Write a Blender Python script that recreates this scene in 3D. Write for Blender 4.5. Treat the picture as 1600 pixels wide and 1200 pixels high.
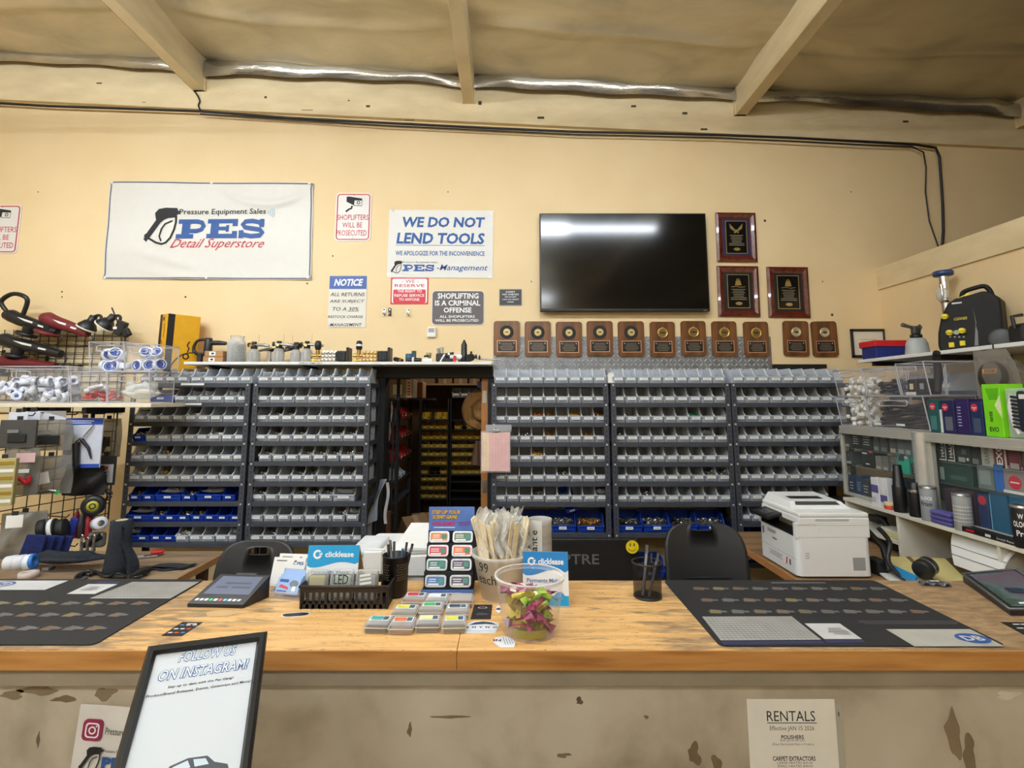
import bpy, bmesh, math, random
from mathutils import Vector, Matrix, Euler
random.seed(7)
R = math.radians
for o in list(bpy.data.objects): bpy.data.objects.remove(o, do_unlink=True)
scene = bpy.context.scene
COL = scene.collection
# ------------------------------------------------------------------ camera
FPX, CX, CY, HC = 814.0, 793.0, 525.0, 1.70
PITCH = math.atan(100.0 / FPX)
cam_d = bpy.data.cameras.new('camera'); cam = bpy.data.objects.new('camera', cam_d); COL.objects.link(cam)
cam.location = (0, 0, HC); cam.rotation_euler = (R(90) + PITCH, 0, 0)
cam_d.sensor_width = 36.0; cam_d.lens = FPX / 1600 * 36
cam_d.shift_x = (800 - CX) / 1600; cam_d.shift_y = -(600 - CY) / 1600
cam_d.clip_start = 0.02
scene.camera = cam
# ------------------------------------------------------------------ world, view, lights
w = bpy.data.worlds.new('world'); scene.world = w; w.use_nodes = True
w.node_tree.nodes['Background'].inputs[0].default_value = (0.9, 0.88, 0.82, 1)
w.node_tree.nodes['Background'].inputs[1].default_value = 0.12
vs = scene.view_settings
vs.view_transform = 'Standard'; vs.look = 'None'; vs.gamma = 1.0; vs.use_curve_mapping = False
vs.exposure = 0.06
scene.cycles.max_bounces = 7; scene.cycles.transparent_max_bounces = 24
scene.cycles.diffuse_bounces = 4; scene.cycles.glossy_bounces = 3; scene.cycles.transmission_bounces = 5
scene.cycles.caustics_reflective = False; scene.cycles.caustics_refractive = False
scene.cycles.sample_clamp_indirect = 4.0
def roof_z(x): return 4.57 - 0.055 * x
def beam_z(x): return 4.30 - 0.048 * x
LIGHTS = [(0.28, 1.5, 56), (1.5, 1.5, 20), (-3.6, 1.5, 56), (-2.38, 1.5, 56),     # x, y, output of each two-tube strip
          (-.75, -1.9, 46), (.47, -3.6, 30), (-3.6, -1.6, 54), (-2.38, -1.6, 50)]
LAMP_COL, LAMP_K = (.88, .96, 1.04, 1), 3.0
ld = bpy.data.lights.new('storeroom_fill', 'AREA'); ld.size = .3; ld.energy = 5; ld.color = (1, .93, .8)  # unseen fill light, added to brighten the yellow bins in the storeroom
lo = bpy.data.objects.new('storeroom_fill', ld); COL.objects.link(lo); lo.location = (-.6, 5.4, 2.36)
# ------------------------------------------------------------------ pixel -> world (the photograph's own camera)
cp, sp = math.cos(PITCH), math.sin(PITCH)
def ray(u, v):
    a = (u - CX) / FPX; b = (CY - v) / FPX
    return Vector((a, cp - b * sp, sp + b * cp))
def at(u, v, Y):
    d = ray(u, v); t = Y / d.y; return Vector((d.x * t, Y, HC + d.z * t))
def atz(u, v, z):
    d = ray(u, v); t = (z - HC) / d.z; return Vector((d.x * t, d.y * t, z))
def atx(u, v, X):
    d = ray(u, v); t = X / d.x; return Vector((X, d.y * t, HC + d.z * t))
# ------------------------------------------------------------------ materials
def lin(c):
    def g(x):
        x /= 255.0
        return x / 12.92 if x <= 0.04045 else ((x + 0.055) / 1.055) ** 2.4
    return (g(c[0]), g(c[1]), g(c[2]), 1.0)
MATS = {}
def newmat(name):
    mt = bpy.data.materials.new(name); mt.use_nodes = True
    return mt, mt.node_tree, mt.node_tree.nodes['Principled BSDF']
def pl(rgb, rough=0.5, metal=0.0, spec=0.5, var=0.06, alpha=1.0, coat=0.0):
    """painted / plastic / metal surface with a faint procedural mottling"""
    key = (tuple(rgb), rough, metal, spec, var, alpha, coat)
    if key in MATS: return MATS[key]
    mt, nt, b = newmat('surface')
    c = lin(rgb)
    if var > 0:
        tc = nt.nodes.new('ShaderNodeTexCoord'); n = nt.nodes.new('ShaderNodeTexNoise')
        n.inputs['Scale'].default_value = 14; n.inputs['Detail'].default_value = 4
        nt.links.new(tc.outputs['Object'], n.inputs['Vector'])
        r = nt.nodes.new('ShaderNodeValToRGB')
        r.color_ramp.elements[0].position = .3; r.color_ramp.elements[1].position = .7
        r.color_ramp.elements[0].color = [min(1, x * (1 - var)) for x in c[:3]] + [1]
        r.color_ramp.elements[1].color = [min(1, x * (1 + var)) for x in c[:3]] + [1]
        nt.links.new(n.outputs['Fac'], r.inputs[0]); nt.links.new(r.outputs[0], b.inputs['Base Color'])
    else: b.inputs['Base Color'].default_value = c
    b.inputs['Roughness'].default_value = rough; b.inputs['Metallic'].default_value = metal
    b.inputs['Specular IOR Level'].default_value = spec
    b.inputs['Coat Weight'].default_value = coat
    b.inputs['Alpha'].default_value = alpha
    MATS[key] = mt; return mt
def clearish(rgb, fac, rough=0.15, k2=.7):
    """clear or frosted plastic: see-through film mixed with a tinted glossy sheet"""
    k = ('clear', tuple(rgb), fac, rough, k2)
    if k in MATS: return MATS[k]
    mt, nt, b = newmat('clear_plastic')
    b.inputs['Base Color'].default_value = lin(rgb); b.inputs['Roughness'].default_value = rough
    tr = nt.nodes.new('ShaderNodeBsdfTransparent'); mx = nt.nodes.new('ShaderNodeMixShader')
    lw = nt.nodes.new('ShaderNodeLayerWeight'); lw.inputs[0].default_value = .35
    ma = nt.nodes.new('ShaderNodeMath'); ma.operation = 'MULTIPLY_ADD'; ma.use_clamp = True
    ma.inputs[1].default_value = k2; ma.inputs[2].default_value = fac
    nt.links.new(lw.outputs['Facing'], ma.inputs[0]); nt.links.new(ma.outputs[0], mx.inputs[0])
    nt.links.new(tr.outputs[0], mx.inputs[1]); nt.links.new(b.outputs[0], mx.inputs[2])
    nt.links.new(mx.outputs[0], nt.nodes['Material Output'].inputs[0])
    MATS[k] = mt; return mt
def noise_mat(name, cols, scale=(1, 1, 1), nscale=4, detail=6, rough=.6, metal=0, bump=0, bscale=None, coat=0, pos=None, dist=0.0, spec=.5):
    """colour ramp over stretched noise (wood, plaster, foil ...)"""
    mt, nt, b = newmat(name)
    tc = nt.nodes.new('ShaderNodeTexCoord'); mp = nt.nodes.new('ShaderNodeMapping')
    mp.inputs['Scale'].default_value = scale
    nt.links.new(tc.outputs['Object'], mp.inputs[0])
    n = nt.nodes.new('ShaderNodeTexNoise'); n.inputs['Scale'].default_value = nscale; n.inputs['Detail'].default_value = detail
    n.inputs['Distortion'].default_value = dist
    nt.links.new(mp.outputs[0], n.inputs['Vector'])
    r = nt.nodes.new('ShaderNodeValToRGB'); els = r.color_ramp.elements
    while len(els) < len(cols): els.new(.5)
    for i, c in enumerate(cols):
        els[i].position = pos[i] if pos else .3 + .4 * i / (len(cols) - 1); els[i].color = lin(c)
    nt.links.new(n.outputs['Fac'], r.inputs[0]); nt.links.new(r.outputs[0], b.inputs['Base Color'])
    b.inputs['Roughness'].default_value = rough; b.inputs['Metallic'].default_value = metal
    b.inputs['Coat Weight'].default_value = coat; b.inputs['Specular IOR Level'].default_value = spec
    if bump:
        n2 = nt.nodes.new('ShaderNodeTexNoise'); n2.inputs['Scale'].default_value = bscale or nscale; n2.inputs['Detail'].default_value = 5
        nt.links.new(mp.outputs[0], n2.inputs['Vector'])
        bp = nt.nodes.new('ShaderNodeBump'); bp.inputs['Strength'].default_value = bump; bp.inputs['Distance'].default_value = .02
        nt.links.new(n2.outputs['Fac'], bp.inputs['Height']); nt.links.new(bp.outputs[0], b.inputs['Normal'])
    return mt
BLACK = pl((22, 22, 24), .45); BLACKM = pl((14, 14, 15), .65); DKGREY = pl((62, 64, 70), .5); WHITE = pl((232, 231, 226), .45, var=.03)
RACK = pl((62, 65, 74), .5, .1, var=.08); RACKD = pl((26, 27, 30), .7); BOLT = pl((205, 208, 210), .35, .5)
BLUE = pl((18, 62, 170), .4); RED = pl((196, 34, 44), .45); YEL = pl((236, 178, 22), .5); CHROME = pl((205, 205, 205), .18, 1.0, var=.02)
STEEL = pl((168, 168, 168), .32, .9, var=.05); BRASS = pl((190, 150, 84), .33, .85, var=.15); CARD = pl((150, 116, 78), .8, var=.1)
PAPER = pl((234, 232, 224), .75, var=.02); INK = pl((28, 28, 32), .7, var=0); NAVY = pl((44, 84, 148), .6, var=.05)
REDINK = pl((190, 52, 62), .6, var=0); BLUEINK = pl((40, 88, 150), .6, var=.1); WINK = pl((240, 240, 238), .6, var=0)
BINM = clearish((216, 222, 228), .46, .22); BINR = pl((222, 228, 233), .3, var=0); CLR = clearish((226, 226, 232), .04, .07, .16); BAG = clearish((150, 150, 148), .2, .2)
CREAM = noise_mat('cream_wall_paint', [(229, 202, 154), (233, 207, 159), (236, 211, 165)], nscale=1.6, detail=8, rough=.62, bump=.06, bscale=60)
CREAM2 = noise_mat('cream_beam_paint', [(212, 192, 150), (230, 210, 168)], scale=(1, 1, 3), nscale=3, rough=.6, bump=.08, bscale=30)
WALNUT = noise_mat('walnut_board', [(64, 36, 16), (98, 58, 27), (122, 76, 38)], scale=(9, 1, 9), nscale=3.2, rough=.35, coat=.3)
MAHOG = noise_mat('mahogany_frame', [(70, 24, 14), (108, 42, 26)], scale=(3, 3, 3), nscale=9, rough=.25, coat=.5)
# ------------------------------------------------------------------ mesh builder
I4 = Matrix.Identity(4)
WALLM = Matrix(((1, 0, 0, 0), (0, 0, -1, 0), (0, 1, 0, 0), (0, 0, 0, 1)))   # local x right, y up, z towards the room (-Y)
def T(x, y, z): return Matrix.Translation((x, y, z))
def RX(a): return Matrix.Rotation(R(a), 4, 'X')
def RY(a): return Matrix.Rotation(R(a), 4, 'Y')
def RZ(a): return Matrix.Rotation(R(a), 4, 'Z')
_txt = {}
def text_mesh(s, bold):
    k = (s, bold)
    if k not in _txt:
        cu = bpy.data.curves.new('t', 'FONT'); cu.body = s; cu.resolution_u = 2; cu.offset = bold; cu.fill_mode = 'FRONT'
        ob = bpy.data.objects.new('t', cu)
        me = bpy.data.meshes.new_from_object(ob)
        _txt[k] = ([v.co.copy() for v in me.vertices], [tuple(p.vertices) for p in me.polygons])
        bpy.data.meshes.remove(me); bpy.data.objects.remove(ob); bpy.data.curves.remove(cu)
    return _txt[k]
class MB:
    def __init__(s, M=None): s.v = []; s.f = []; s.fm = []; s.sm = []; s.mats = []; s.M = M or I4
    def mi(s, m):
        if m not in s.mats: s.mats.append(m)
        return s.mats.index(m)
    def add(s, vs, fs, m, M=None, smooth=False):
        X = s.M @ M if M is not None else s.M
        b = len(s.v); i = s.mi(m)
        s.v += [X @ Vector(p) for p in vs]
        for f in fs: s.f.append([b + k for k in f]); s.fm.append(i); s.sm.append(smooth)
        return s
    def box(s, c, d, m, M=None, bev=0.0, seg=2):
        x, y, z = d[0] / 2, d[1] / 2, d[2] / 2
        if bev <= 0:
            vs = [(c[0] + i * x, c[1] + j * y, c[2] + k * z) for k in (-1, 1) for j in (-1, 1) for i in (-1, 1)]
            return s.add(vs, [(0, 2, 3, 1), (4, 5, 7, 6), (0, 1, 5, 4), (2, 6, 7, 3), (0, 4, 6, 2), (1, 3, 7, 5)], m, M)
        bm = bmesh.new(); bmesh.ops.create_cube(bm, size=1)
        for q in bm.verts: q.co = Vector((q.co.x * d[0], q.co.y * d[1], q.co.z * d[2])) + Vector(c)
        bmesh.ops.bevel(bm, geom=bm.edges[:], offset=min(bev, min(d) * .49), segments=seg, affect='EDGES', profile=.5)
        s.bm(bm, m, M); return s
    def bm(s, bm, m, M=None, smooth=False):
        bm.verts.index_update()
        s.add([q.co for q in bm.verts], [[q.index for q in f.verts] for f in bm.faces], m, M, smooth); bm.free(); return s
    def lathe(s, prof, m, M=None, n=20, smooth=True, sx=1, sy=1, a0=0, a1=360):
        full = abs(a1 - a0) >= 360; k = n if full else n + 1; vs = []; fs = []
        for (r, z) in prof:
            for i in range(k):
                a = R(a0 + (a1 - a0) * i / n); vs.append((r * math.cos(a) * sx, r * math.sin(a) * sy, z))
        for j in range(len(prof) - 1):
            for i in range(n):
                i2 = (i + 1) % k
                fs.append((j * k + i, j * k + i2, (j + 1) * k + i2, (j + 1) * k + i))
        return s.add(vs, fs, m, M, smooth)
    def cyl(s, p0, p1, r0, m, r1=None, n=14, M=None, smooth=True):
        r1 = r0 if r1 is None else r1
        p0 = Vector(p0); p1 = Vector(p1); d = p1 - p0
        q = d.to_track_quat('Z', 'Y').to_matrix().to_4x4(); X = Matrix.Translation(p0) @ q
        X = M @ X if M is not None else X
        L = d.length
        vs = []
        for (r, z) in ((r0, 0), (r1, L)):
            for i in range(n): a = 2 * math.pi * i / n; vs.append((r * math.cos(a), r * math.sin(a), z))
        s.add(vs, [(i, (i + 1) % n, n + (i + 1) % n, n + i) for i in range(n)], m, X, smooth)
        s.add(vs[:n], [tuple(range(n - 1, -1, -1))], m, X); s.add(vs[n:], [tuple(range(n))], m, X)
        return s
    def tube(s, pts, r, m, n=8, M=None, closed=False, flat=1.0):
        pts = [Vector(p) for p in pts]; k = len(pts); vs = []; up = None
        if not closed and 4 <= k < 12:                       # Catmull-Rom rounding of the path
            q = [pts[0]] + pts + [pts[-1]]; rl = r if isinstance(r, (list, tuple)) else [r] * k; o = []; ro = []
            for i in range(k - 1):
                a, b, c, d = q[i:i + 4]
                for j in range(4):
                    t = j / 4; o.append(.5 * (2 * b + (c - a) * t + (2 * a - 5 * b + 4 * c - d) * t * t + (3 * b - a - 3 * c + d) * t ** 3)); ro.append(rl[i] * (1 - t) + rl[i + 1] * t)
            pts = o + [pts[-1]]; r = ro + [rl[-1]]; k = len(pts)
        for i, p in enumerate(pts):
            a = pts[(i - 1) % k] if (closed or i > 0) else p; b = pts[(i + 1) % k] if (closed or i < k - 1) else p
            t = (b - a).normalized()
            if up is None: up = Vector((0, 0, 1)) if abs(t.z) < .9 else Vector((1, 0, 0))
            sd = t.cross(up); 
            if sd.length < 1e-6: sd = t.orthogonal()
            sd.normalize(); up2 = sd.cross(t).normalized(); up = up2
            rr = r[i] if isinstance(r, (list, tuple)) else r
            for j in range(n):
                an = 2 * math.pi * j / n; vs.append(p + sd * math.cos(an) * rr + up2 * math.sin(an) * rr * flat)
        fs = []
        for i in range(k if closed else k - 1):
            i2 = (i + 1) % k
            for j in range(n): j2 = (j + 1) % n; fs.append((i * n + j, i * n + j2, i2 * n + j2, i2 * n + j))
        s.add(vs, fs, m, M, True)
        if not closed: s.add(vs[:n], [tuple(range(n))], m, M); s.add(vs[-n:], [tuple(range(n))], m, M)
        return s
    def prism(s, poly, z0, z1, m, M=None):
        n = len(poly); vs = [(x, y, z0) for x, y in poly] + [(x, y, z1) for x, y in poly]
        ar = sum(poly[i][0] * poly[(i + 1) % n][1] - poly[(i + 1) % n][0] * poly[i][1] for i in range(n))
        fs = [tuple(range(n - 1, -1, -1)), tuple(range(n, 2 * n))] + [(i, (i + 1) % n, n + (i + 1) % n, n + i) for i in range(n)]
        if ar < 0: fs = [tuple(reversed(f)) for f in fs]
        return s.add(vs, fs, m, M)
    def flat(s, poly, z, m, M=None):
        return s.add([(x, y, z) for x, y in poly], [tuple(range(len(poly)))], m, M)
    def rect(s, cx, cy, w, h, z, m, M=None):
        return s.flat([(cx - w / 2, cy - h / 2), (cx + w / 2, cy - h / 2), (cx + w / 2, cy + h / 2), (cx - w / 2, cy + h / 2)], z, m, M)
    def rrect(s, cx, cy, w, h, r, z0, z1, m, M=None, n=4):
        return s.prism(rr_poly(cx, cy, w, h, r, n), z0, z1, m, M)
    def disc(s, cx, cy, r, z, m, M=None, n=20, ry=None):
        ry = ry or r
        return s.flat([(cx + r * math.cos(2 * math.pi * i / n), cy + ry * math.sin(2 * math.pi * i / n)) for i in range(n)], z, m, M)
    def ring(s, cx, cy, r0, r1, z, m, M=None, n=24, a0=0, a1=360, k=1.0):
        vs = []; fs = []
        for i in range(n + 1):
            a = R(a0 + (a1 - a0) * i / n)
            vs += [(cx + r0 * math.cos(a), cy + r0 * k * math.sin(a), z), (cx + r1 * math.cos(a), cy + r1 * k * math.sin(a), z)]
        for i in range(n): fs.append((2 * i, 2 * i + 1, 2 * i + 3, 2 * i + 2))
        return s.add(vs, fs, m, M)
    def ribbon(s, pts, wd, z, m, M=None):
        pts = [Vector((p[0], p[1])) for p in pts]; vs = []; k = len(pts)
        for i, p in enumerate(pts):
            t = (pts[min(i + 1, k - 1)] - pts[max(i - 1, 0)]).normalized(); nn = Vector((-t.y, t.x)) * wd / 2
            vs += [(p.x + nn.x, p.y + nn.y, z), (p.x - nn.x, p.y - nn.y, z)]
        return s.add(vs, [(2 * i, 2 * i + 1, 2 * i + 3, 2 * i + 2) for i in range(k - 1)], m, M)
    def text(s, t, cx, cy, wd, ht, z, m, M=None, shear=0.0, bold=0.0, rot=0):
        vs, fs = text_mesh(t, bold)
        if not vs: return s
        P = [(q.x + shear * q.y, q.y) for q in vs]
        x0 = min(p[0] for p in P); x1 = max(p[0] for p in P); y0 = min(p[1] for p in P); y1 = max(p[1] for p in P)
        c, sn = math.cos(R(rot)), math.sin(R(rot)); out = []
        for p in P:
            a = ((p[0] - x0) / max(1e-6, x1 - x0) - .5) * wd; b = ((p[1] - y0) / max(1e-6, y1 - y0) - .5) * ht
            out.append((cx + a * c - b * sn, cy + a * sn + b * c, z))
        return s.add(out, fs, m, M)
    def lines(s, cx, cy, wd, ht, n, z, m, M=None, fill=.45, seed=1, ragged=.25):
        rnd = random.Random(seed)
        for i in range(n):
            y = cy + ht / 2 - ht * (i + .5) / n; ww = wd * (1 - ragged * rnd.random())
            s.rect(cx, y, ww, ht / n * fill, z, m, M)
        return s
    def grid(s, fn, nu, nv, m, M=None, smooth=True, th=0.0):
        vs = [Vector(fn(i / nu, j / nv)) for j in range(nv + 1) for i in range(nu + 1)]
        fs = [(j * (nu + 1) + i, j * (nu + 1) + i + 1, (j + 1) * (nu + 1) + i + 1, (j + 1) * (nu + 1) + i) for j in range(nv) for i in range(nu)]
        return s.add(vs, fs, m, M, smooth)
    def build(s, name, parent=None, origin=None, M=None):
        me = bpy.data.meshes.new(name)
        O = Vector(origin) if origin is not None else None
        me.from_pydata([(v - O if O is not None else v) for v in s.v], [], s.f)
        for m in s.mats: me.materials.append(m)
        me.polygons.foreach_set('material_index', s.fm); me.polygons.foreach_set('use_smooth', s.sm)
        me.update()
        o = bpy.data.objects.new(name, me); COL.objects.link(o)
        if O is not None: o.location = O
        if parent: o.parent = parent
        if M is not None: o.matrix_world = M
        return o
def rr_poly(cx, cy, w, h, r, n=4):
    P = []
    for (sx, sy, a) in ((1, 1, 0), (-1, 1, 90), (-1, -1, 180), (1, -1, 270)):
        for i in range(n + 1):
            t = R(a + 90 * i / n); P.append((cx + sx * (w / 2 - r) + r * math.cos(t), cy + sy * (h / 2 - r) + r * math.sin(t)))
    return P
def tag(o, label=None, cat=None, group=None, kind=None):
    if label: o['label'] = label
    if cat: o['category'] = cat
    if group: o['group'] = group
    if kind: o['kind'] = kind
    return o
def empty(name, label, cat, M=None, group=None):
    o = bpy.data.objects.new(name, None); COL.objects.link(o); o.empty_display_size = .05
    if M is not None: o.matrix_world = M if isinstance(M, Matrix) else Matrix.Translation(M)
    return tag(o, label, cat, group)
def part(name, mb, parent): return mb.build(name, parent)
def thing(name, mb, label, cat, M=None, group=None, kind=None):
    o = mb.build(name)
    if M is not None: o.matrix_world = M if isinstance(M, Matrix) else Matrix.Translation(M)
    return tag(o, label, cat, group, kind)
def struct(name, mb): return tag(mb.build(name), kind='structure')
def kids(o): return [c for c in bpy.data.objects if c.parent == o]
def copy_tree(o, M, label, group=None, ch=None):
    c = o.copy(); COL.objects.link(c); c.matrix_world = M; c['label'] = label
    if group: c['group'] = group
    for k in (ch if ch is not None else kids(o)):
        d = k.copy(); COL.objects.link(d); d.parent = c
        d.matrix_parent_inverse = k.matrix_parent_inverse.copy()
    return c
ORD = ['first', 'second', 'third', 'fourth', 'fifth', 'sixth', 'seventh', 'eighth', 'ninth', 'tenth', 'eleventh', 'twelfth', 'thirteenth', 'fourteenth', 'fifteenth']
# ================================================================== SETTING
YW = 4.40                                    # back wall
m = MB(); m.box((-.5, .5, -.05), (12, 9.6, .1), noise_mat('concrete_floor', [(120, 112, 100), (142, 134, 120)], nscale=3, rough=.7))
struct('floor', m)
DX0, DX1, DZ = at(598, 640, YW).x, at(757, 640, YW).x, at(600, 588, YW).z
m = MB()
m.box(((-6 + DX0) / 2, YW + .06, 2.4), (DX0 + 6, .12, 4.8), CREAM)
m.box(((5.2 + DX1) / 2, YW + .06, 2.4), (5.2 - DX1, .12, 4.8), CREAM)
m.box(((DX0 + DX1) / 2, YW + .06, (DZ + 4.8) / 2), (DX1 - DX0, .12, 4.8 - DZ), CREAM)
NAIL = pl((70, 52, 36), .8)
for (u, v, a) in [(97, 456, .008), (97, 464, .007), (290, 464, .009), (480, 443, .008), (1195, 345, .012), (1300, 492, .012), (700, 300, .006), (830, 440, .006), (60, 300, .006), (1285, 440, .006), (520, 400, .007), (1330, 300, .006)]:
    p = at(u, v, YW); m.disc(p.x, p.z, a, YW - .0015, NAIL, Matrix(((1, 0, 0, 0), (0, 0, 1, 0), (0, 1, 0, 0), (0, 0, 0, 1))), n=7)
struct('wall_back', m)
m = MB(); m.box((-6.06, .5, 2.5), (.12, 9.8, 5), CREAM); struct('wall_left', m)
m = MB(); m.box((5.26, .5, 2.4), (.12, 9.8, 4.8), pl((96, 84, 66), .8)); struct('wall_right', m)
m = MB(); m.box((-.5, -4.26, 2.5), (12, .12, 5), CREAM); struct('wall_front', m)
# low partition that closes off the loft on the right, its cap board and floor
PX = 3.20; PZ = at(1392, 420, YW).z
m = MB(); m.box((PX + .05, 1.2, PZ / 2), (.10, 6.4, PZ), CREAM); 
zt = at(1392, 453, YW).z
m.box((PX - .008, 1.2, (PZ + zt) / 2), (.016, 6.4, PZ - zt), CREAM2)
struct('wall_partition', m)
m = MB(); m.box((4.25, 1.2, PZ - .04), (2.0, 6.4, .06), pl((120, 100, 74), .8)); struct('trim_1', m)
# ceiling: crinkled foil-faced insulation, sagging between the beams, folded down at the back wall
FOIL = noise_mat('foil_insulation', [(178, 168, 142), (204, 192, 162), (220, 208, 178)], scale=(1, 1.6, 1), nscale=1.5, detail=8, rough=.40, metal=.55, bump=.6, bscale=2.6, dist=.6)
FOILS = noise_mat('bright_foil', [(170, 170, 168), (214, 212, 206)], scale=(1, 4, 4), nscale=3, rough=.22, metal=.95, bump=.5, bscale=3.5)
BEAMX = [at(317, 150, YW).x, at(733, 168, YW).x, at(1153, 188, YW).x, at(1590, 212, YW).x, -4.95, 5.0]
BX = sorted(BEAMX)
def sag(x, y):
    d = min(abs(x - b) for b in BX)
    s = -.035 * math.sin(min(1, d / 1.1) * math.pi / 2) * (1.0 + .5 * math.sin(y * 1.7 + x))
    s += .012 * math.sin(x * 5.1 + 2.3 * math.sin(y * 2.1)) * math.sin(y * 3.7 + 1.3 * math.sin(x * 1.9))
    s += .010 * math.sin(y * 9 + 1.5 * math.sin(x * 2.2)) * math.exp(-d * 1.5)
    for yc, a_ in ((3.72, .022), (2.95, .016), (2.1, .02)): s -= a_ * math.exp(-((y - yc - .06 * math.sin(x * 1.7 + yc)) / .045) ** 2) * min(1, d / .3)
    if y > 3.9: s += .05 * ((y - 3.9) / .45) ** 2 * -1.0 * min(1, d / .4)
    return s
def ceil_fn(u, v):
    x = -6 + 11.2 * u; y = -4.2 + 8.55 * v
    return (x, y, roof_z(x) + sag(x, y))
m = MB(); m.grid(ceil_fn, 190, 230, FOIL)
struct('ceiling', m)
m = MB()
def fold_fn(u, v):      # rolled lip of foil along the wall top
    x = -6 + 11.2 * u; d = min(abs(x - b) for b in BX); k = min(1, d / .35)
    a = R(-60 + 240 * v); r = .062 + .012 * math.sin(x * 2.1) + .008 * math.sin(x * 9.0 + v * 4)
    return (x, YW - .085 - (.02 + r * k) * math.cos(a) * .9, roof_z(x) - .075 + 1.25 * r * math.sin(a) - .02 * (1 - k))
m.grid(fold_fn, 260, 10, FOILS); struct('trim_2', m)
# ledger board under the foil
m = MB(); 
zl = lambda x: 4.135 - .05 * x
P = [(-6, zl(-6)), (5.2, zl(5.2)), (5.2, roof_z(5.2) + .1), (-6, roof_z(-6) + .1)]
m.prism(P, 0, .045, CREAM2, T(0, YW, 0) @ WALLM)
SL = pl((64, 56, 44), .8)
for (u, v, ww, hh) in [(155, 130, .05, .012), (415, 152, .022, .02), (480, 172, .1, .006), (575, 166, .035, .02), (545, 157, .016, .012), (750, 161, .03, .035), (845, 184, .06, .02), (990, 166, .045, .02), (1070, 177, .045, .022), (1100, 202, .06, .018), (1415, 190, .05, .02), (640, 188, .09, .006), (225, 160, .03, .006)]:
    p = at(u, v, YW - .046); m.rect(p.x, p.z, ww, hh, .0465, SL, T(0, YW, 0) @ WALLM)
struct('trim_3', m)
for i, bx in enumerate(BEAMX):
    m = MB(); zb = beam_z(bx)
    m.box((bx, .1, (zb + roof_z(bx) + .08) / 2), (.10, 8.5, roof_z(bx) + .08 - zb), CREAM2, bev=.004)
    m.box((bx, YW - .06, (zb + .1)), (.112, .03, .2), CREAM2)
    struct('ceiling_beam_%d' % (i + 1), m)
# lamps: two-tube strip fixtures on the beams (they light the shop, above the frame)
def tube_mat(k):
    mt = bpy.data.materials.new('fluorescent_tube'); mt.use_nodes = True; nt = mt.node_tree; e = nt.nodes.new('ShaderNodeEmission')
    e.inputs[0].default_value = LAMP_COL; e.inputs[1].default_value = k; nt.links.new(e.outputs[0], nt.nodes['Material Output'].inputs[0]); return mt
for i, (lx, ly, pw) in enumerate(LIGHTS):
    t = empty('strip_lamp', ['two-tube strip lamp over the counter, above the frame', 'two-tube strip lamp farther back over the shop floor'][i > 3], 'lamp', T(lx, ly, 4.09), ['strip lamps over the counter', 'strip lamps over the shop floor'][i > 3])
    m = MB(); m.box((0, 0, .06), (1.21, .08, .05), WHITE, bev=.006)
    for s in (-1, 1): m.box((s * .6, 0, .03), (.012, .13, .07), WHITE)
    m.box((0, 0, (roof_z(lx) - 4.09) / 2 - .03), (.03, .03, roof_z(lx) - 4.09 - .14), WHITE); part('housing', m, t)
    for s in (-1, 1): m = MB(); m.cyl((-.59, s * .045, .01), (.59, s * .045, .01), .016, tube_mat(pw * LAMP_K), n=8); part('tube', m, t)
# black cables along the ledger
CABLE = pl((20, 20, 22), .5)
def cable(pts, r, label, name='cable'):
    m = MB(); m.tube(pts, r, CABLE, n=6); return thing(name, m, label, 'cable')
pts = [at(u, v, YW - .058) for (u, v) in [(-60, 158), (80, 166), (200, 170), (313, 174), (450, 184), (600, 192), (760, 200), (900, 206), (1000, 208), (1120, 211), (1230, 215), (1340, 221), (1430, 226), (1462, 231), (1468, 245)]]
pts += [at(u, v, YW - .02) for (u, v) in [(1470, 275), (1473, 320), (1474, 360), (1471, 397)]]
cable(pts, .011, 'thick black cable running along the whole top of the back wall')
pts = [at(u, v, YW - .062) for (u, v) in [(313, 178), (600, 196), (900, 210), (1120, 215), (1340, 226), (1425, 229), (1443, 238)]]
pts += [at(u, v, YW - .015) for (u, v) in [(1447, 262), (1446, 300), (1452, 345), (1466, 385), (1470, 394)]]
cable(pts, .006, 'thin black cable drooping down the wall left of the thick cable end')
bx = BEAMX[0] - .053; zb = beam_z(BEAMX[0])
pts = [(bx, -1, zb + .012), (bx, 2.0, zb + .012), (bx, 4.22, zb + .012), (bx + .02, 4.33, zb - .01)] + [at(u, v, YW - .055) for (u, v) in [(312, 157), (310, 165), (314, 174)]]
cable(pts, .007, 'black cable along the left ceiling beam dropping to the wall cable')
# diamond plate sheet behind the small plaques
DPL = pl((226, 228, 230), .25, .45, var=.1); DPB = pl((132, 134, 137), .4, .5, var=.2)
a = at(771, 526, YW); b = at(1207, 582, YW)
m = MB(T(0, YW - .004, 0) @ WALLM); z0 = 1.45; z1 = a.z
m.box(((a.x + b.x) / 2, (z0 + z1) / 2, -.002), (b.x - a.x, z1 - z0, .004), DPB)
pit = .037; i = 0
ny = int(.33 / pit); nx = int((b.x - a.x) / pit)
for j in range(ny):
    for i in range(nx):
        cx = a.x + (i + .5) * pit; cy = z1 - (j + .5) * pit; ang = 45 if (i + j) % 2 else -45
        L, Wd = .021, .007
        m.add([(-L, 0, 0), (0, -Wd, 0), (L, 0, 0), (0, Wd, 0), (-L * .3, 0, .006), (L * .3, 0, .006)], [(0, 1, 4), (1, 5, 4), (1, 2, 5), (2, 3, 5), (3, 4, 5), (3, 0, 4)], DPL, T(cx, cy, 0) @ RZ(ang))
thing('diamond_plate_sheet', m, 'silver diamond plate sheet on the wall behind the small wooden plaques', 'metal sheet')
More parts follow.
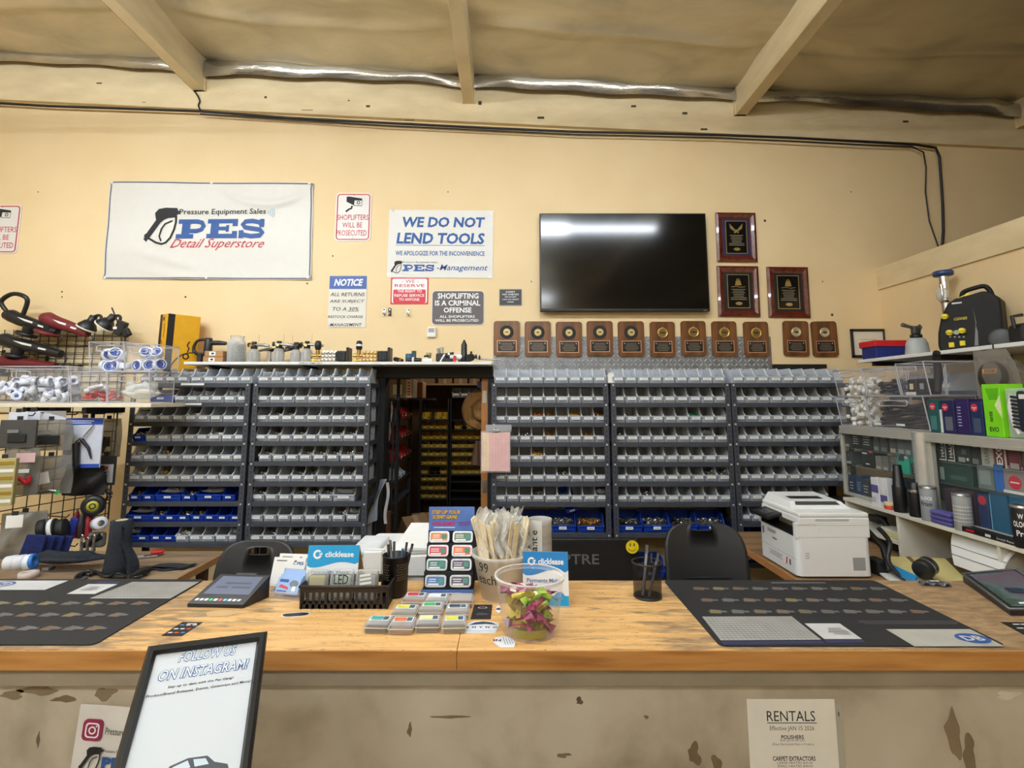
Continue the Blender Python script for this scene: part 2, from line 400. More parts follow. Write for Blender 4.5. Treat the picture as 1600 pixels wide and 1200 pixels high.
# storeroom behind the doorway
SR = noise_mat('brown_storeroom_wall', [(92, 70, 46), (112, 86, 58)], nscale=3, rough=.85)  # mottled dark brown walls
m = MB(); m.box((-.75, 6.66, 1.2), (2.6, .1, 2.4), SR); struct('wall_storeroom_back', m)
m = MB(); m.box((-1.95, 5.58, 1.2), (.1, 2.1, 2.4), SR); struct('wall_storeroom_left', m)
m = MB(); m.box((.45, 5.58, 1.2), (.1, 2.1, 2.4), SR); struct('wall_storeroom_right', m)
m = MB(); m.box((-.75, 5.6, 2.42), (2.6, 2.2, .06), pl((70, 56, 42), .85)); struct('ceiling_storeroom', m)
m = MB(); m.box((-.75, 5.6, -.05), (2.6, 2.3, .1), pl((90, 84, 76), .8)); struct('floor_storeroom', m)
# door casing: black header and jambs, orange-brown post on the right
m = MB()
hd0 = at(583, 568, 4.33); hd1 = at(770, 590, 4.33)
m.box(((hd0.x + hd1.x) / 2, 4.36, (hd0.z + hd1.z) / 2 - .005), (hd1.x - hd0.x, .12, hd0.z - hd1.z), BLACKM, bev=.006)
m.box((DX0 + .005, 4.40, DZ / 2), (.06, .16, DZ), BLACKM)
struct('door_frame', m)
m = MB(); x = at(757, 700, 4.38).x
m.box((x, 4.40, DZ / 2), (.052, .07, DZ), pl((176, 116, 58), .5)); m.box((x + .055, 4.37, DZ / 2), (.055, .10, DZ), BLACKM)
for v in (620, 760): p = at(757, v, 4.36); m.box((x, 4.362, p.z), (.036, .004, .1), STEEL)
struct('door_jamb', m)
# ================================================================== STEEL RACKS AND PARTS BINS
YR = 4.00; RD = .30
def zr(v): return at(CX, v, YR).z
def make_rack(xl, xr, beams, label, side_post_v=None):
    zs = [zr(v) for v in beams]; ztop = zs[0] + .012
    t = empty('steel_shelf_rack', label, 'rack', T((xl + xr) / 2, YR + RD / 2, 0), 'gray steel racks along the back wall')
    M0 = T(-(xl + xr) / 2, -(YR + RD / 2), 0)
    wz = max(zs[-1] - .03, 0)
    for (x, sx) in ((xl, 1), (xr, -1)):
        for (y, sy) in ((YR, 1), (YR + RD, -1)):
            m = MB(M0); m.box((x + sx * .019, y + sy * .001, ztop / 2), (.038, .0025, ztop), RACK); m.box((x + sx * .001, y + sy * .019, ztop / 2), (.0025, .038, ztop), RACK)
            if sy == 1:
                W = T(0, YR, 0) @ WALLM
                n = int((ztop - .4) / .038)
                for k in range(n):
                    m.rect(x + sx * .019, ztop - .02 - k * .038, .008, .014, .0012, RACKD, W)
                for z in zs: m.cyl((x + sx * .019, YR - .001, z - .004), (x + sx * .019, YR - .006, z - .004), .0075, BOLT, n=8)
            part('post', m, t)
    for z in zs:
        m = MB(M0); m.box(((xl + xr) / 2, YR + RD / 2, z - .002 + .012), (xr - xl - .006, RD - .006, .003), RACK)
        m.box(((xl + xr) / 2, YR + .004, z - .004), (xr - xl - .076, .004, .034), RACK, bev=.0015, seg=1)
        m.box(((xl + xr) / 2, YR + RD - .004, z - .004), (xr - xl - .01, .004, .034), RACK)
        for s in (xl + .002, xr - .002): m.box((s, YR + RD / 2, z - .004), (.003, RD - .08, .034), RACK)
        W = T(0, YR + .0015, 0) @ WALLM
        for k in (.075, .11, .135):
            for sg in (1, -1): m.disc((xl if sg == 1 else xr) + sg * k, z - .004, .0035, .001, RACKD, W, n=8)
        part('shelf', m, t)
    return [z + .012 for z in zs]
def xr_(u): return at(u, 640, YR).x
B12 = [601, 631.5, 662, 692.5, 724, 756, 787, 819, 851]
B34 = [601, 632, 663, 694, 725, 756, 788, 836]
B5 = [601, 632, 662, 693, 724, 755, 787, 819, 851, 883]
RK = []
RDEF = [(203, 389, B12, 'the far left rack', 'gray steel rack farthest left beside the hanging goods panel'),
        (394, 578, B12, 'the rack left of the doorway', 'gray steel rack just left of the storeroom doorway'),
        (768, 951, B34, 'the rack right of the doorway', 'gray steel rack just right of the storeroom doorway'),
        (955, 1142, B34, 'the rack behind the right chair', 'gray steel rack above the right office chair and smiley sticker'),
        (1144, 1330, B5, 'the rack behind the printer', 'gray steel rack farthest right behind the white printer')]
for (u0, u1, bs, nm, lb) in RDEF:
    RK.append((xr_(u0), xr_(u1), make_rack(xr_(u0), xr_(u1), bs, lb), nm))
# ---- bins: hopper-front stacking bins, open top
def bin_mesh(wd, dp, hb, hf, mat, th=.0036):
    m = MB()
    def shell(ins):
        x = wd / 2 - ins; y0 = ins; y1 = dp - ins; zb = ins
        return [(-x * .93, y0 + .012, zb), (x * .93, y0 + .012, zb), (x * .93, y1, zb), (-x * .93, y1, zb),
                (-x, y0, hf), (x, y0, hf), (x, y0 + dp * .30, hb), (-x, y0 + dp * .30, hb), (x, y1, hb), (-x, y1, hb), (x, y0 + dp * .16, hf + (hb - hf) * .25), (-x, y0 + dp * .16, hf + (hb - hf) * .25)]
    o = shell(0); i = shell(th); vs = o + i
    side = lambda b: [(b + 1, b + 2, b + 8, b + 6, b + 10, b + 5), (b + 0, b + 4, b + 11, b + 7, b + 9, b + 3)]
    fs = [(0, 3, 2, 1), (0, 1, 5, 4), (3, 9, 8, 2)] + side(0) + [tuple(reversed(f)) for f in [(12, 15, 14, 13), (12, 13, 17, 16), (15, 21, 20, 14)] + side(12)]
    rim = [4, 5, 10, 6, 8, 9, 7, 11]; rf = []
    for k in range(8):
        a, b = rim[k], rim[(k + 1) % 8]; rf.append((a, b, b + 12, a + 12))
    m.add(vs, fs, mat); m.add(vs, rf, BINR if mat is BINM else mat)
    m.box((0, -.002, hf - .004), (wd, .006, .008), mat)
    m.box((0, -.003, hf * .42), (wd * .82, .004, .004), mat); m.box((0, -.003, hf * .95 - .03), (wd * .82, .004, .003), mat) if hf > .06 else None
    return m
LAB = pl((238, 238, 236), .6, var=.02)
def bin_proto(name, label, cat, group, wd, dp, hb, hf, mat, lw, lh):
    b = bin_mesh(wd, dp, hb, hf, mat); o = b.build(name); tag(o, label, cat, group)
    m = MB(RX(0)); m.box((0, -.006, hf - .018), (lw, .0016, lh), LAB)
    m.rect(0, hf - .018, lw * .7, lh * .16, .0071, DKGREY, WALLM)
    part('label_card', m, o)
    return o
PROT = {}; BD = .21
SPEC = {'g': ('clear_bin', 'clear parts bin', .0945, .116, .05, BINM, .062, .017), 'G': ('clear_bin', 'clear parts bin', .165, .116, .05, BINM, .08, .017),
        'b': ('blue_bin', 'blue bin', .0945, .095, .048, BLUE, .04, .013), 'B': ('blue_bin', 'blue parts bin', .19, .1, .05, BLUE, .05, .014),
        'L': ('blue_bin', 'large blue bin', .2, .125, .05, BLUE, .055, .02)}
def put_bin(k, M, label, group):
    nm, cat, wd, hb, hf, mat, lw, lh = SPEC[k]
    if k not in PROT:
        o = bin_proto(nm, label, cat, group, wd, BD, hb, hf, mat, lw, lh); PROT[k] = (o, kids(o)); o.matrix_world = M; return o
    o, ch = PROT[k]; return copy_tree(o, M, label, group, ch)
# ---- loose contents: heaps of small fittings (nobody could count them)
def heap_mesh(seed, wd, mats, n=46, dp=.15, h=.055):
    rnd = random.Random(seed); m = MB()
    m.grid(lambda u, v: ((u - .5) * wd * .92, .03 + v * dp, .006 + h * .62 * math.sin(math.pi * min(1, .25 + v * .75)) * (1 - .3 * abs(u - .5))), 6, 6, mats[0])
    for i in range(n):
        x = (rnd.random() - .5) * wd * .84; v = rnd.random(); y = .03 + v * dp * .9; z = .012 + h * .7 * math.sin(math.pi * min(1, .25 + v * .75)) + rnd.random() * .008
        mt = rnd.choice(mats); Q = T(x, y, z) @ Euler((rnd.random() * 6, rnd.random() * 6, rnd.random() * 6)).to_matrix().to_4x4()
        r = .005 + rnd.random() * .005; L = .014 + rnd.random() * .02
        if rnd.random() < .6: m.cyl((0, 0, -L / 2), (0, 0, L / 2), r, mt, n=7, M=Q)
        else: m.lathe([(r * 1.6, -.003), (r * 1.6, .003), (r * .8, .003), (r * .8, -.003), (r * 1.6, -.003)], mt, Q, n=8)
    return m
def bag_mesh(seed, wd, mat, h=.08):
    rnd = random.Random(seed); p = [rnd.random() * 6 for _ in range(4)]
    m = MB()
    def fn(u, v):
        a = 2 * math.pi * u; b = math.pi * v
        r = 1 + .18 * math.sin(3 * a + p[0]) * math.sin(b) + .14 * math.sin(5 * b + p[1]) + .1 * math.sin(7 * a + 3 * b + p[2])
        return (math.cos(a) * math.sin(b) * wd * .44 * r, .09 + math.sin(a) * math.sin(b) * .06 * r, .045 + h * .5 * (1 - .55 * math.cos(b) - .45) * r + .0)
    m.grid(fn, 18, 12, mat); return m
SILV = pl((198, 198, 196), .25, .9, var=.2); SILD = pl((96, 96, 98), .35, .7, var=.3)
HEAPS = {'s': [SILV, SILV, SILD], 'o': [BRASS, BRASS, pl((120, 84, 44), .4, .7)], 'y': [pl((224, 172, 40), .4), BRASS], 'e': [pl((38, 150, 92), .45), pl((30, 110, 70), .45)], 'd': [SILD, BLACK, SILV], 'w': [pl((228, 228, 222), .5), SILV], 'c': [pl((176, 92, 60), .4, .4), BRASS]}
HN = {'s': 'silver metal', 'o': 'brass', 'y': 'yellow brass', 'e': 'green plastic', 'd': 'dark metal', 'w': 'white plastic', 'c': 'copper coloured', 'p': ''}
HC_ = {}
CBAG = clearish((205, 205, 205), .3, .12)
def put_heap(h, k, M, where):
    wd = SPEC[k][2]; key = (h, k)
    if key not in HC_:
        mm = bag_mesh(len(HC_) + 3, wd, CBAG) if h == 'p' else heap_mesh(len(HC_) + 11, wd, HEAPS[h], n=110 if k == 'L' else 40, h=.085 if k == 'L' else .058)
        o = mm.build('plastic_bags' if h == 'p' else 'metal_fittings'); HC_[key] = o
    else: o = HC_[key].copy(); COL.objects.link(o)
    o.matrix_world = M
    tag(o, ('crumpled clear plastic bags inside ' if h == 'p' else HN[h] + ' fittings heaped inside ') + where, 'packets' if h == 'p' else 'fittings', 'loose contents of the parts bins', 'stuff')
# rows[rack][row] = (start offset, codes, contents)
ROWS = [
 [(.0, 'ggggggggg', 'ppppp....'), (.1, 'Bgggggg', 'p.pp.pp'), (0, 'ggggggggg', 'p...w....'), (0, 'bgggggggg', 'w.....w..'), (0, 'ggggggggg', 'w.o......'), (0, 'ggggggggg', 'w.o......'), (.01, 'bbBbBb', 'd.pdp.'), (.0, 'Bbbbbbbb', 'pd.dd...'), (0, 'bbbbggggg', 'p...w...p')],
 [(0, 'ggggggggg', 'pp..ssss.'), (0, 'ggggggggg', '.........'), (0, 'ggggggggg', '.ss......'), (0, 'ggggggggg', '.s.s..sss'), (.04, 'gggggggg', 's..sssss'), (0, 'ggggggggg', 's..sd..s.'), (0, 'ggggggG', 's..sssp'), (0, 'gggggggg', '......sp'), (0, 'ggggggggg', '.s.sd....')],
 [(0, 'ggggggggg', '.........'), (0, 'ggggggggg', '.........'), (0, 'ggggggggg', '...co.y.o'), (0, 'ggggggggg', '..d.o..o.'), (0, 'ggggggggg', '...y.....'), (0, 'ggggggggg', '.....d...'), (0, 'ggggggggg', '...d....p'), (.0, 'LLLL', 'ddso')],
 [(0, 'ggggggggg', '.........'), (0.0, 'ggggggggg', '.........'), (0, 'ggggggggg', '......e..'), (0, 'ggggggggg', 'd......p.'), (0, 'ggggggggg', '.........'), (0, 'ggggggggg', '.......ss'), (0, 'ggggggggg', '..d......'), (0, 'LLLL', 'dsds')],
 [(0, 'ggggggggg', '.........'), (0, 'ggggggggg', '.........'), (0, 'ggggggggg', '.........'), (0, 'ggggggggg', '.........'), (0, 'ggggggggg', '.........'), (0, 'ggggggggg', '.........'), (0, 'ggggggg', '.......'), (0, 'ggg', '...'), (0, 'bbb', '...'), (0, 'bbb', '...')]]
GRPB = {'g': 'clear parts bins on the racks', 'G': 'clear parts bins on the racks', 'b': 'blue parts bins on the racks', 'B': 'blue parts bins on the racks', 'L': 'blue parts bins on the racks'}
rnd = random.Random(5)
for ri, (xl, xr, zs, nm) in enumerate(RK):
    for qi, (off, codes, cont) in enumerate(ROWS[ri]):
        z = zs[qi] + .0005; x = xl + .018 + off if ri < 5 else xl
        tot = sum(SPEC[c][2] + .0015 for c in codes)
        avail = (xr - .016) - x
        gap = min(.006, max(0, (avail - tot) / len(codes)))
        if ri == 4 and len(codes) < 9: gap = .0015
        shelf = 'top of' if qi == 0 else ORD[qi - 1] + ' shelf of'
        if ri in (0, 1) and qi == 0: x += .02 if ri == 0 else 0
        cnt = {}
        for ci, c in enumerate(codes):
            wd = SPEC[c][2]; cx = x + wd / 2; x += wd + .0015 + gap
            dy = rnd.random() * .012; yaw = (rnd.random() - .5) * 2.5
            M = T(cx, YR + .018 + dy, z) @ RZ(yaw)
            cl = SPEC[c][1] if c != 'G' else 'wide clear parts bin'
            if c == 'B': cl = 'wide blue bin'
            cnt[cl] = cnt.get(cl, 0) + 1
            many = sum(1 for q in codes if SPEC[q][1] == SPEC[c][1] and q == c) > 1
            lab = (f"{ORD[cnt[cl]-1]} {cl} from the left, {shelf} {nm}") if many else f"{cl}, {shelf} {nm}"
            put_bin(c, M, lab, GRPB[c])
            if cont[ci] != '.': put_heap(cont[ci], c, M, f"{ORD[cnt[cl]-1]} {cl}, {shelf} {nm}")
# loose blue bin tipped on top of the large bins, boxes behind bins
p = at(895, 812, YR + .08)
put_bin('b', T(p.x, YR + .07, zs and RK[2][2][7] + .13) @ RY(-16) @ RX(28), 'small blue bin tipped over the big bins of the rack right of the doorway', GRPB['b'])
# paper pad clipped to the rack post by the doorway, with pink tally sheets
p0 = at(752, 676, 3.93); p1 = at(797, 737, 3.93)
t = empty('tally_clipboard', 'clear clip holder with pink ruled tally sheets beside the doorway', 'clipboard', T((p0.x + p1.x) / 2, 3.955, p0.z))
wd = p1.x - p0.x; ht = p0.z - p1.z
m = MB(WALLM); m.box((0, -ht / 2, -.004), (wd + .01, ht + .02, .006), clearish((220, 220, 222), .25)); part('backing', m, t)
m = MB(WALLM); m.box((0, -ht / 2, .002), (wd - .004, ht, .004), pl((232, 190, 186), .8)); PL_ = pl((206, 150, 150), .8)
m.rect(-wd * .34, -ht / 2, wd * .24, ht * .94, .0043, pl((236, 214, 178), .8))
for k in range(16): m.rect(0, -ht * (.06 + .058 * k), wd * .92, .0012, .0046, PL_)
for k in range(9): m.rect(wd * (-.44 + .11 * k), -ht * .5, .0011, ht * .9, .0047, PL_)
part('tally_sheet', m, t)
m = MB(WALLM); m.box((0, .012, .006), (.05, .02, .012), STEEL, bev=.003); m.cyl((0, .02, .01), (0, .035, .02), .003, STEEL); part('clip', m, t)
m = MB(WALLM); m.box((wd * .1, .032, -.002), (wd * .9, .05, .002), clearish((235, 235, 238), .3)); part('sleeve', m, t)
# price tag strips on the two upper beams of the far left rack
for i, (u0, u1, v) in enumerate([(283, 319, 600), (280, 315, 631)]):
    a, b = at(u0, v, YR - .002), at(u1, v, YR - .002)
    m = MB(WALLM); m.box((0, 0, 0), (b.x - a.x, .013, .002), WHITE); m.box((0, -.008, .001), (b.x - a.x, .004, .003), PAPER)
    thing('tag_strip', m, 'white tag strip on the %s beam of the far left rack' % ['top', 'second'][i], 'label', T((a.x + b.x) / 2, YR - .003, a.z), 'white tag strips on rack beams')
# small white paper/roll standing between the two right top rows
p = at(954, 578, 4.05); m = MB(); m.box((0, 0, .035), (.05, .06, .07), PAPER, bev=.006); m.box((0, -.01, .075), (.035, .04, .012), PAPER, bev=.004)
thing('paper_packet', m, 'white paper packet between the clear bins above the two middle right racks', 'packet', T(p.x, 4.06, RK[2][2][0]))
# gray cloth hanging from the side of the rack left of the doorway
GCL = pl((118, 122, 128), .9); 
a = at(596, 748, 4.06); b = at(579, 812, 4.06)
m = MB()
m.grid(lambda u, v: (.0 + .012 * math.sin(v * 5 + u * 3) + u * .055 - .075 * math.sin(v * 1.5), -.02 + .03 * math.sin(u * 4) , -.33 * v * (1 - .12 * u)), 8, 12, GCL)
m.grid(lambda u, v: (.045 + u * .02 + .01 * math.sin(v * 6), -.03 + .01 * u, -.30 * v - .02), 4, 10, pl((168, 164, 164), .9))
thing('hanging_rag', m, 'gray cloth hanging on the right side of the rack beside the doorway', 'cloth', T(a.x, 4.04, a.z))
# ================================================================== STOREROOM CONTENTS
def simple_rack(name, label, xl, xr, y0, y1, zs, zt, rot=None):
    t = empty(name, label, 'rack', T((xl + xr) / 2, y0, 0)); M0 = T(-(xl + xr) / 2, -y0, 0)
    for x in (xl, xr):
        for y in (y0, y1):
            m = MB(M0); m.box((x, y, zt / 2), (.03, .03, zt), RACKD); part('post', m, t)
    for z in zs: m = MB(M0); m.box(((xl + xr) / 2, (y0 + y1) / 2, z - .008), (xr - xl, y1 - y0, .016), RACKD); part('shelf', m, t)
    return t
YS = 6.2
YELB = pl((214, 178, 46), .5)
SPEC['k'] = ('yellow_bin', 'yellow parts bin', .086, .085, .04, YELB, .03, .01)
SPEC['r'] = ('red_bin', 'red parts bin', .12, .1, .05, pl((190, 28, 40), .45), .05, .014)
lx0, lx1, rx0, rx1 = at(660, 650, YS).x, at(699, 650, YS).x, at(704, 650, YS).x, at(757, 650, YS).x
vz = [656, 671, 687, 700, 713, 727, 741, 752, 766, 779]
zs = [at(700, v, YS).z for v in vz]
simple_rack('storeroom_rack', 'dark rack of yellow bins at the back of the storeroom, left one', lx0 - .02, lx1 + .02, YS, YS + .3, zs, 1.72)
simple_rack('storeroom_rack', 'dark rack of yellow bins at the back of the storeroom, right one', rx0 - .0, rx1 + .05, YS, YS + .3, zs, 1.72)
for qi, z in enumerate(zs):
    for side, (x0, x1, n) in enumerate(((lx0, lx1, 4), (rx0 + .02, rx1 + .04, 5))):
        if side == 1 and qi >= 7 or side == 1 and qi == 0 : continue
        if side == 1 and qi == 1: n = 3
        for k in range(n):
            if (side, qi) == (0, 6) and k in (1, 2): continue
            if (side, qi) == (0, 0) and k == 1: continue
            lab = f"{ORD[k]} yellow bin from the left, {ORD[qi]} row down, {'left' if side == 0 else 'right'} rack deep inside the storeroom"
            put_bin('k', T(x0 + (k + .5) * (x1 - x0) / n, YS + .01, z), lab, 'yellow bins in the storeroom')
for qi, v in enumerate([634, 644, 649, 657]):
    z = at(700, v, YS).z
    if qi == 0:
        for k in range(5): put_bin('g', T(rx0 + .06 + k * .1, YS + .01, 1.73), f"{ORD[k]} small clear bin on top of the right rack deep in the storeroom", 'clear bins in the storeroom')
# high shelf with cardboard boxes
a = at(655, 599, 6.1); b = at(752, 597, 6.1)
m = MB(); m.box(((a.x + b.x) / 2, 6.35, a.z - .01), (b.x - a.x + .25, .45, .02), pl((160, 130, 92), .7)); thing('high_shelf', m, 'plain wooden shelf board high at the back of the storeroom', 'shelf')
for i, (u0, u1) in enumerate([(640, 680), (684, 707), (709, 731), (733, 750)]):
    q0, q1 = at(u0, 597, 6.2), at(u1, 581, 6.2)
    m = MB(); wd = q1.x - q0.x; m.box((0, 0, .075), (wd * .97, .25, .15), CARD, bev=.004, seg=1); m.box((0, -.126, .075), (.03, .002, .148), pl((176, 146, 104), .5))
    thing('cardboard_box', m, f"{ORD[i]} cardboard box from the left on the high storeroom shelf", 'box', T((q0.x + q1.x) / 2, 6.32, a.z + .001), 'cardboard boxes on the storeroom shelf')
# side rack with red bins along the storeroom's left wall
zz = [at(640, v, 5.0).z for v in (622, 654, 685, 716, 745, 775)]
SX = at(622, 650, 4.75).x
t = empty('storeroom_rack', 'dark side rack holding red bins along the left side of the storeroom', 'rack', T(SX, 4.7, 0))
for y in (4.75, 5.35):
    for x in (0, -.3):
        m = MB(T(-SX, -4.7, 0)); m.box((SX + x, y, .95), (.03, .03, 1.9), RACKD); part('post', m, t)
for z in zz: m = MB(T(-SX, -4.7, 0)); m.box((SX - .15, 5.06, z - .01), (.32, .66, .02), RACK); (m.box((SX + .1, 5.28, z - .01), (.3, .3, .02), RACK) if z == zz[0] else None); part('shelf', m, t)
for qi, z in enumerate(zz[:5]):
    for k in range(4):
        if qi >= 4 and k > 1: continue
        put_bin('r' if qi < 4 else 'g', T(SX + .02, 4.83 + k * .145, z + .001) @ RZ(90), f"{ORD[k]} {'red' if qi < 4 else 'clear'} bin from the doorway, {ORD[qi]} shelf of the storeroom side rack", 'red bins in the storeroom' if qi < 4 else 'clear bins in the storeroom')
for i, (u0, u1, v0, v1, Y, colr, lb) in enumerate([(604, 646, 581, 610, 4.75, (150, 132, 104), 'open white-edged cardboard carton with a pasted label on top of the storeroom side rack'),
        (646, 661, 588, 613, 5.2, (140, 100, 58), 'plain brown carton behind the labelled carton on the storeroom side rack')]):
    q0, q1 = at(u0, v1, Y), at(u1, v0, Y); m = MB(); wd = q1.x - q0.x; ht = q1.z - q0.z
    m.box((0, .1, ht / 2), (wd, .22, ht), pl(colr, .8), bev=.003, seg=1)
    if i == 0: m.rect(-.02, ht * .45, .08, .09, .011, PAPER, T(0, 0, 0) @ WALLM); m.box((.085, -.012, ht * .5), (.05, .003, ht * .96), pl((206, 190, 160), .7)); m.lines(.085, ht * .5, .03, ht * .8, 5, .014, REDINK, WALLM)
    thing('cardboard_box', m, lb, 'box', T((q0.x + q1.x) / 2 - .0, Y, zz[0] + .001 if i == 1 else zz[0] + .0), 'cartons on the storeroom side rack')
# dark tool rack inside the doorway on the left, hanging tools
m = MB(); x = at(612, 700, 4.56).x
for k in range(3): m.box((x - .03 + k * .035, 4.58, 1.0), (.012, .02, 1.25), BLACKM)
for k in range(5): m.box((x, 4.57, .5 + k * .25), (.1, .02, .012), RACKD)
thing('tool_rail', m, 'black upright hanging rail just inside the doorway on the left', 'rail')
for i, (u, v, L) in enumerate([(612, 628, .17), (618, 640, .13), (609, 660, .16)]):
    p = at(u, v, 4.54); m = MB(); m.tube([(0, 0, 0), (.004, 0, -L * .5), (-.003, 0, -L)], [.008, .013, .006], pl([(150, 150, 150), (60, 60, 62), (128, 122, 110)][i], .4, .4), n=7)
    m.box((0, .0, -.02), (.03, .014, .03), BLACK, bev=.004)
    thing('hand_tool', m, ['silver-handled tool hanging highest on the doorway rail', 'dark short tool hanging mid-height on the doorway rail', 'pale gray tool hanging lowest on the doorway rail'][i], 'tool', p, 'tools hanging inside the doorway')
# wooden post stub and red lever low on the left of the doorway
a = at(606, 845, 4.5); m = MB(); m.box((0, 0, .26), (.07, .05, .52), pl((98, 62, 34), .7), bev=.003); thing('wooden_stand', m, 'brown wooden upright standing low inside the doorway on the left', 'wood', T(at(604, 800, 4.55).x, 4.55, .25))
# cartons on the storeroom floor
for i, (X_, Y_, Z_, s, rz, rx) in enumerate([(-.86, 5.52, .365, .22, 20, 0), (-.66, 5.3, .383, .25, -12, 0), (-.87, 5.08, .40, .24, 34, 32), (-.54, 5.02, .372, .22, 8, 0)]):
    m = MB(); m.box((0, 0, 0), (s, s * .8, s * .75), CARD, bev=.004, seg=1); m.box((0, 0, s * .376), (s * .2, s * .8, .002), pl((172, 142, 100), .5))
    thing('cardboard_box', m, ['small carton deep in the pile on the storeroom floor', 'square brown carton behind the blue scent sign', 'flattened brown carton tipped on its corner in the storeroom', 'brown carton highest on the right of the storeroom pile'][i], 'box', T(X_, Y_, Z_ + .09) @ RZ(rz) @ RX(rx), 'cartons piled in the storeroom')
m = MB(); m.box((-.68, 5.3, .18), (.68, .8, .36), pl((74, 52, 34), .8), bev=.01); thing('storage_crate', m, 'dark brown crate under the cartons inside the storeroom', 'crate')
# straw hat on the right jamb
STRAW = noise_mat('straw', [(96, 66, 32), (156, 116, 64), (126, 90, 46)], scale=(1, 1, 14), nscale=14, rough=.8, bump=.4, bscale=30)
p = at(752, 641, 4.62)
t = empty('straw_hat', 'wide-brimmed straw hat hanging inside the doorway on the right', 'hat', T(p.x, p.y, p.z) @ RZ(8) @ RX(90))
m = MB(); m.lathe([(.075, 0), (.12, .004), (.15, -.012), (.167, -.02), (.17, -.017), (.15, -.008), (.12, .008), (.075, .006)], STRAW, n=36, sy=1.05); part('brim', m, t)
m = MB(); m.lathe([(.086, .0), (.083, .05), (.072, .085), (.045, .1), (.0, .092)], STRAW, n=30, sy=1.15); part('crown', m, t)
m = MB(); m.lathe([(.0875, .006), (.0865, .026), (.088, .026), (.089, .006)], pl((150, 106, 54), .8), n=30, sy=1.15); part('hat_band', m, t)
# small crumpled rag and blue tag near the post
p = at(747, 700, 4.47); m = MB(); m.grid(lambda u, v: ((u - .5) * (.05 + .07 * v), .012 * math.sin(u * 12), -.2 * v), 10, 10, pl((84, 62, 42), .85)); thing('brown_apron', m, 'brown cloth bunched under the straw hat in the doorway', 'cloth', T(p.x, 4.47, p.z + .06))
p = at(750, 601, 4.52); m = MB(WALLM); m.box((0, 0, 0), (.045, .055, .012), BLUE, bev=.003); thing('blue_tag', m, 'small blue tag hanging above the straw hat', 'tag', p)
# ================================================================== SIGNS, BANNERS, TV AND PLAQUES ON THE BACK WALL
def frame_at(u0, v0, u1, v1, Y):
    a, b = at(u0, v0, Y), at(u1, v1, Y)
    return (a.x + b.x) / 2, (a.z + b.z) / 2, b.x - a.x, a.z - b.z
def wallpos(cx, cz, off=0.0, roll=0.0): return T(cx, YW - off, cz) @ WALLM @ RZ(roll)
GUN = [(405, 280), (430, 250), (480, 240), (560, 242), (566, 262), (585, 262), (582, 285), (560, 290), (556, 310), (500, 315), (470, 328), (445, 352), (375, 470), (340, 455), (346, 435), (356, 430), (415, 330), (408, 302)]
def gun_logo(m, cx, cy, h, z, mat, M=None):
    k = h / 275.0
    f = lambda q: (cx + (q[0] - 462) * k, cy - (q[1] - 377) * k)
    m.flat([f(q) for q in reversed(GUN)], z, mat, M)
    m.flat([f(q) for q in [(338, 470), (352, 455), (374, 466), (360, 492)]], z, mat, M)
    m.ribbon([f(q) for q in [(553, 300), (556, 345), (548, 400), (528, 460), (498, 497), (470, 507), (430, 497), (370, 462)]], 15 * k, z, mat, M)
    m.ribbon([f(q) for q in [(530, 335), (480, 358), (458, 395), (448, 450), (465, 486)]], 12 * k, z, mat, M)
def slab_pes(m, cx, cy, wd, ht, z, mat, M=None):
    """PES in heavy slab letters"""
    k = wd / 630.0; kh = ht / 145.0; Z = [z]
    def nz_(): Z[0] += .00012; return Z[0]
    def R_(x0, y0, x1, y1, sk=0): m.flat([(cx + (x0 - 885) * k, cy - (y1 - 395) * kh), (cx + (x1 - 885) * k, cy - (y1 - 395) * kh), (cx + (x1 - 885) * k, cy - (y0 - 395) * kh), (cx + (x0 - 885) * k, cy - (y0 - 395) * kh)], nz_(), mat, M)
    def rib(pts, wd_): m.ribbon([(cx + (x - 885) * k, cy - (y - 395) * kh) for x, y in pts], wd_ * kh, nz_(), mat, M)
    R_(580, 325, 720, 357); R_(608, 325, 665, 467); R_(570, 435, 695, 467)          # P
    rib([(660, 341), (715, 341), (748, 350), (762, 376), (748, 402), (715, 412), (660, 412)], 32)
    R_(790, 325, 1005, 357); R_(815, 325, 872, 467); R_(790, 435, 1005, 467); R_(872, 382, 935, 408); R_(925, 370, 945, 420); R_(970, 325, 1005, 378); R_(970, 415, 1005, 467)   # E
    rib([(1180, 380), (1160, 350), (1110, 340), (1060, 344), (1042, 366), (1060, 388), (1110, 396), (1165, 404), (1182, 424), (1165, 446), (1105, 452), (1050, 442), (1030, 415)], 33)
    R_(1160, 325, 1192, 385); R_(1018, 410, 1050, 467)                               # S
# --- big banner
BN = pl((219, 216, 207), .5, var=.015)
cx, cz, bw, bh = frame_at(168.5, 284, 488.5, 437.5, YW - .02)
BQ = [at(175, 284, YW), at(490, 287, YW), at(487, 437.5, YW), at(162, 436.5, YW)]
def bil(u, v):
    top = BQ[0].lerp(BQ[1], u); bot = BQ[3].lerp(BQ[2], u); return top.lerp(bot, v)
def ban_fn(u, v, e=0):
    p = bil(u, v)
    d = .006 * math.sin(u * 9 + v * 4) + .004 * math.sin(v * 11 + u * 2)
    t = (u - .77) / .23; sagc = .05 + .18 * (1 - t * t)       # swag from the top middle grommet to the corner
    if abs(t) < 1: d += .024 * math.exp(-((v - sagc) / .035) ** 2) * (1 - t * t)
    s = (v - (.72 + .55 * (u - .15))) / .04
    if .1 < u < .5: d += .012 * math.exp(-s * s) * math.sin((u - .1) / .4 * math.pi)
    s = (v - (.9 + .35 * (u - .15))) / .03
    if .1 < u < .5: d += .008 * math.exp(-s * s) * math.sin((u - .1) / .4 * math.pi)
    return Vector((p.x, YW - .014 - d - e, p.z))
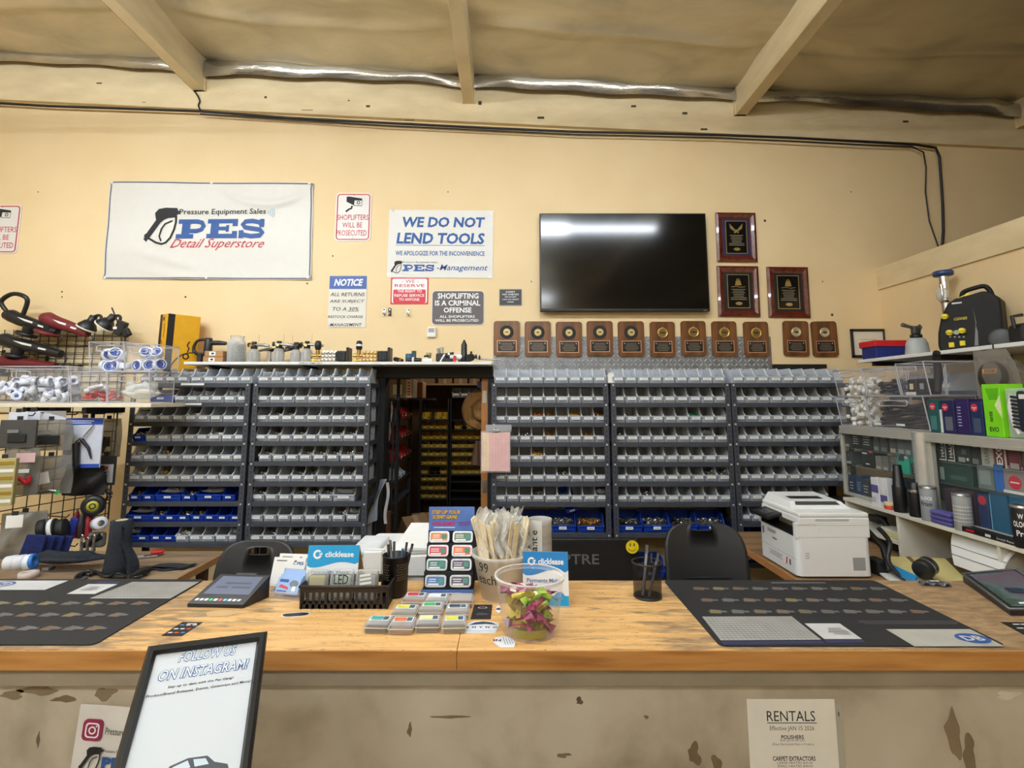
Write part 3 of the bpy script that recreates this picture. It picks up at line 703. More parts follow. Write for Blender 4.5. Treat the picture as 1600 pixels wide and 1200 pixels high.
t = empty('vinyl_banner', 'large white shop banner with spray gun logo, upper left of the wall', 'banner', T(cx, YW - .01, cz))
Mi = T(-cx, -(YW - .01), -cz)
m = MB(Mi); m.grid(lambda u, v: ban_fn(u, 1 - v), 60, 40, BN); m.grid(lambda u, v: ban_fn(u, v, -.004), 60, 40, BN); SHEET_ = part('banner_sheet', m, t)
m = MB(Mi); 
edge = [(i / 40, .012) for i in range(41)] + [(.992, i / 20) for i in range(1, 20)] + [(1 - i / 40, .988) for i in range(41)] + [(.008, 1 - i / 20) for i in range(1, 20)]
m.tube([ban_fn(u, v, .001) for u, v in edge], .0055, pl((104, 112, 128), .6), n=5, closed=True); part('border', m, t)
m = MB(Mi)
for (u, v) in [(.5, .012), (.5, .985), (.985, .015), (.985, .98), (.01, .02), (.01, .985)]:
    p = ban_fn(u, v, .004); m.cyl(p, p + Vector((0, -.006, 0)), .011, WHITE, n=10)
part('grommet', m, t)
m = MB(Mi @ T(0, YW - .03, 0) @ WALLM)
q = lambda x, y: at(150 + x / 4.571, 270 + y / 4.571, YW - .03)
k = (q(1000, 0).x - q(0, 0).x) / 1000.0
def lt(s, x0, x1, y0, y1, mat, **kw): 
    a, b = q(x0, y0), q(x1, y1); m.text(s, (a.x + b.x) / 2, (a.z + b.z) / 2, b.x - a.x, a.z - b.z, 0, mat, **kw)
g = q(462, 377); gun_logo(m, g.x, g.z, 275 * k, 0, INK)
g = q(885, 395); slab_pes(m, g.x, g.z, 630 * k, 145 * k, 0, NAVY)
lt('Pressure Equipment Sales', 588, 1208, 252, 302, INK, bold=.012)
lt('Detail Superstore', 525, 1195, 468, 552, REDINK, shear=.55)
for r_ in range(4):
    a = q(1208, 280); m.ring(a.x, a.z, (18 + r_ * 14) * k, (22 + r_ * 14) * k, .0, pl((120, 176, 196), .6), n=8, a0=-35, a1=35)
for v in m.v:                                       # the print follows the folds of the vinyl
    X_, Z_ = v.x + cx, v.z + cz; vv = (BQ[0].z - Z_) / (BQ[0].z - BQ[3].z); lx = BQ[0].x + (BQ[3].x - BQ[0].x) * vv; rx = BQ[1].x + (BQ[2].x - BQ[1].x) * vv
    lift = (YW - .03) - (v.y + YW - .01); v.y = ban_fn((X_ - lx) / (rx - lx), vv).y - (YW - .01) - .0035 - lift
part('lettering', m, SHEET_)
# --- generic flat sign builder
def sign(name, label, u0, v0, u1, v1, base, draw, r=.012, th=.003, off=.006, group=None, cat='sign', roll=0, skew=None):
    cx, cz, ww, hh = frame_at(u0, v0, u1, v1, YW - off)
    t = empty(name, label, cat, wallpos(cx, cz, off, roll), group)
    m = MB(); m.rrect(0, 0, ww, hh, min(r, hh * .2), -th, 0, base); pn = part('panel', m, t)
    m = MB(); draw(m, ww, hh); part('lettering', m, pn)
    return t
def shop(m, w_, h_):
    z = .0012
    o = rr_poly(0, 0, w_ * .93, h_ * .955, .028); i_ = rr_poly(0, 0, w_ * .87, h_ * .915, .02)
    n = len(o); m.add([(x, y, z) for x, y in o] + [(x, y, z) for x, y in i_], [(j, (j + 1) % n, n + (j + 1) % n, n + j) for j in range(n)], REDINK)
    f = lambda x, y: ((x - 262) / 245 * w_, -(y - 247) / 370 * h_)
    m.flat([f(*p) for p in reversed([(212, 92), (232, 90), (320, 106), (320, 120), (265, 118), (262, 158), (212, 130)])], z, INK)
    m.ribbon([f(*p) for p in [(266, 118), (320, 120), (318, 162), (264, 160), (266, 118)]], .006, z + .0004, INK)
    m.ring(*f(295, 138), .009, .016, z, INK, n=14)
    m.ribbon([f(*p) for p in [(252, 162), (248, 182), (232, 188), (210, 208)]], .016, z, INK)
    for (s, x0, x1, y0, y1) in (('SHOPLIFTERS', 152, 368, 230, 272), ('WILL BE', 190, 326, 290, 330), ('PROSECUTED', 150, 358, 350, 392)):
        a, b = f(x0, y0), f(x1, y1); m.text(s, (a[0] + b[0]) / 2, (a[1] + b[1]) / 2, b[0] - a[0], a[1] - b[1], z, REDINK, bold=.006)
    for yy in (80, 408): m.disc(*f(264, yy), .004, z, DKGREY, n=8)
SW = pl((224, 220, 212), .4, var=.01)
sign('warning_sign', 'white shoplifters warning sign with camera symbol, right of the big banner', 525.5, 301.5, 578.5, 376.5, SW, shop, r=.03, roll=0)
sign('warning_sign', 'white shoplifters warning sign cut by the left edge, left of the big banner', -27, 320, 26, 396, SW, shop, r=.03)
def lend(m, w_, h_):
    f = lambda x, y: ((x - 940) / 810 * w_, -(y - 457) / 525 * h_); z = .0015
    def L(s, x0, x1, y0, y1, mat, **kw):
        a, b = f(x0, y0), f(x1, y1); m.text(s, (a[0] + b[0]) / 2, (a[1] + b[1]) / 2, b[0] - a[0], a[1] - b[1], z, mat, **kw)
    L('WE DO NOT', 640, 1282, 248, 330, BLUEINK, shear=.12, bold=.035); L('LEND TOOLS', 598, 1280, 372, 460, BLUEINK, shear=.12, bold=.035)
    m.rect(*f(938, 470), w_ * .85, .004, z, BLUEINK)
    L('WE APOLOGIZE FOR THE INCONVENIENCE', 594, 1282, 514, 550, BLUEINK, bold=.02)
    gun_logo(m, *f(608, 640), 98 / 525 * h_, z, INK)
    a = f(775, 645); slab_pes(m, a[0], a[1], 245 / 810 * w_, 52 / 525 * h_, z, NAVY)
    L('Pressure Equipment Sales', 655, 920, 594, 612, INK); L('-Management', 915, 1308, 618, 676, BLUEINK, shear=.3, bold=.008)
    for p in ((564, 200), (1335, 217), (545, 695), (1325, 712)): m.ring(*f(*p), .006, .012, z, STEEL, n=12)
sign('vinyl_banner', 'white banner saying we do not lend tools, left of the television', 608, 328.5, 770, 434, pl((224, 222, 215), .5, var=.015), lend, r=.002, cat='banner', roll=-.4)
def notice(m, w_, h_):
    z = .001; f = lambda x, y: ((x - 217) / 282 * w_, -(y - 905) / 402 * h_)
    m.rect(0, h_ * .37, w_ * .985, h_ * .255, z, pl((58, 92, 166), .5))
    def L(s, x0, x1, y0, y1, mat, **kw):
        a, b = f(x0, y0), f(x1, y1); m.text(s, (a[0] + b[0]) / 2, (a[1] + b[1]) / 2, b[0] - a[0], a[1] - b[1], z + .0006, mat, **kw)
    L('NOTICE', 112, 330, 728, 784, WINK, shear=.25, bold=.04)
    for (s, x0, x1, y0, y1) in (('ALL RETURNS', 88, 345, 836, 864), ('ARE SUBJECT', 84, 345, 892, 920), ('TO A 30%', 108, 305, 950, 978), ('RESTOCK CHARGE', 78, 338, 1014, 1034), ('-MANAGEMENT', 84, 330, 1074, 1098)): L(s, x0, x1, y0, y1, INK, shear=.18, bold=.004)
    a = f(262, 982); m.rect(a[0], a[1], w_ * .3, .003, z, INK)
sign('notice_sign', 'blue-headed notice sign about returns, below the first shoplifters sign', 515, 431, 571, 511.5, pl((224, 220, 207), .5, var=.01), notice, r=.002)
def reserve(m, w_, h_):
    z = .001; f = lambda x, y: ((x - 700) / 288 * w_, -(y - 822) / 215 * h_); RD_ = pl((206, 40, 54), .45)
    m.rrect(0, 0, w_ * .93, h_ * .90, .014, 0, .0008, WINK); m.rrect(0, -h_ * .20, w_ * .86, h_ * .50, .012, 0, .0014, RD_)
    def L(s, x0, x1, y0, y1, mat, **kw):
        a, b = f(x0, y0), f(x1, y1); m.text(s, (a[0] + b[0]) / 2, (a[1] + b[1]) / 2, b[0] - a[0], a[1] - b[1], .002, mat, **kw)
    L('- WE -', 640, 768, 732, 760, REDINK); L('RESERVE', 586, 814, 768, 792, REDINK, bold=.01)
    L('THE RIGHT TO', 608, 794, 814, 836, WINK, bold=.012); L('REFUSE SERVICE', 586, 814, 848, 870, WINK, bold=.012); L('TO ANYONE', 622, 776, 880, 902, WINK, bold=.012)
sign('service_sign', 'small red and white right to refuse service sign under the tools banner', 611, 433.5, 669, 475.5, pl((206, 40, 54), .45), reserve, r=.004, off=.003)
def crim(m, w_, h_):
    f = lambda x, y: ((x - 1079) / 408 * w_, -(y - 954) / 268 * h_)
    m.rrect(0, 0, w_ * .975, h_ * .96, .028, 0, .0008, pl((92, 84, 86), .5))
    def L(s, x0, x1, y0, y1, **kw):
        a, b = f(x0, y0), f(x1, y1); m.text(s, (a[0] + b[0]) / 2, (a[1] + b[1]) / 2, b[0] - a[0], a[1] - b[1], .0015, WINK, **kw)
    L('SHOPLIFTING', 920, 1238, 840, 884, bold=.025); L('IS A CRIMINAL', 900, 1252, 896, 938, bold=.025); L('OFFENSE', 968, 1184, 952, 992, bold=.025)
    L('ALL SHOPLIFTERS', 938, 1210, 1012, 1032, bold=.015); L('WILL BE PROSECUTED', 904, 1240, 1042, 1062, bold=.015)
sign('warning_sign', 'gray shoplifting is a criminal offense sign, right of the red sign', 675, 454, 756.5, 508, SW, crim, r=.03)
def checks(m, w_, h_):
    m.rect(0, 0, w_ * .95, h_ * .92, .0008, pl((48, 48, 50), .5))
    for i, (s, ww) in enumerate((('SORRY', .42), ('NO CHECKS', .72), ('WE ACCEPT', .52), ('CASH OR CREDIT', .74), ('CARDS', .3))): m.text(s, 0, h_ * (.32 - .15 * i), w_ * ww, h_ * (.1 if i < 2 else .075), .0014, WINK, bold=.015)
sign('payment_sign', 'small black no checks sign left of the television', 780, 451.5, 815.5, 477.5, pl((150, 150, 148), .5), checks, r=.004)
# --- television
cx, cz, tw, th_ = frame_at(843, 333, 1110, 486.5, YW - .085)
t = empty('television', 'large black flat television hung on the back wall', 'television', T(cx, YW - .085, cz) @ WALLM)
m = MB(); m.box((0, 0, -.025), (tw, th_, .05), BLACK, bev=.006); m.box((0, -.02, -.055), (tw * .6, th_ * .6, .03), BLACKM); HS_ = part('housing', m, t)
m = MB(); m.rect(0, .006, tw - .022, th_ - .034, .0012, pl((9, 9, 10), .11, var=0, spec=.6)); part('screen', m, t)
m = MB(); m.rect(tw * .47, -th_ / 2 + .008, .03, .006, .001, pl((120, 120, 122), .4)); part('maker_badge', m, HS_)
m = MB(); m.box((0, 0, -.07), (.35, .3, .03), BLACKM); part('wall_bracket', m, t)
# --- framed award plaques
def award(u0, v0, u1, v1, label, kind):
    cx, cz, ww, hh = frame_at(u0, v0, u1, v1, YW - .02)
    t = empty('award_plaque', label, 'plaque', wallpos(cx, cz, .002, -.6), 'framed award plaques right of the television')
    m = MB(); fw = ww * .15
    P = [(0, .0), (.0, .016), (fw * .35, .022), (fw * .8, .014), (fw, .012)]
    for i in range(4):
        L = (ww, hh, ww, hh)[i]; A = RZ(90 * i) @ T(-L / 2, -((hh, ww, hh, ww)[i]) / 2, 0)
        vs = []; 
        for (d, z) in P: vs += [(d, d, z), (L - d, d, z)]
        m.add(vs, [(2 * j, 2 * j + 1, 2 * j + 3, 2 * j + 2) for j in range(len(P) - 1)], MAHOG, A)
    part('frame', m, t)
    m = MB(); m.rect(0, 0, ww - 2 * fw * .9, hh - 2 * fw * .9, .011, pl((34, 26, 60) if kind == 'eagle' else (16, 14, 16), .6)); part('mat_board', m, t)
    GOLD = pl((196, 170, 104), .3, .7); iw = ww * .5; ih = hh * .64
    m = MB(); m.rect(0, 0, iw + .012, ih + .012, .0125, GOLD); m.rect(0, 0, iw, ih, .0132, pl((14, 13, 14), .2, var=0))
    z = .014
    if kind == 'eagle':
        for s in (-1, 1):
            m.flat([(s * .004, ih * .22), (s * iw * .34, ih * .44), (s * iw * .3, ih * .28), (s * iw * .14, ih * .2)][::s], z, GOLD)
        m.disc(0, ih * .2, .012, z + .0004, GOLD, n=10); m.disc(-.012, ih * .16, .009, z, GOLD, n=8); m.disc(.014, ih * .16, .009, z, GOLD, n=8)
    else:
        m.disc(0, ih * .26, .024, z, GOLD, n=14); m.flat([(-.03, ih * .18), (.03, ih * .18), (.02, ih * .27), (-.02, ih * .27)], z + .0003, GOLD); m.ring(0, ih * .33, .012, .017, z, GOLD, n=12, a0=0, a1=180)
        m.ribbon([(-iw * .34, ih * .13), (-iw * .1, ih * .15), (iw * .1, ih * .12), (iw * .34, ih * .14)], .004, z, GOLD)
    m.lines(0, -ih * .1, iw * .78, ih * .36, 7, z, pl((150, 140, 112), .5), fill=.3, seed=3, ragged=.6)
    m.disc(0, -ih * .38, iw * .17, z, GOLD, n=20, ry=iw * .08)
    part('engraved_plate', m, t)
award(1118, 332, 1184.5, 409, 'framed plaque with gold eagle, topmost right of the television', 'eagle')
award(1120, 415.5, 1189, 494.5, 'framed plaque with gold medallion directly below the eagle plaque', 'm')
award(1198, 417, 1267.5, 496, 'framed plaque with gold medallion, rightmost of the framed three', 'm')
# --- row of small walnut plaques
PLQ = [(771.5, 812.5, 'r'), (820, 861, 'r'), (868.5, 910, 'r'), (917, 958, 'r'), (966, 1007, 'r'), (1015, 1056, 'g'), (1063.5, 1104.5, 'g'), (1111.5, 1153, 'g'), (1161, 1203, 'g'), (1222.5, 1266, 's'), (1268, 1310, 's')]
GOLD = pl((214, 180, 96), .28, .8)
PK = {}
for i, (u0, u1, k) in enumerate(PLQ):
    cx, cz, ww, hh = frame_at(u0, 501.5, u1, 556.5, YW - .02); cz -= .003 * (i % 3)
    lab = {'r': 'small wooden plaque with black-ringed medal, %s from the left of the row' % ORD[i], 'g': 'small wooden plaque with gold-rimmed medal, %s from the left of the row' % ORD[i], 's': 'small wooden plaque with pale medal, %s of the two beyond the metal sheet' % ('left' if i == 9 else 'right')}[k]
    Mx = wallpos(cx, cz, .006, [0, .3, -.2, 0, .4, -.3, 0, 0, .3, -1.2, .8][i])
    if k in PK: copy_tree(PK[k][0], Mx, lab, None, PK[k][1]); continue
    t = empty('walnut_plaque', lab, 'plaque', None, 'small wooden award plaques in a row')
    m = MB(); m.rrect(0, 0, ww, hh, .025, 0, .014, WALNUT, n=5); m.rrect(0, 0, ww - .012, hh - .012, .02, .014, .017, WALNUT, n=5); part('board', m, t)
    m = MB(); y = hh * .18
    if k == 'r': m.lathe([(.0, .02), (.056, .02), (.058, .017)], BLACKM, T(0, y, 0), n=28, smooth=False); m.lathe([(0, .0235), (.028, .0235), (.031, .02)], pl((196, 172, 112), .4, .45), T(0, y, 0), n=24, smooth=False); m.disc(0, y, .014, .0242, pl((60, 50, 30), .4), ry=.006)
    elif k == 'g': m.lathe([(0, .021), (.034, .021), (.037, .025), (.043, .024), (.044, .017)], GOLD, T(0, y, 0), n=28); m.disc(0, y, .034, .0215, pl((126, 100, 54), .4, .4)); m.disc(0, y, .024, .0222, pl((60, 46, 26), .4), ry=.009); m.box((0, y + .044, .02), (.008, .008, .006), GOLD)
    else: m.lathe([(0, .022), (.03, .022), (.034, .025), (.041, .023), (.042, .017)], pl((206, 196, 160), .3, .6), T(0, y, 0), n=28); m.disc(0, y, .02, .0226, pl((70, 58, 40), .4), ry=.011)
    part('medal', m, t)
    m = MB(); y = -hh * .22; m.rect(0, y, ww * .74, hh * .33, .0176, pl((206, 160, 130), .35, .5)); m.rect(0, y, ww * .69, hh * .29, .0182, pl((22, 18, 18), .3))
    for s in (-1, 1): m.flat([(s * ww * .27 + .007 * (1 if j % 2 == 0 else .45) * math.sin(2 * math.pi * j / 10), y + hh * .09 + .007 * (1 if j % 2 == 0 else .45) * math.cos(2 * math.pi * j / 10)) for j in range(10)], .0188, pl((220, 200, 160), .4))
    m.lines(0, y - hh * .01, ww * .52, hh * .22, 5, .0188, pl((150, 138, 120), .5), fill=.25, seed=2)
    part('engraved_plate', m, t)
    t.matrix_world = Mx; PK[k] = (t, kids(t))
# --- framed certificate
cx, cz, ww, hh = frame_at(1328.5, 514, 1387, 558.5, YW - .012)
t = empty('certificate_frame', 'certificate in a thin black frame above the red lidded box', 'certificate', wallpos(cx, cz, .002))
m = MB()
for (x, y, a, b) in ((0, hh / 2 - .01, ww, .02), (0, -hh / 2 + .01, ww, .02), (-ww / 2 + .01, 0, .02, hh), (ww / 2 - .01, 0, .02, hh)): m.box((x, y, .008), (a, b, .016), BLACK, bev=.002, seg=1)
part('frame', m, t)
m = MB(); m.rect(0, 0, ww - .03, hh - .03, .004, pl((222, 214, 196), .5)); m.lines(.0, .0, ww * .5, hh * .35, 4, .005, pl((160, 150, 130), .6), fill=.2); m.lines(0, -hh * .22, ww * .5, hh * .1, 2, .005, INK, fill=.2); part('paper', m, t)
# --- thermostat and wall hooks
cx, cz, ww, hh = frame_at(667.5, 511, 681, 527, YW - .02)
t = empty('thermostat', 'small white thermostat box below the gray shoplifting sign', 'thermostat', wallpos(cx, cz, .001))
m = MB(); m.box((0, 0, .015), (ww, hh, .03), WHITE, bev=.008); part('casing', m, t)
m = MB(); m.rect(0, .014, ww * .65, hh * .4, .0306, pl((150, 152, 166), .3)); part('display', m, t)
for i, (u, v, lb) in enumerate([(604, 487, 'pair of small black and white hooks on the wall under the red sign, left'), (637.5, 487.5, 'small metal hook plate on the wall under the red sign, right')]):
    p = at(u, v, YW - .02); t = empty('wall_hook', lb, 'hook', wallpos(p.x, p.z, .001))
    for s in ((-1, 1) if i == 0 else (0,)):
        m = MB(); m.rrect(s * .024, 0, .026, .07, .008, 0, .006, BLACK if s > 0 else CHROME); m.tube([(s * .024, -.01, .004), (s * .024, -.024, .03), (s * .024, -.01, .04)], .006, CHROME, n=6); m.disc(s * .024, .02, .007, .0065, WHITE if s > 0 else BLACK, n=8); part('hook_plate', m, t)
# ================================================================== LONG WHITE SHELF AND WHAT STANDS ON IT
YF = 4.06
a = at(287, 566, YF); b = at(768, 569, YF); SZ = a.z + .004
t = empty('wall_shelf', 'long thin white shelf above the two left racks and the doorway', 'shelf', T((a.x + b.x) / 2, YF, SZ))
Mi = T(-(a.x + b.x) / 2, -YF, -SZ)
m = MB(Mi); m.box(((a.x + b.x) / 2, (YF + YW) / 2, SZ - .011), (b.x - a.x, YW - YF, .022), WHITE, bev=.003); part('board', m, t)
for u in (320, 470):
    x = at(u, 570, YF).x; m = MB(Mi); m.add([(x - .012, YF + .05, SZ - .022), (x - .012, YW, SZ - .022), (x - .012, YW, SZ - .1), (x + .012, YF + .05, SZ - .022), (x + .012, YW, SZ - .022), (x + .012, YW, SZ - .1)], [(0, 1, 2), (5, 4, 3), (0, 3, 4, 1), (1, 4, 5, 2), (2, 5, 3, 0)], BLACKM); part('bracket', m, t)
m = MB(Mi @ T(0, YF, 0) @ WALLM); q0 = at(468, 564, YF); q1 = at(504, 568, YF); m.text('DISPLAY ITEMS ONLY', (q0.x + q1.x) / 2, SZ - .011, q1.x - q0.x, .012, .001, INK, bold=.01); part('lettering', m, t)
YI = 4.22
def sx(u): return at(u, 560, YI).x
def sz(v): return at(700, v, YI).z
K = (sx(800) - sx(700)) / 100     # metres per pixel at this depth
# heat gun style tool with closed handle, hose-like cord
t = empty('pump_stapler', 'black power tool with looped handle at the left end of the white shelf', 'power tool', T(sx(302), YI, SZ))
m = MB(); m.tube([(.0, 0, .09), (0, 0, .14), (.03, 0, .185), (.09, 0, .19), (.11, 0, .17)], .012, BLACK, n=8); m.tube([(0, 0, .1), (.03, 0, .075), (.06, 0, .072), (.2, 0, .075)], .013, BLACK, n=8); part('handle', m, t)
m = MB(); m.lathe([(0, .06), (.03, .06), (.032, .1), (.03, .19), (.024, .205), (0, .208)], BLACK, T(.115, 0, 0), n=16); part('motor', m, t)
m = MB(); m.tube([(.13, 0, .165), (.2, 0, .165), (.26, 0, .16)], [.02, .02, .015], BLACK); part('barrel', m, t)
m = MB(); m.box((.055, 0, .04), (.035, .04, .08), BLACK, bev=.006); part('grip', m, t)
m = MB(); m.tube([(.03, -.02, .085), (-.03, -.1, .06), (-.055, -.18, -.02), (-.06, -.185, -.1), (-.058, -.185, -.16)], .005, BLACK, n=6); part('cord', m, t)
for i in range(2):
    m = MB(); m.box((0, 0, .024), (.16 - i * .012, .1, .047), pl((168, 126, 84), .8), bev=.002, seg=1); m.rect(-.01, .026, .05, .03, .0505, WHITE, WALLM); m.rect(-.008, .026, .022, .014, .0511, INK, WALLM)
    thing('cardboard_box', m, 'small brown carton with white label, %s of the two under the black power tool' % ['lower', 'upper'][i], 'box', T(sx(338) + .004 * i, YI, SZ + i * .048), 'small cartons on the white shelf')
# glass jar full of clear caps
JG = clearish((214, 220, 222), .12, .08)
t = empty('glass_jar', 'big clear jar full of crinkled clear film on the white shelf', 'jar', T(sx(369), YI, SZ))
m = MB(); m.lathe([(0, .003), (.066, .003), (.07, .02), (.07, .15), (.062, .175), (.052, .185), (.052, .215), (.056, .217), (.056, .222), (.049, .222), (.049, .187), (.058, .173), (.066, .15), (.066, .02), (0, .007)], JG, n=24); part('body', m, t)
m = MB(); rnd = random.Random(9)
m.grid(lambda u, v: ((.045 + .016 * math.sin(9 * u * 6.28 + 5 * v * 6)) * math.cos(u * 6.283) * (1 if v < .85 else (1 - v) / .15), (.045 + .016 * math.sin(11 * u * 6.28 + 7 * v * 6)) * math.sin(u * 6.283) * (1 if v < .85 else (1 - v) / .15), .012 + v * .165), 40, 24, clearish((190, 192, 192), .3, .15), smooth=False)
tag(part('film', m, t), kind='stuff')
# foam cannons
FOAMB = clearish((186, 188, 188), .45, .25)
def foam(u, wd, hh, label, lean=0, top=True):
    t = empty('foam_cannon', label, 'foam cannon', T(sx(u), YI, SZ) @ RZ(lean), 'foam cannon bottles on the white shelf')
    m = MB(); m.lathe([(0, .0), (wd * .5, .0), (wd * .52, .01), (wd * .48, hh * .8), (wd * .4, hh), (.022, hh + .012), (.022, hh + .02)], FOAMB, n=18)
    for k in range(10): a_ = k * .628; m.box((math.cos(a_) * wd * .5, math.sin(a_) * wd * .5, hh * .42), (.005, .005, hh * .75), FOAMB)
    part('bottle', m, t)
    m = MB(); m.cyl((0, 0, hh + .01), (0, 0, hh + .04), .026, BLACK); m.cyl((0, 0, hh + .03), (0, -.05, hh + .035), .012, BRASS); part('cap', m, t)
    m = MB(); m.cyl((-.03, 0, hh + .045), (.09, 0, hh + .04), .012, STEEL); m.cyl((.09, 0, hh + .04), (.13, 0, hh + .034), .015, STEEL, r1=.01); m.cyl((-.035, 0, hh + .045), (-.05, 0, hh + .045), .018, BLACK); part('nozzle', m, t)
    m = MB(); m.lathe([(0, 0), (.019, 0), (.021, .006), (.019, .02), (0, .022)], BLACK, T(0, 0, hh + .05), n=8, smooth=False); part('knob', m, t)
    m = MB(); m.cyl((.03, .01, hh + .05), (.034, .012, hh + .13), .0016, BRASS, n=5); part('pin', m, t)
foam(396, .094, .105, 'clear foam cannon bottle just right of the big jar', -8)
foam(435, .088, .11, 'clear foam cannon bottle, second from the big jar', 10)
foam(462, .082, .1, 'squat foam cannon bottle, third from the big jar', 150)
foam(479, .088, .108, 'foam cannon bottle nearest the silver pump', 6)
m = MB()
for i in range(5): m.cyl((-.1 + .05 * i, .02, .105 + .01 * (i % 2)), (.02 + .05 * i, -.02, .125 - .01 * (i % 2)), .011, [STEEL, BLACK, BRASS, STEEL, BLACK][i], n=8)
m.box((0, 0, .05), (.03, .03, .1), STEEL, bev=.004)
thing('spray_lance', m, 'tangled steel and black spray lance fittings between the foam cannons', 'lance', T(sx(416), YI + .05, SZ))
# two triplex pumps with upright unloader
def pump(u, label, head, un):
    t = empty('pressure_pump', label, 'pump', T(sx(u), YI, SZ), 'brass and silver pumps on the white shelf')
    m = MB(); m.box((.085, 0, .05), (.12, .1, .08), head, bev=.006)
    for i in range(4):
        for j in range(3): m.lathe([(0, .012), (.012, .01), (.015, 0)], head, T(.04 + i * .03, -.05, .022 + j * .029) @ RX(90), n=6, smooth=False)
    for i in range(4): m.lathe([(0, .012), (.012, .01), (.015, 0)], head, T(.04 + i * .03, -.01, .09), n=6, smooth=False)
    part('manifold', m, t)
    m = MB(); m.box((.185, 0, .055), (.085, .09, .085), BLACK, bev=.012); m.box((.235, 0, .065), (.02, .11, .12), BLACK, bev=.006)
    for k in range(4): m.box((.165 + k * .016, -.046, .055), (.005, .006, .07), BLACKM)
    part('crankcase', m, t)
    m = MB(); m.cyl((-.06, -.02, .06), (.03, -.02, .06), .014, BRASS); m.cyl((-.012, -.02, .045), (-.012, -.02, .11), .016, BRASS); m.cyl((-.03, -.03, .02), (.02, -.03, .02), .015, BRASS); m.cyl((-.05, -.03, .02), (-.03, -.03, .02), .018, pl((220, 190, 60), .4)); part('unloader', m, t)
    m = MB(); m.lathe([(0, .0), (.016, 0), (.025, .012), (.026, .05), (.02, .072), (0, .078)], BLACK, T(-.012, -.02, .105), n=14)
    if un: m.lathe([(.0262, .03), (.0268, .034), (.0268, .042), (.026, .046)], WHITE, T(-.012, -.02, .105), n=14)
    part('adjuster', m, t)
pump(500, 'silver-headed pump with black knob on the white shelf', SILV, False)
pump(564, 'gold-headed pump with white-banded knob, right on the white shelf', pl((186, 156, 104), .4, .6, var=.2), True)
# assorted fittings right of the pumps
def fit(name, label, cat, u, build, yo=0): 
    m = MB(); build(m); return thing(name, m, label, cat, T(sx(u), YI + yo, SZ))
fit('blue_filter', 'small blue and black filter body right of the gold pump', 'fitting', 640, lambda m: (m.lathe([(0, 0), (.034, 0), (.034, .075), (0, .078)], pl((44, 92, 122), .4), n=18), m.box((.035, 0, .05), (.035, .03, .1), pl((40, 52, 62), .4), bev=.004)))
fit('spray_nozzle', 'brass-tipped black nozzle lying at the front of the shelf by the gold pump', 'nozzle', 623, lambda m: (m.cyl((-.02, 0, .03), (.03, -.05, .016), .018, BLACK), m.cyl((.03, -.05, .016), (.05, -.07, .013), .015, BRASS), m.cyl((.05, -.07, .013), (.054, -.074, .012), .011, BLACK)), -.04)
fit('pipe_coupler', 'black pipe coupler with white collar lying on the white shelf', 'fitting', 650, lambda m: (m.cyl((-.05, 0, .022), (-.02, 0, .022), .022, BLACK), m.cyl((-.02, 0, .022), (-.005, 0, .022), .024, WHITE), m.cyl((-.005, 0, .022), (.05, -.01, .02), .018, BLACK)), -.05)
fit('white_connector', 'white plastic connector with black cap standing on the white shelf', 'fitting', 668, lambda m: (m.cyl((-.03, 0, .018), (.045, 0, .02), .017, WHITE), m.cyl((-.005, 0, .02), (-.005, 0, .045), .018, WHITE), m.cyl((-.005, 0, .045), (-.005, 0, .06), .02, BLACK)), -.03)
fit('brass_connector', 'short pale brass connector behind the white one on the shelf', 'fitting', 668, lambda m: m.lathe([(0, 0), (.022, 0), (.022, .07), (.024, .072), (.024, .09), (0, .09)], pl((190, 176, 130), .4, .5), n=14), .06)
fit('valve_body', 'black valve with white stripes and two steel stubs on the white shelf', 'fitting', 690, lambda m: (m.box((0, 0, .045), (.09, .05, .07), BLACK, bev=.012), m.box((-.012, -.026, .04), (.012, .003, .07), WHITE, M=RY(30)), m.cyl((.04, 0, .06), (.1, 0, .07), .022, BLACK), m.cyl((.055, 0, .06), (.07, 0, .064), .024, WHITE), m.cyl((-.02, 0, .07), (-.03, 0, .12), .012, STEEL), m.cyl((.0, .01, .08), (.0, .01, .13), .014, pl((190, 186, 170), .4, .4)), m.box((.05, -.02, .02), (.09, .03, .03), BLACK, bev=.01)))
fit('ball_valve', 'white ball valve with red lever on the white shelf', 'valve', 712, lambda m: (m.cyl((-.045, 0, .05), (.055, 0, .052), .026, WHITE), m.cyl((-.06, 0, .05), (-.045, 0, .05), .029, BLACK), m.box((-.005, -.03, .03), (.022, .012, .055), RED, bev=.004), m.cyl((0, -.025, .05), (0, -.04, .05), .008, RED), m.cyl((.02, 0, .02), (.04, 0, .02), .018, BLACK)))
fit('upright_injector', 'tall black pointed injector standing on the white shelf near the doorway', 'fitting', 725, lambda m: (m.lathe([(0, 0), (.03, 0), (.03, .07), (.024, .08), (.023, .15), (.012, .175), (.006, .19), (0, .19)], BLACK, n=14), m.box((.03, 0, .04), (.05, .04, .06), BLACK, bev=.008)))
fit('hose_reel_end', 'round black knobbed fitting at the right end of the white shelf', 'fitting', 737, lambda m: (m.cyl((0, .02, .045), (0, -.06, .036), .03, BLACK), m.cyl((0, -.06, .036), (0, -.075, .034), .022, BLACKM), m.cyl((0, .0, .07), (0, 0, .09), .008, BLACK), m.cyl((.03, 0, .05), (.07, 0, .045), .016, BLACK), m.cyl((.05, 0, .047), (.06, 0, .046), .02, WHITE)), -.06)
fit('clear_wand', 'thin clear plastic wand sticking out past the right end of the shelf', 'wand', 755, lambda m: (m.cyl((-.03, 0, .04), (.1, -.01, .02), .008, JG), m.cyl((-.02, 0, .03), (.14, .01, .02), .006, STEEL), m.cyl((-.05, 0, .04), (-.02, 0, .038), .014, BLACK)), -.05)
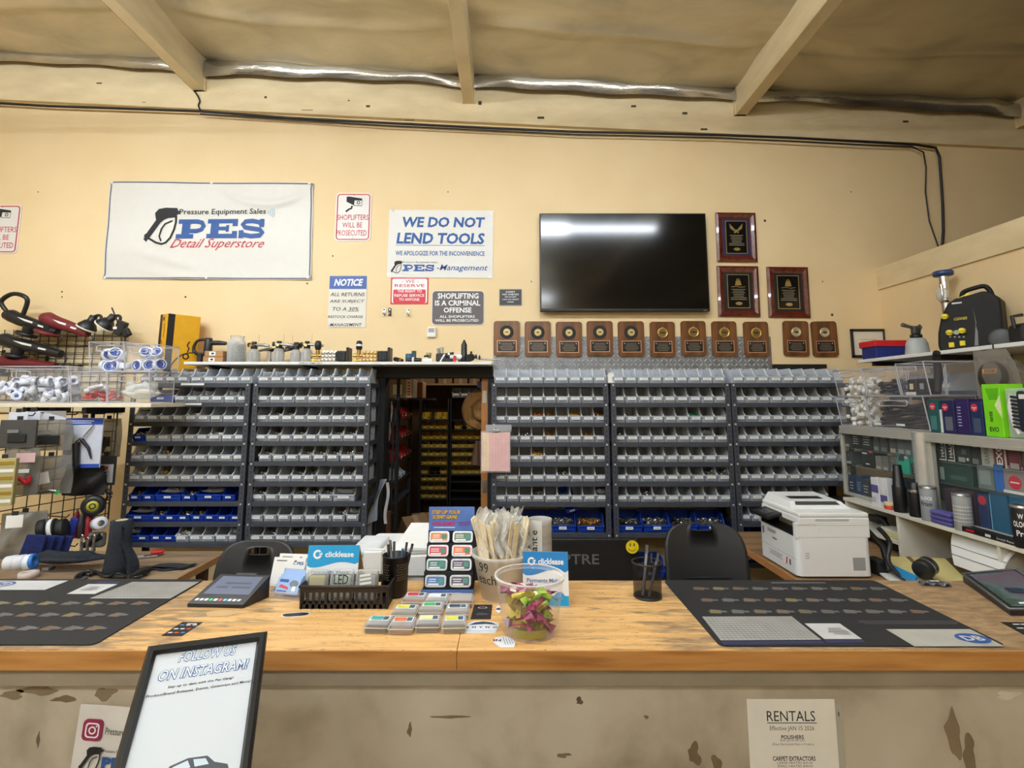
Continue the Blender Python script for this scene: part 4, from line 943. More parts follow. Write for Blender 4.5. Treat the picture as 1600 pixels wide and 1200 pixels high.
# ================================================================== LEFT SIDE: GRID PANELS, HANGING GOODS, CLEAR TUBS, DESK
WIRE = pl((24, 24, 26), .5)
def grid_panel(name, label, p0, p1, z0, z1, hooks):
    p0 = Vector(p0); p1 = Vector(p1); L = (p1 - p0).length; d = (p1 - p0) / L
    t = empty(name, label, 'grid panel', T(p0.x, p0.y, 0) @ RZ(math.degrees(math.atan2(d.y, d.x))))
    m = MB(); n = int(L / .076) + 1; r = .0035
    for i in range(n): m.cyl((i * .076, 0, z0), (i * .076, 0, z1), r, WIRE, n=5)
    for k in range(int((z1 - z0) / .076) + 1): m.cyl((0, -.005, z0 + k * .076), (L, -.005, z0 + k * .076), r, WIRE, n=5)
    for x in (0, L): m.cyl((x, 0, z0), (x, 0, z1), .006, WIRE, n=6)
    part('wire_mesh', m, t)
    for (x, z, l) in hooks:
        m = MB(); m.box((x, -.012, z - .015), (.022, .012, .06), WIRE); m.tube([(x, -.012, z), (x, -l, z), (x, -l - .02, z + .018)], .004, WIRE, n=5); part('hook', m, t)
    return t
ga, gb = at(-40, 560, 4.36), at(193, 560, 4.36)
grid_panel('grid_panel', 'black wire grid panel high on the back wall holding the polishers', (ga.x, 4.36), (gb.x, 4.36), 1.70, at(100, 515, 4.36).z, [(.25, 2.1, .12), (.62, 2.05, .12), (.9, 1.98, .1)])
GP0, GP1 = (-3.35, 2.7), (-3.0, 4.05)
grid_panel('grid_panel', 'black wire grid panel low on the left side covered with hanging packages', GP0, GP1, .78, 1.655, [(.5, 1.6, .1), (.75, 1.6, .1), (1.0, 1.6, .12), (1.2, 1.6, .12), (.45, 1.4, .1), (.8, 1.42, .1), (1.1, 1.2, .12), (.6, 1.1, .12), (.95, .93, .2), (.97, .745, .27), (.93, .86, .2)])
SLAT = noise_mat('slat_board', [(206, 190, 150), (222, 206, 168)], scale=(1, 1, 1), nscale=3, rough=.7)
m = MB()
for k in range(14): m.box(((ga.x + gb.x) / 2, YW - .012, 1.62 + k * .05), (gb.x - ga.x, .02, .042), SLAT)
thing('slat_board', m, 'cream slatted board on the wall behind the upper wire grid', 'wall board')
# --- white shelf with clear tubs
YT = 3.52
ZL = at(230, 630, YT).z
xa, xb = -3.75, at(236, 632, YT).x
t = empty('wall_shelf', 'cream shelf board carrying clear tubs at the left edge', 'shelf', T(-3.0, YT, ZL)); Mi = T(3.0, -YT, -ZL)
m = MB(Mi); m.box(((xa + xb) / 2, YT + .19, ZL - .014), (xb - xa, .38, .028), pl((226, 216, 190), .5), bev=.003); part('board', m, t)
for x in (-3.25, -2.85): m = MB(Mi); m.box((x, YT + .2, ZL - .05), (.03, .36, .042), BLACKM); part('bracket', m, t)
EDGE = pl((208, 208, 214), .15, 0, alpha=.55, var=0)
def tub(label, x0, x1, y0, y1, z, h, slant=.03):
    t = empty('clear_tub', label, 'tub', T((x0 + x1) / 2, y0, z), 'clear plastic tubs of loose stock')
    wd = x1 - x0; dp = y1 - y0; m = MB(); th = .004; ht = h
    m.box((0, dp / 2, th / 2), (wd, dp, th), CLR)
    m.box((0, dp - th / 2, ht / 2), (wd, th, ht), CLR)
    for s in (-1, 1): m.add([(s * wd / 2, 0, 0), (s * wd / 2, dp, 0), (s * wd / 2, dp, ht), (s * wd / 2, -slant, ht)], [(0, 1, 2, 3)], CLR)
    m.add([(-wd / 2, 0, 0), (wd / 2, 0, 0), (wd / 2, -slant, ht), (-wd / 2, -slant, ht)], [(0, 1, 2, 3)], CLR)
    part('walls', m, t)
    m = MB(); c = [(-wd / 2, -slant, ht), (wd / 2, -slant, ht), (wd / 2, dp, ht), (-wd / 2, dp, ht)]; m.tube(c, .0045, EDGE, n=6, closed=True)
    b = [(-wd / 2, 0, .003), (wd / 2, 0, .003), (wd / 2, dp, .003), (-wd / 2, dp, .003)]; m.tube(b, .004, EDGE, n=6, closed=True)
    for i in range(4): m.tube([b[i], c[i]], .004, EDGE, n=6)
    part('rim', m, t)
    m = MB(); y = -slant * .8 - .003; zc = ht * .78
    m.tube([(p[0], y - .002 + (p[1] - zc) * -.1, p[1]) for p in rr_poly(0, zc, min(.13, wd * .6), ht * .18, ht * .085)], .0035, EDGE, n=5, closed=True); part('hand_hole', m, t)
    return t
h1 = .245; zT = ZL + .001
tx = lambda u: at(u, 600, YT).x
tub('clear tub of white and blue spools at the left edge on the cream shelf', tx(-42), tx(104), YT + .03, YT + .30, zT, h1)
tub('clear tub of red and white pieces, lower middle on the cream shelf', tx(108), tx(164), YT + .03, YT + .27, zT, .21)
tub('clear tub of crumpled white bags, lower right on the cream shelf', tx(166), tx(232), YT + .03, YT + .27, zT, .21)
tub('clear tub of tape rolls, upper middle, stacked over the red pieces', tx(131), tx(186), YT + .04, YT + .27, zT + .2125, .2)
tub('clear tub of tape rolls, upper right, stacked over the white bags', tx(187), tx(236), YT + .04, YT + .27, zT + .2125, .185)
WR = pl((222, 226, 236), .4, var=.02); BR = pl((36, 66, 150), .5)
rnd = random.Random(3); proto_ = {}
def roll(nm, kind, M, label, cat, group):
    if kind not in proto_:
        if kind == 'cap':
            m = MB(); m.lathe([(.0, .012), (.012, .012), (.016, .03), (.03, .03), (.031, .0), (.028, .0)], WR, n=16); o = m.build(nm)
            m2 = MB(); m2.disc(0, 0, .012, .0131, BR, n=12); part('core', m2, o)
        elif kind == 'roll':
            m = MB(); m.lathe([(.022, 0), (.04, 0), (.041, .004), (.041, .034), (.04, .038), (.022, .038), (.022, 0)], WR, n=20); o = m.build(nm)
            m2 = MB(); m2.lathe([(.0, .028), (.0215, .028), (.0215, .01), (0, .01)], BR, n=16); m2.ring(0, 0, .0225, .031, .0386, BR); m2.ring(0, 0, .0225, .031, -.0006, BR); part('core', m2, o)
        elif kind == 'red':
            m = MB(); m.tube([(-.04, 0, 0), (.0, .0, .004), (.035, 0, 0)], [.008, .012, .009], RED, n=8); m.box((.03, 0, .004), (.02, .024, .014), RED, bev=.003); o = m.build(nm)
        elif kind == 'wht':
            m = MB(); m.cyl((-.035, 0, 0), (.035, 0, 0), .012, WR, n=10); m.cyl((.035, 0, 0), (.045, 0, 0), .015, WR, n=10); o = m.build(nm)
        elif kind == 'plug':
            m = MB(); m.lathe([(0, 0), (.013, .001), (.015, .005), (.014, .03), (.01, .034), (0, .035)], pl((236, 232, 222), .55, var=.02), n=12); o = m.build(nm)
        proto_[kind] = (o, kids(o)); tag(o, label, cat, group); o.matrix_world = M; return o
    o, ch = proto_[kind]; return copy_tree(o, M, label, group, ch)
def rot3(): return Euler((rnd.random() * 6.3, rnd.random() * 6.3, rnd.random() * 6.3)).to_matrix().to_4x4()
# white caps filling the left tub
for k in range(88):
    lay = k // 22; x = tx(-36) + .05 + rnd.random() * (tx(100) - tx(-36) - .08); y = YT + .075 + rnd.random() * .17; z = zT + .035 + lay * .036 + rnd.random() * .012
    roll('plastic_spool', 'cap', T(x, y, z) @ rot3(), 'small white plastic spool with blue centre heaped in the left clear tub', 'spool', 'white spools in the left tub')
for k in range(12):
    x = tx(116) + rnd.random() * (tx(158) - tx(116)); y = YT + .085 + rnd.random() * .12; z = zT + .024 + .05 * rnd.random()
    roll('red_clip', 'red', T(x, y, z) @ RZ(rnd.random() * 180) @ RY(rnd.random() * 50 - 25), 'bright red plastic clip in the lower middle clear tub', 'clip', 'red clips in the tub')
for k in range(6):
    x = tx(118) + rnd.random() * (tx(152) - tx(118)); y = YT + .09 + rnd.random() * .1; z = zT + .08 + .03 * rnd.random()
    roll('white_tube', 'wht', T(x, y, z) @ RZ(rnd.random() * 180) @ RY(rnd.random() * 40 - 20), 'short white plastic tube on top of the red clips', 'tube', 'white tubes in the tub')
zR = zT + .2125 + .005
def rlab(k, where): return 'white tape roll with blue core in the %s clear tub' % where
for k, (u, dz, rx, rz) in enumerate([(139, .041, 90, 60), (150, .03, 80, 20), (163, .041, 90, -20), (174, .02, 0, 0), (142, .118, 90, 50), (154, .115, 60, 40), (168, .10, 70, -30)]):
    roll('tape_roll', 'roll', T(tx(u) , YT + .12, zR + dz) @ RZ(rz) @ RX(rx), rlab(k, 'upper middle'), 'tape', 'tape rolls in the upper middle tub')
for k, (u, dz, rx, rz) in enumerate([(198, .042, 90, -10), (214, .042, 84, 15), (226, .045, 80, 60), (205, .12, 60, 30), (216, .115, 75, -20), (224, .12, 60, 10)]):
    roll('tape_roll', 'roll', T(tx(u), YT + .12, zR + dz) @ RZ(rz) @ RX(rx), rlab(k, 'upper right'), 'tape', 'tape rolls in the upper right tub')
m = bag_mesh(77, .27, clearish((226, 226, 220), .5, .3), h=.2); o = m.build('plastic_bags'); o.matrix_world = T(tx(199), YT + .06, zT - .02)
tag(o, 'crumpled white plastic bags heaped in the lower right clear tub', 'bags', None, 'stuff')
# --- polishers hanging on the upper grid
YP = 4.2
def pxz(u, v): p = at(u, v, YP); return p
def polisher(label, u0, v0, u1, v1, r, body, padmat, pad_at=.1, loop=True, wl=True, padr=.075):
    a = at(u0, v0, YP); b = at(u1, v1, YP); L = (b - a).length; ang = math.degrees(math.atan2(b.z - a.z, b.x - a.x))
    t = empty('polisher', label, 'polisher', T(a.x, YP, a.z) @ RY(-ang), 'polishers on the upper wire grid')
    m = MB(); m.tube([(0, 0, 0), (L * .12, 0, r * .2), (L * .3, 0, .0), (L * .62, 0, 0), (L * .8, 0, -r * .1), (L, 0, -r * .2)], [r * .8, r * 1.25, r * 1.2, r, r * .85, r * .75], body, n=12); m.box((L * .55, 0, -r * .7), (L * .3, r * 1.3, r * .6), BLACK, bev=r * .2); part('body', m, t)
    m = MB(); m.cyl((L * pad_at, 0, -r * .6), (L * pad_at, -.0, -r * 1.9), r * 1.1, BLACK, r1=r * .9); gh = part('gear_head', m, t)
    m = MB(); m.lathe([(0, 0), (padr * .9, 0), (padr, -.01), (padr, -.02), (padr * .92, -.03), (0, -.03)], padmat, T(L * pad_at, 0, -r * 1.9), n=24); part('backing_pad', m, gh)
    if loop: m = MB(); m.tube([(L * .02, 0, r * .6), (-L * .12, -.02, r * 2.2), (L * .02, -.03, r * 4.2), (L * .22, -.03, r * 4.6), (L * .32, -.02, r * 3.8), (L * .3, 0, r * 1.1)], r * .42, BLACK, n=8); part('loop_handle', m, t)
    if wl: m = MB(); m.box((L * .45, -r * 1.02, r * .3), (L * .3, .004, r * .35), WHITE); m.box((L * .76, -r * .9, r * .1), (L * .12, .004, r * .3), WHITE); part('maker_strip', m, t)
    m = MB(); m.tube([(L, 0, -r * .2), (L + .06, -.01, -.03), (L + .05, -.02, -.1), (L - .05, -.02, -.12)], .005, CABLE, n=5); part('cord', m, t)
    return t
polisher('black polisher with big loop handle at the top left of the upper grid', 8, 492, 90, 518, .042, BLACK, BLACK, .5, True)
polisher('black polisher on the second row of the upper grid', -4, 530, 96, 552, .044, BLACK, BLACK, .35, False)
polisher('dark red polisher lying lowest on the upper grid behind the tubs', -8, 566, 88, 571, .04, pl((96, 26, 32), .4), BLACK, .1, False, False)
REDD = pl((112, 32, 38), .55)
polisher('red orbital polisher hanging second from left on the upper grid', 66, 497, 138, 520, .045, REDD, REDD, .22, False, True, .09)
for i, (u, v, lb) in enumerate([(137, 510, 'black round sander pad with white rim, left of two on the grid'), (165, 507, 'black round sander pad with white rim, right of two on the grid')]):
    p = at(u, v, YP); t = empty('sander_head', lb, 'sander', T(p.x, YP, p.z) @ RY(28 + 12 * i) , 'sanders on the upper grid')
    m = MB(); m.lathe([(0, .05), (.04, .045), (.068, .0), (.07, -.012)], BLACK, n=24); m.lathe([(0, .1), (.028, .095), (.03, .045)], BLACK, n=16); part('body', m, t)
    m = MB(); m.lathe([(.07, -.012), (.074, -.014), (.074, -.024), (0, -.024)], pl((228, 224, 206), .6), n=24); part('pad_rim', m, t)
    m = MB(); m.tube([(0, 0, .09), (.03, 0, .12), (.06, 0, .11), (.08, 0, .05)], .012, BLACK, n=7); part('handle', m, t)
p = at(189, 513, YP); m = MB(); m.box((0, 0, 0), (.07, .05, .12), BLACK, bev=.01, M=RY(20)); m.cyl((-.03, 0, .05), (-.09, 0, .17), .006, BLACK, n=6); m.box((.03, -.01, -.06), (.06, .04, .07), BLACKM, bev=.012, M=RY(-30)); m.box((-.03, -.025, .0), (.03, .004, .02), WHITE)
thing('black_charger', m, 'black bracket-shaped tool with thin rod at the right end of the upper grid', 'tool', p)
# --- packages hanging on the lower side grid
GRYB = clearish((122, 120, 114), .55, .25)
def gy(u): return 3.20 + u / 178.0 * .66
def pack(name, label, u0, v0, u1, v1, mat, rz=12, th=.02, draw=None, cat='package', group='packages hanging on the lower grid', wob=0, yo=0):
    uc = (u0 + u1) / 2; Y = gy(uc) + yo; a = at(u0, v0, Y); b = at(u1, v1, Y); ww = (b.x - a.x); hh = a.z - b.z
    t = empty(name, label, cat, T((a.x + b.x) / 2, Y, a.z) @ RZ(rz), group)
    ww /= math.cos(R(rz))
    if wob:
        m = MB(); r_ = random.Random(int(u0 * 7 + v0))
        ph = [r_.random() * 6 for _ in range(3)]
        f = lambda s: (lambda u, v: ((u - .5) * ww * (1 - .12 * (1 - v) ** 3), s * (.004 + th * .5 * math.sin(math.pi * u) * math.sin(math.pi * min(1, v * .9 + .06))) + wob * .3 * math.sin(9 * u + 7 * v + ph[0]), -v * hh))
        m.grid(f(-1), 14, 14, mat); m.grid(f(1), 14, 14, mat); part('bag', m, t)
    else:
        m = MB(); m.box((0, 0, -hh / 2), (ww, th, hh), mat, bev=.002, seg=1); part('card', m, t)
    if draw:
        m = MB(T(0, -th / 2 - .001, -hh / 2) @ WALLM); draw(m, ww, hh); part('contents', m, t)
    m = MB(); m.box((0, .0, .008), (.03, .003, .03), WIRE); part('hang_tab', m, t)
    return t
def gunpack(m, w_, h_):
    m.rect(0, h_ * .43, w_ * .98, h_ * .13, .0005, pl((34, 70, 160), .5)); m.rect(0, -h_ * .46, w_ * .98, h_ * .075, .0005, pl((34, 70, 160), .5)); m.lines(-.02, h_ * .42, w_ * .7, h_ * .08, 2, .001, WINK, fill=.3)
    m.tube([(w_ * .28, h_ * .36, .012), (w_ * .05, h_ * .12, .016)], .005, CHROME, n=6); m.tube([(w_ * .02, h_ * .1, .018), (-w_ * .2, -h_ * .04, .016)], .012, CHROME, n=8); m.tube([(-w_ * .12, -h_ * .0, .018), (-w_ * .06, -h_ * .46, .018)], [.022, .02], BLACK, n=10); m.tube([(.0, h_ * .08, .016), (w_ * .2, -h_ * .1, .014), (w_ * .3, -h_ * .32, .014)], [.013, .01, .004], BLACK, n=8)
pack('spray_gun_package', 'white and blue carded black blow gun, brightest package on the lower grid', 107, 653, 153, 731, pl((196, 200, 212), .35), 8, .012, gunpack, yo=-.08)
def dark(m, w_, h_): m.box((0, -h_ * .15, .004), (w_ * .5, h_ * .3, .01), BLACKM, bev=.004); m.rect(-.02, h_ * .1, w_ * .3, h_ * .12, .012, pl((120, 120, 116), .6))
pack('bagged_part', 'gray bagged part at the top, left of the blow gun card', 50, 656, 106, 704, GRYB, 14, .03, dark, wob=.02)
pack('bagged_part', 'gray bagged wire parts at the top, right of the blow gun card', 152, 654, 184, 714, GRYB, 14, .03, lambda m, w_, h_: (m.tube([(-.03, -h_ * .3, .0), (.02, -h_ * .1, .01), (-.01, -h_ * .35, .01), (.03, -h_ * .4, .0)], .006, DKGREY), m.box((0, -h_ * .1, .003), (.05, .07, .008), pl((52, 48, 42), .6))), wob=.02)
pack('bagged_part', 'pale gray bag with pasted white tag in the middle of the lower grid', 50, 712, 104, 772, GRYB, 16, .035, lambda m, w_, h_: (m.rect(-w_ * .08, -h_ * .05, w_ * .26, h_ * .3, .014, PAPER, M=RZ(12)), m.tube([(-.05, -h_ * .42, .01), (.0, -h_ * .36, .014), (.06, -h_ * .42, .01)], .009, STEEL), m.disc(w_ * .25, -h_ * .44, .016, .014, pl((40, 160, 80), .4))), wob=.03)
pack('bagged_part', 'bag with pink tag and red part near the left edge of the grid', 14, 700, 52, 774, GRYB, 18, .03, lambda m, w_, h_: (m.rect(w_ * .15, h_ * .3, w_ * .5, h_ * .2, .014, pl((206, 170, 166), .7)), m.tube([(-w_ * .25, -h_ * .2, .01), (0, -h_ * .12, .014), (w_ * .25, -h_ * .24, .012), (w_ * .3, -h_ * .1, .012)], .013, RED), m.rect(w_ * .1, h_ * .02, w_ * .35, h_ * .08, .013, PAPER)), wob=.02)
pack('bagged_part', 'dark gray bagged part at the top left under the shelf', 10, 656, 48, 700, pl((64, 62, 60), .5), 20, .02, dark)
pack('yellow_package', 'yellow and white stacked package cut by the left edge', -8, 716, 15, 790, pl((176, 164, 110), .6), 20, .04, lambda m, w_, h_: [m.rect(0, h_ * (.4 - .16 * k), w_ * .9, h_ * .07, .001, WHITE if k % 2 else pl((150, 120, 30), .6)) for k in range(6)] and None, yo=-.02)
pack('glove_pack', 'black gloves hanging in the middle right of the lower grid', 103, 728, 160, 774, BLACKM, 8, .05, None, wob=.05, yo=-.02)
pack('fitting_package', 'carded chrome fitting at the right end of the lower grid', 151, 712, 177, 758, pl((60, 60, 62), .4), 6, .02, lambda m, w_, h_: (m.rect(.0, -h_ * .1, w_ * .9, h_ * .62, .001, pl((226, 222, 220), .5)), m.rect(-.01, -h_ * .1, w_ * .5, h_ * .5, .0015, DKGREY), m.rect(0, h_ * .1, w_ * .4, h_ * .07, .002, RED), m.cyl((-.02, -h_ * .28, .008), (.03, .0, .012), .012, CHROME)))
pack('paper_card', 'row of white hang cards at the top of the lower grid, left one', 17, 644, 40, 662, pl((206, 208, 214), .6), 14, .004, None, group='white hang cards under the cream shelf', cat='card', yo=.06)
pack('paper_card', 'white hang card at the top of the lower grid, middle one', 42, 643, 60, 657, pl((206, 208, 214), .6), 14, .004, None, group='white hang cards under the cream shelf', cat='card', yo=.06)
pack('paper_card', 'white hang card at the top of the lower grid, right one', 63, 642, 99, 656, pl((206, 208, 214), .6), 14, .004, None, group='white hang cards under the cream shelf', cat='card', yo=.06)
p = at(150, 768, 3.78); m = MB(); m.tube([(.05 * math.cos(a * .5), -.03, -.02 + .035 * math.sin(a * .5)) for a in range(13)], .007, BLACK, n=6); m.tube([(.06 * math.cos(a * .5), -.01, -.02 + .042 * math.sin(a * .5)) for a in range(13)], .006, DKGREY, n=6)
thing('coiled_hose', m, 'small black coiled hose hanging under the chrome fitting card', 'hose', at(164, 768, 3.8))
# wheel
t = empty('caster_wheel', 'black wheel with yellow hub hanging on the lower grid', 'wheel', at(146, 790, 3.6) - Vector((0, .0, 0)))
t.matrix_world = T(*at(146, 790, 3.6)) @ RZ(25) @ RX(90)
m = MB(); m.lathe([(.035, -.025), (.055, -.03), (.068, -.015), (.068, .015), (.055, .03), (.035, .025)], BLACK, n=28, smooth=True); part('tyre', m, t)
m = MB(); m.lathe([(0, .026), (.034, .026), (.036, .02), (.036, -.02), (0, -.026)], pl((176, 170, 44), .5), n=22); m.ring(0, 0, .012, .02, .0265, BLACK, n=14); part('hub', m, t)
# red bottles/straps, tape, chrome tools
for i, (u, colr) in enumerate([(121, (126, 28, 36)), (131, (60, 52, 56)), (142, (158, 36, 44))]):
    p = at(u, 799, 3.62); m = MB(); m.tube([(0, 0, 0), (0, -.005, -.04), (.004, -.01, -.17)], [.01, .026, .024], pl(colr, .5), n=10, flat=.7); m.cyl((0, 0, 0), (0, 0, .02), .008, CHROME, n=6)
    thing('strap_bundle', m, ['dark red strap bundle hanging left beneath the wheel', 'gray strap bundle hanging between two red ones', 'bright red strap bundle hanging right beneath the wheel'][i], 'strap', p, 'strap bundles on the lower grid')
m = MB(); m.lathe([(.02, -.03), (.042, -.03), (.042, .03), (.02, .03)], WR, n=18); t = thing('tape_roll', m, 'white tape roll hanging right of the red straps', 'tape', T(*at(155, 818, 3.6)) @ RZ(60) @ RX(80))
for i, (u, v, ln) in enumerate([(128, 838, .14), (137, 842, .13), (147, 838, .12)]):
    p = at(u, v, 3.45); m = MB(); m.tube([(0, 0, 0), (.004, -.005, -ln * .5), (-.006, 0, -ln)], [.008, .006, .012], CHROME, n=7); m.lathe([(.008, 0), (.014, 0), (.014, .006), (.008, .006)], CHROME, T(0, 0, 0) @ RX(90), n=10); m.tube([(.01, -.01, -.03), (.02, -.01, -ln * .8)], .006, DKGREY, n=6)
    thing('chrome_coupler', m, ['left chrome coupler hanging above the desk', 'middle chrome coupler hanging above the desk', 'right chrome coupler hanging above the desk'][i], 'coupler', p, 'chrome couplers on the lower grid')
m = MB(); m.box((0, 0, 0), (.12, .05, .1), pl((120, 120, 114), .4, .3), bev=.02); m.cyl((-.05, -.03, -.03), (.05, -.03, .03), .02, BLACK); thing('metal_bracket', m, 'gray and black metal hardware hanging behind the black cloth roll', 'hardware', at(150, 843, 3.62))
# navy pads
PADB = noise_mat('navy_microfibre', [(16, 26, 74), (24, 40, 104)], nscale=60, rough=.95, bump=.4, bscale=160)
for i in range(4):
    pa = at(58 + i * 14, 838, 3.26 + .05 * i); m = MB(); m.box((0, 0, -.078), (.10, .022, .17), PADB, bev=.008); m.box((0, -.0115, -.078), (.06, .002, .004), BLACKM)
    thing('navy_pad', m, ['leftmost navy microfibre pad hanging over the desk', 'second navy microfibre pad from the left', 'third navy microfibre pad from the left', 'rightmost navy microfibre pad beside the chrome couplers'][i], 'pad', T(*pa) @ RZ(30) @ RX(-4) @ RY(12), 'navy pads hanging on the lower grid')
for i, (u, v) in enumerate([(68, 826), (82, 826), (97, 826)]):
    p = at(u, v, 3.36 + .03 * i); m = MB(); m.lathe([(.0, -.02), (.058, -.02), (.06, -.015), (.06, .015), (.058, .02), (0, .02)], BLACKM, n=22)
    if i == 1: m.lathe([(.0602, -.012), (.061, -.012), (.061, .012), (.0602, .012)], WHITE, n=22)
    thing('black_foam_pad', m, ['left black round foam pad above the navy pads', 'middle black round foam pad with white band', 'right black round foam pad above the navy pads'][i], 'foam pad', T(*p) @ RZ(20) @ RY(80), 'black foam pads on the lower grid')
p = at(98, 818, 3.55); m = MB(); m.box((0, 0, 0), (.05, .02, .12), pl((26, 44, 130), .8), bev=.008, M=RY(14)); thing('blue_wash_mitt', m, 'small blue mitt hanging right of the black foam pads', 'mitt', at(113, 824, 3.5))
pack('gray_bag', 'large pale gray plastic bag hanging low near the left edge', 12, 800, 60, 872, clearish((136, 136, 130), .6, .3), 22, .07, None, wob=.05, yo=-.02)
pack('white_card', 'small bright white card hanging at the left above the gray bag', 14, 805, 31, 825, PAPER, 24, .004, None, cat='card', yo=-.1)
# --- low desk on the left
DZ_ = .75; dx = atz(300, 890, DZ_).x; dyb = atz(420 - 80, 861, DZ_).y
DWOOD = noise_mat('worn_desk_top', [(104, 84, 66), (142, 118, 92), (160, 136, 106)], scale=(1, 6, 6), nscale=2.2, rough=.55)
t = empty('side_desk', 'brown worn wooden desk behind the left end of the counter', 'desk', T(-2.5, 2.7, 0)); Mi = T(2.5, -2.7, 0)
m = MB(Mi); m.box(((dx - 3.3) / 2, (2.12 + dyb) / 2, DZ_ - .02), (dx + 3.3, dyb - 2.12, .04), DWOOD, bev=.003); part('desk_top', m, t)
m = MB(Mi); m.box((dx + .003, (2.12 + dyb) / 2, DZ_ - .021), (.008, dyb - 2.12, .038), pl((176, 128, 78), .5)); part('edge_strip', m, t)
for (x, y) in ((-3.2, 2.2), (-3.2, dyb - .08), (dx - .1, 2.2), (dx - .1, dyb - .08)): m = MB(Mi); m.box((x, y, (DZ_ - .04) / 2), (.05, .05, DZ_ - .04), pl((96, 66, 40), .6)); part('leg', m, t)
BCL = noise_mat('black_cloth', [(22, 26, 32), (34, 40, 48)], nscale=80, rough=.95, bump=.3, bscale=200)
p = atz(183, 897, DZ_)
t = empty('cloth_roll', 'upright roll of black cloth with a loose flap on the left desk', 'cloth roll', T(p.x, p.y, DZ_ + .001))
m = MB(); m.lathe([(0, 0), (.072, 0), (.066, .05), (.054, .18), (.052, .285), (.03, .287), (.03, .28)], BCL, n=26); m.lathe([(.0, .27), (.03, .27), (.03, .287), (.022, .289), (.022, .27)], pl((190, 176, 146), .7), n=16); part('roll', m, t)
m = MB(); m.grid(lambda u, v: (.045 + .075 * u * (1 - v) ** .8 + .012 * math.sin(v * 6), -.045 + .03 * u + .015 * math.sin(u * 7 + v * 3), .27 * v * (1 - .15 * u) + .002), 10, 16, BCL); part('flap', m, t)
p = atz(222, 872, DZ_); m = MB(); m.box((0, 0, .006), (.16, .05, .01), STEEL, M=RZ(28), bev=.002); m.box((.07, .035, .02), (.07, .035, .02), RED, M=RZ(18), bev=.008); m.box((-.03, -.012, .014), (.08, .02, .008), pl((220, 220, 220), .3, .6), M=RZ(28))
thing('snips', m, 'steel cutter with red handle lying at the back of the left desk', 'tool', T(p.x, p.y, DZ_ + .001))
p = atz(262, 888, DZ_); m = MB(); m.grid(lambda u, v: ((u - .5) * .22 + .03 * v, (v - .5) * .1 + .01 * math.sin(9 * u), .004 + .006 * math.sin(5 * u + 3 * v) ** 2), 14, 6, BCL); m.grid(lambda u, v: ((u - .5) * .2 + .03 * v, (v - .5) * .07, .014 + .004 * math.sin(4 * u)), 14, 6, BCL)
thing('folded_cloth', m, 'flat black cloth lying near the right edge of the left desk', 'cloth', T(p.x, p.y, DZ_ + .001))
p = atz(60, 893, DZ_); m = bag_mesh(31, .5, BCL, h=.1); thing('black_bag', m, 'crumpled black fabric bag on the left end of the desk', 'bag', T(p.x + .1, p.y - .05, DZ_ - .012))
p = at(90, 888, 2.85); m = MB(); m.box((0, 0, 0), (.06, .03, .02), BLACK, bev=.006); m.box((0, -.016, 0), (.035, .003, .014), pl((150, 150, 150), .3, .8)); thing('belt_buckle', m, 'black buckle on the crumpled fabric bag', 'buckle', T(p.x, p.y - .06, p.z + .02))
for i, (u, v, colr) in enumerate([(18, 880, (206, 206, 208)), (32, 879, (200, 202, 206)), (47, 878, (36, 110, 190))]):
    p = at(u, v, 2.75); m = MB(); m.lathe([(.018, -.022), (.036, -.022), (.037, -.018), (.037, .018), (.036, .022), (.018, .022), (.018, -.022)], pl(colr, .4), n=20); 
    if i == 2: m.lathe([(.0371, -.02), (.0378, -.02), (.0378, .008), (.0371, .008)], pl((214, 226, 236), .4), n=20)
    thing('tape_roll', m, ['leftmost pale tape roll lying on the desk by the left edge', 'middle pale tape roll lying on the desk by the left edge', 'blue tape roll lying on the desk by the left edge'][i], 'tape', T(*p) @ RZ(14) @ RY(82), 'tape rolls lying on the left desk')
p = atz(44, 903, DZ_); m = MB(); m.lathe([(.022, 0), (.045, 0), (.045, .03), (.022, .03), (.022, 0)], pl((206, 190, 182), .6), n=22); thing('tape_roll', m, 'pinkish tape roll lying flat on the desk just behind the left mat', 'tape', T(p.x, p.y, DZ_ + .001))
pts = [atz(u, v, DZ_ + .012) for (u, v) in [(125, 900), (132, 893), (139, 898), (146, 893), (160, 897), (175, 900), (195, 901), (212, 898), (225, 893), (236, 889)]]
m = MB(); m.tube(pts, .009, BLACK, n=7); p = atz(131, 899, DZ_ + .012); m.tube([(p.x + .035 * math.cos(a), p.y + .035 * math.sin(a), DZ_ + .012 + .012 * math.sin(a)) for a in [k * .45 for k in range(14)]], .008, BLACK, n=7); m.tube([atz(u, v, DZ_ + .02) for (u, v) in [(150, 893), (165, 901), (185, 896), (205, 902), (222, 900)]], .007, BLACK, n=6); m.tube([atz(u, v, DZ_ + .026) for (u, v) in [(205, 901), (218, 895), (232, 890)]], [.012, .022, .02], BLACK, n=8)
thing('cable', m, 'tangle of black cables on the left desk before the cloth roll', 'cable')
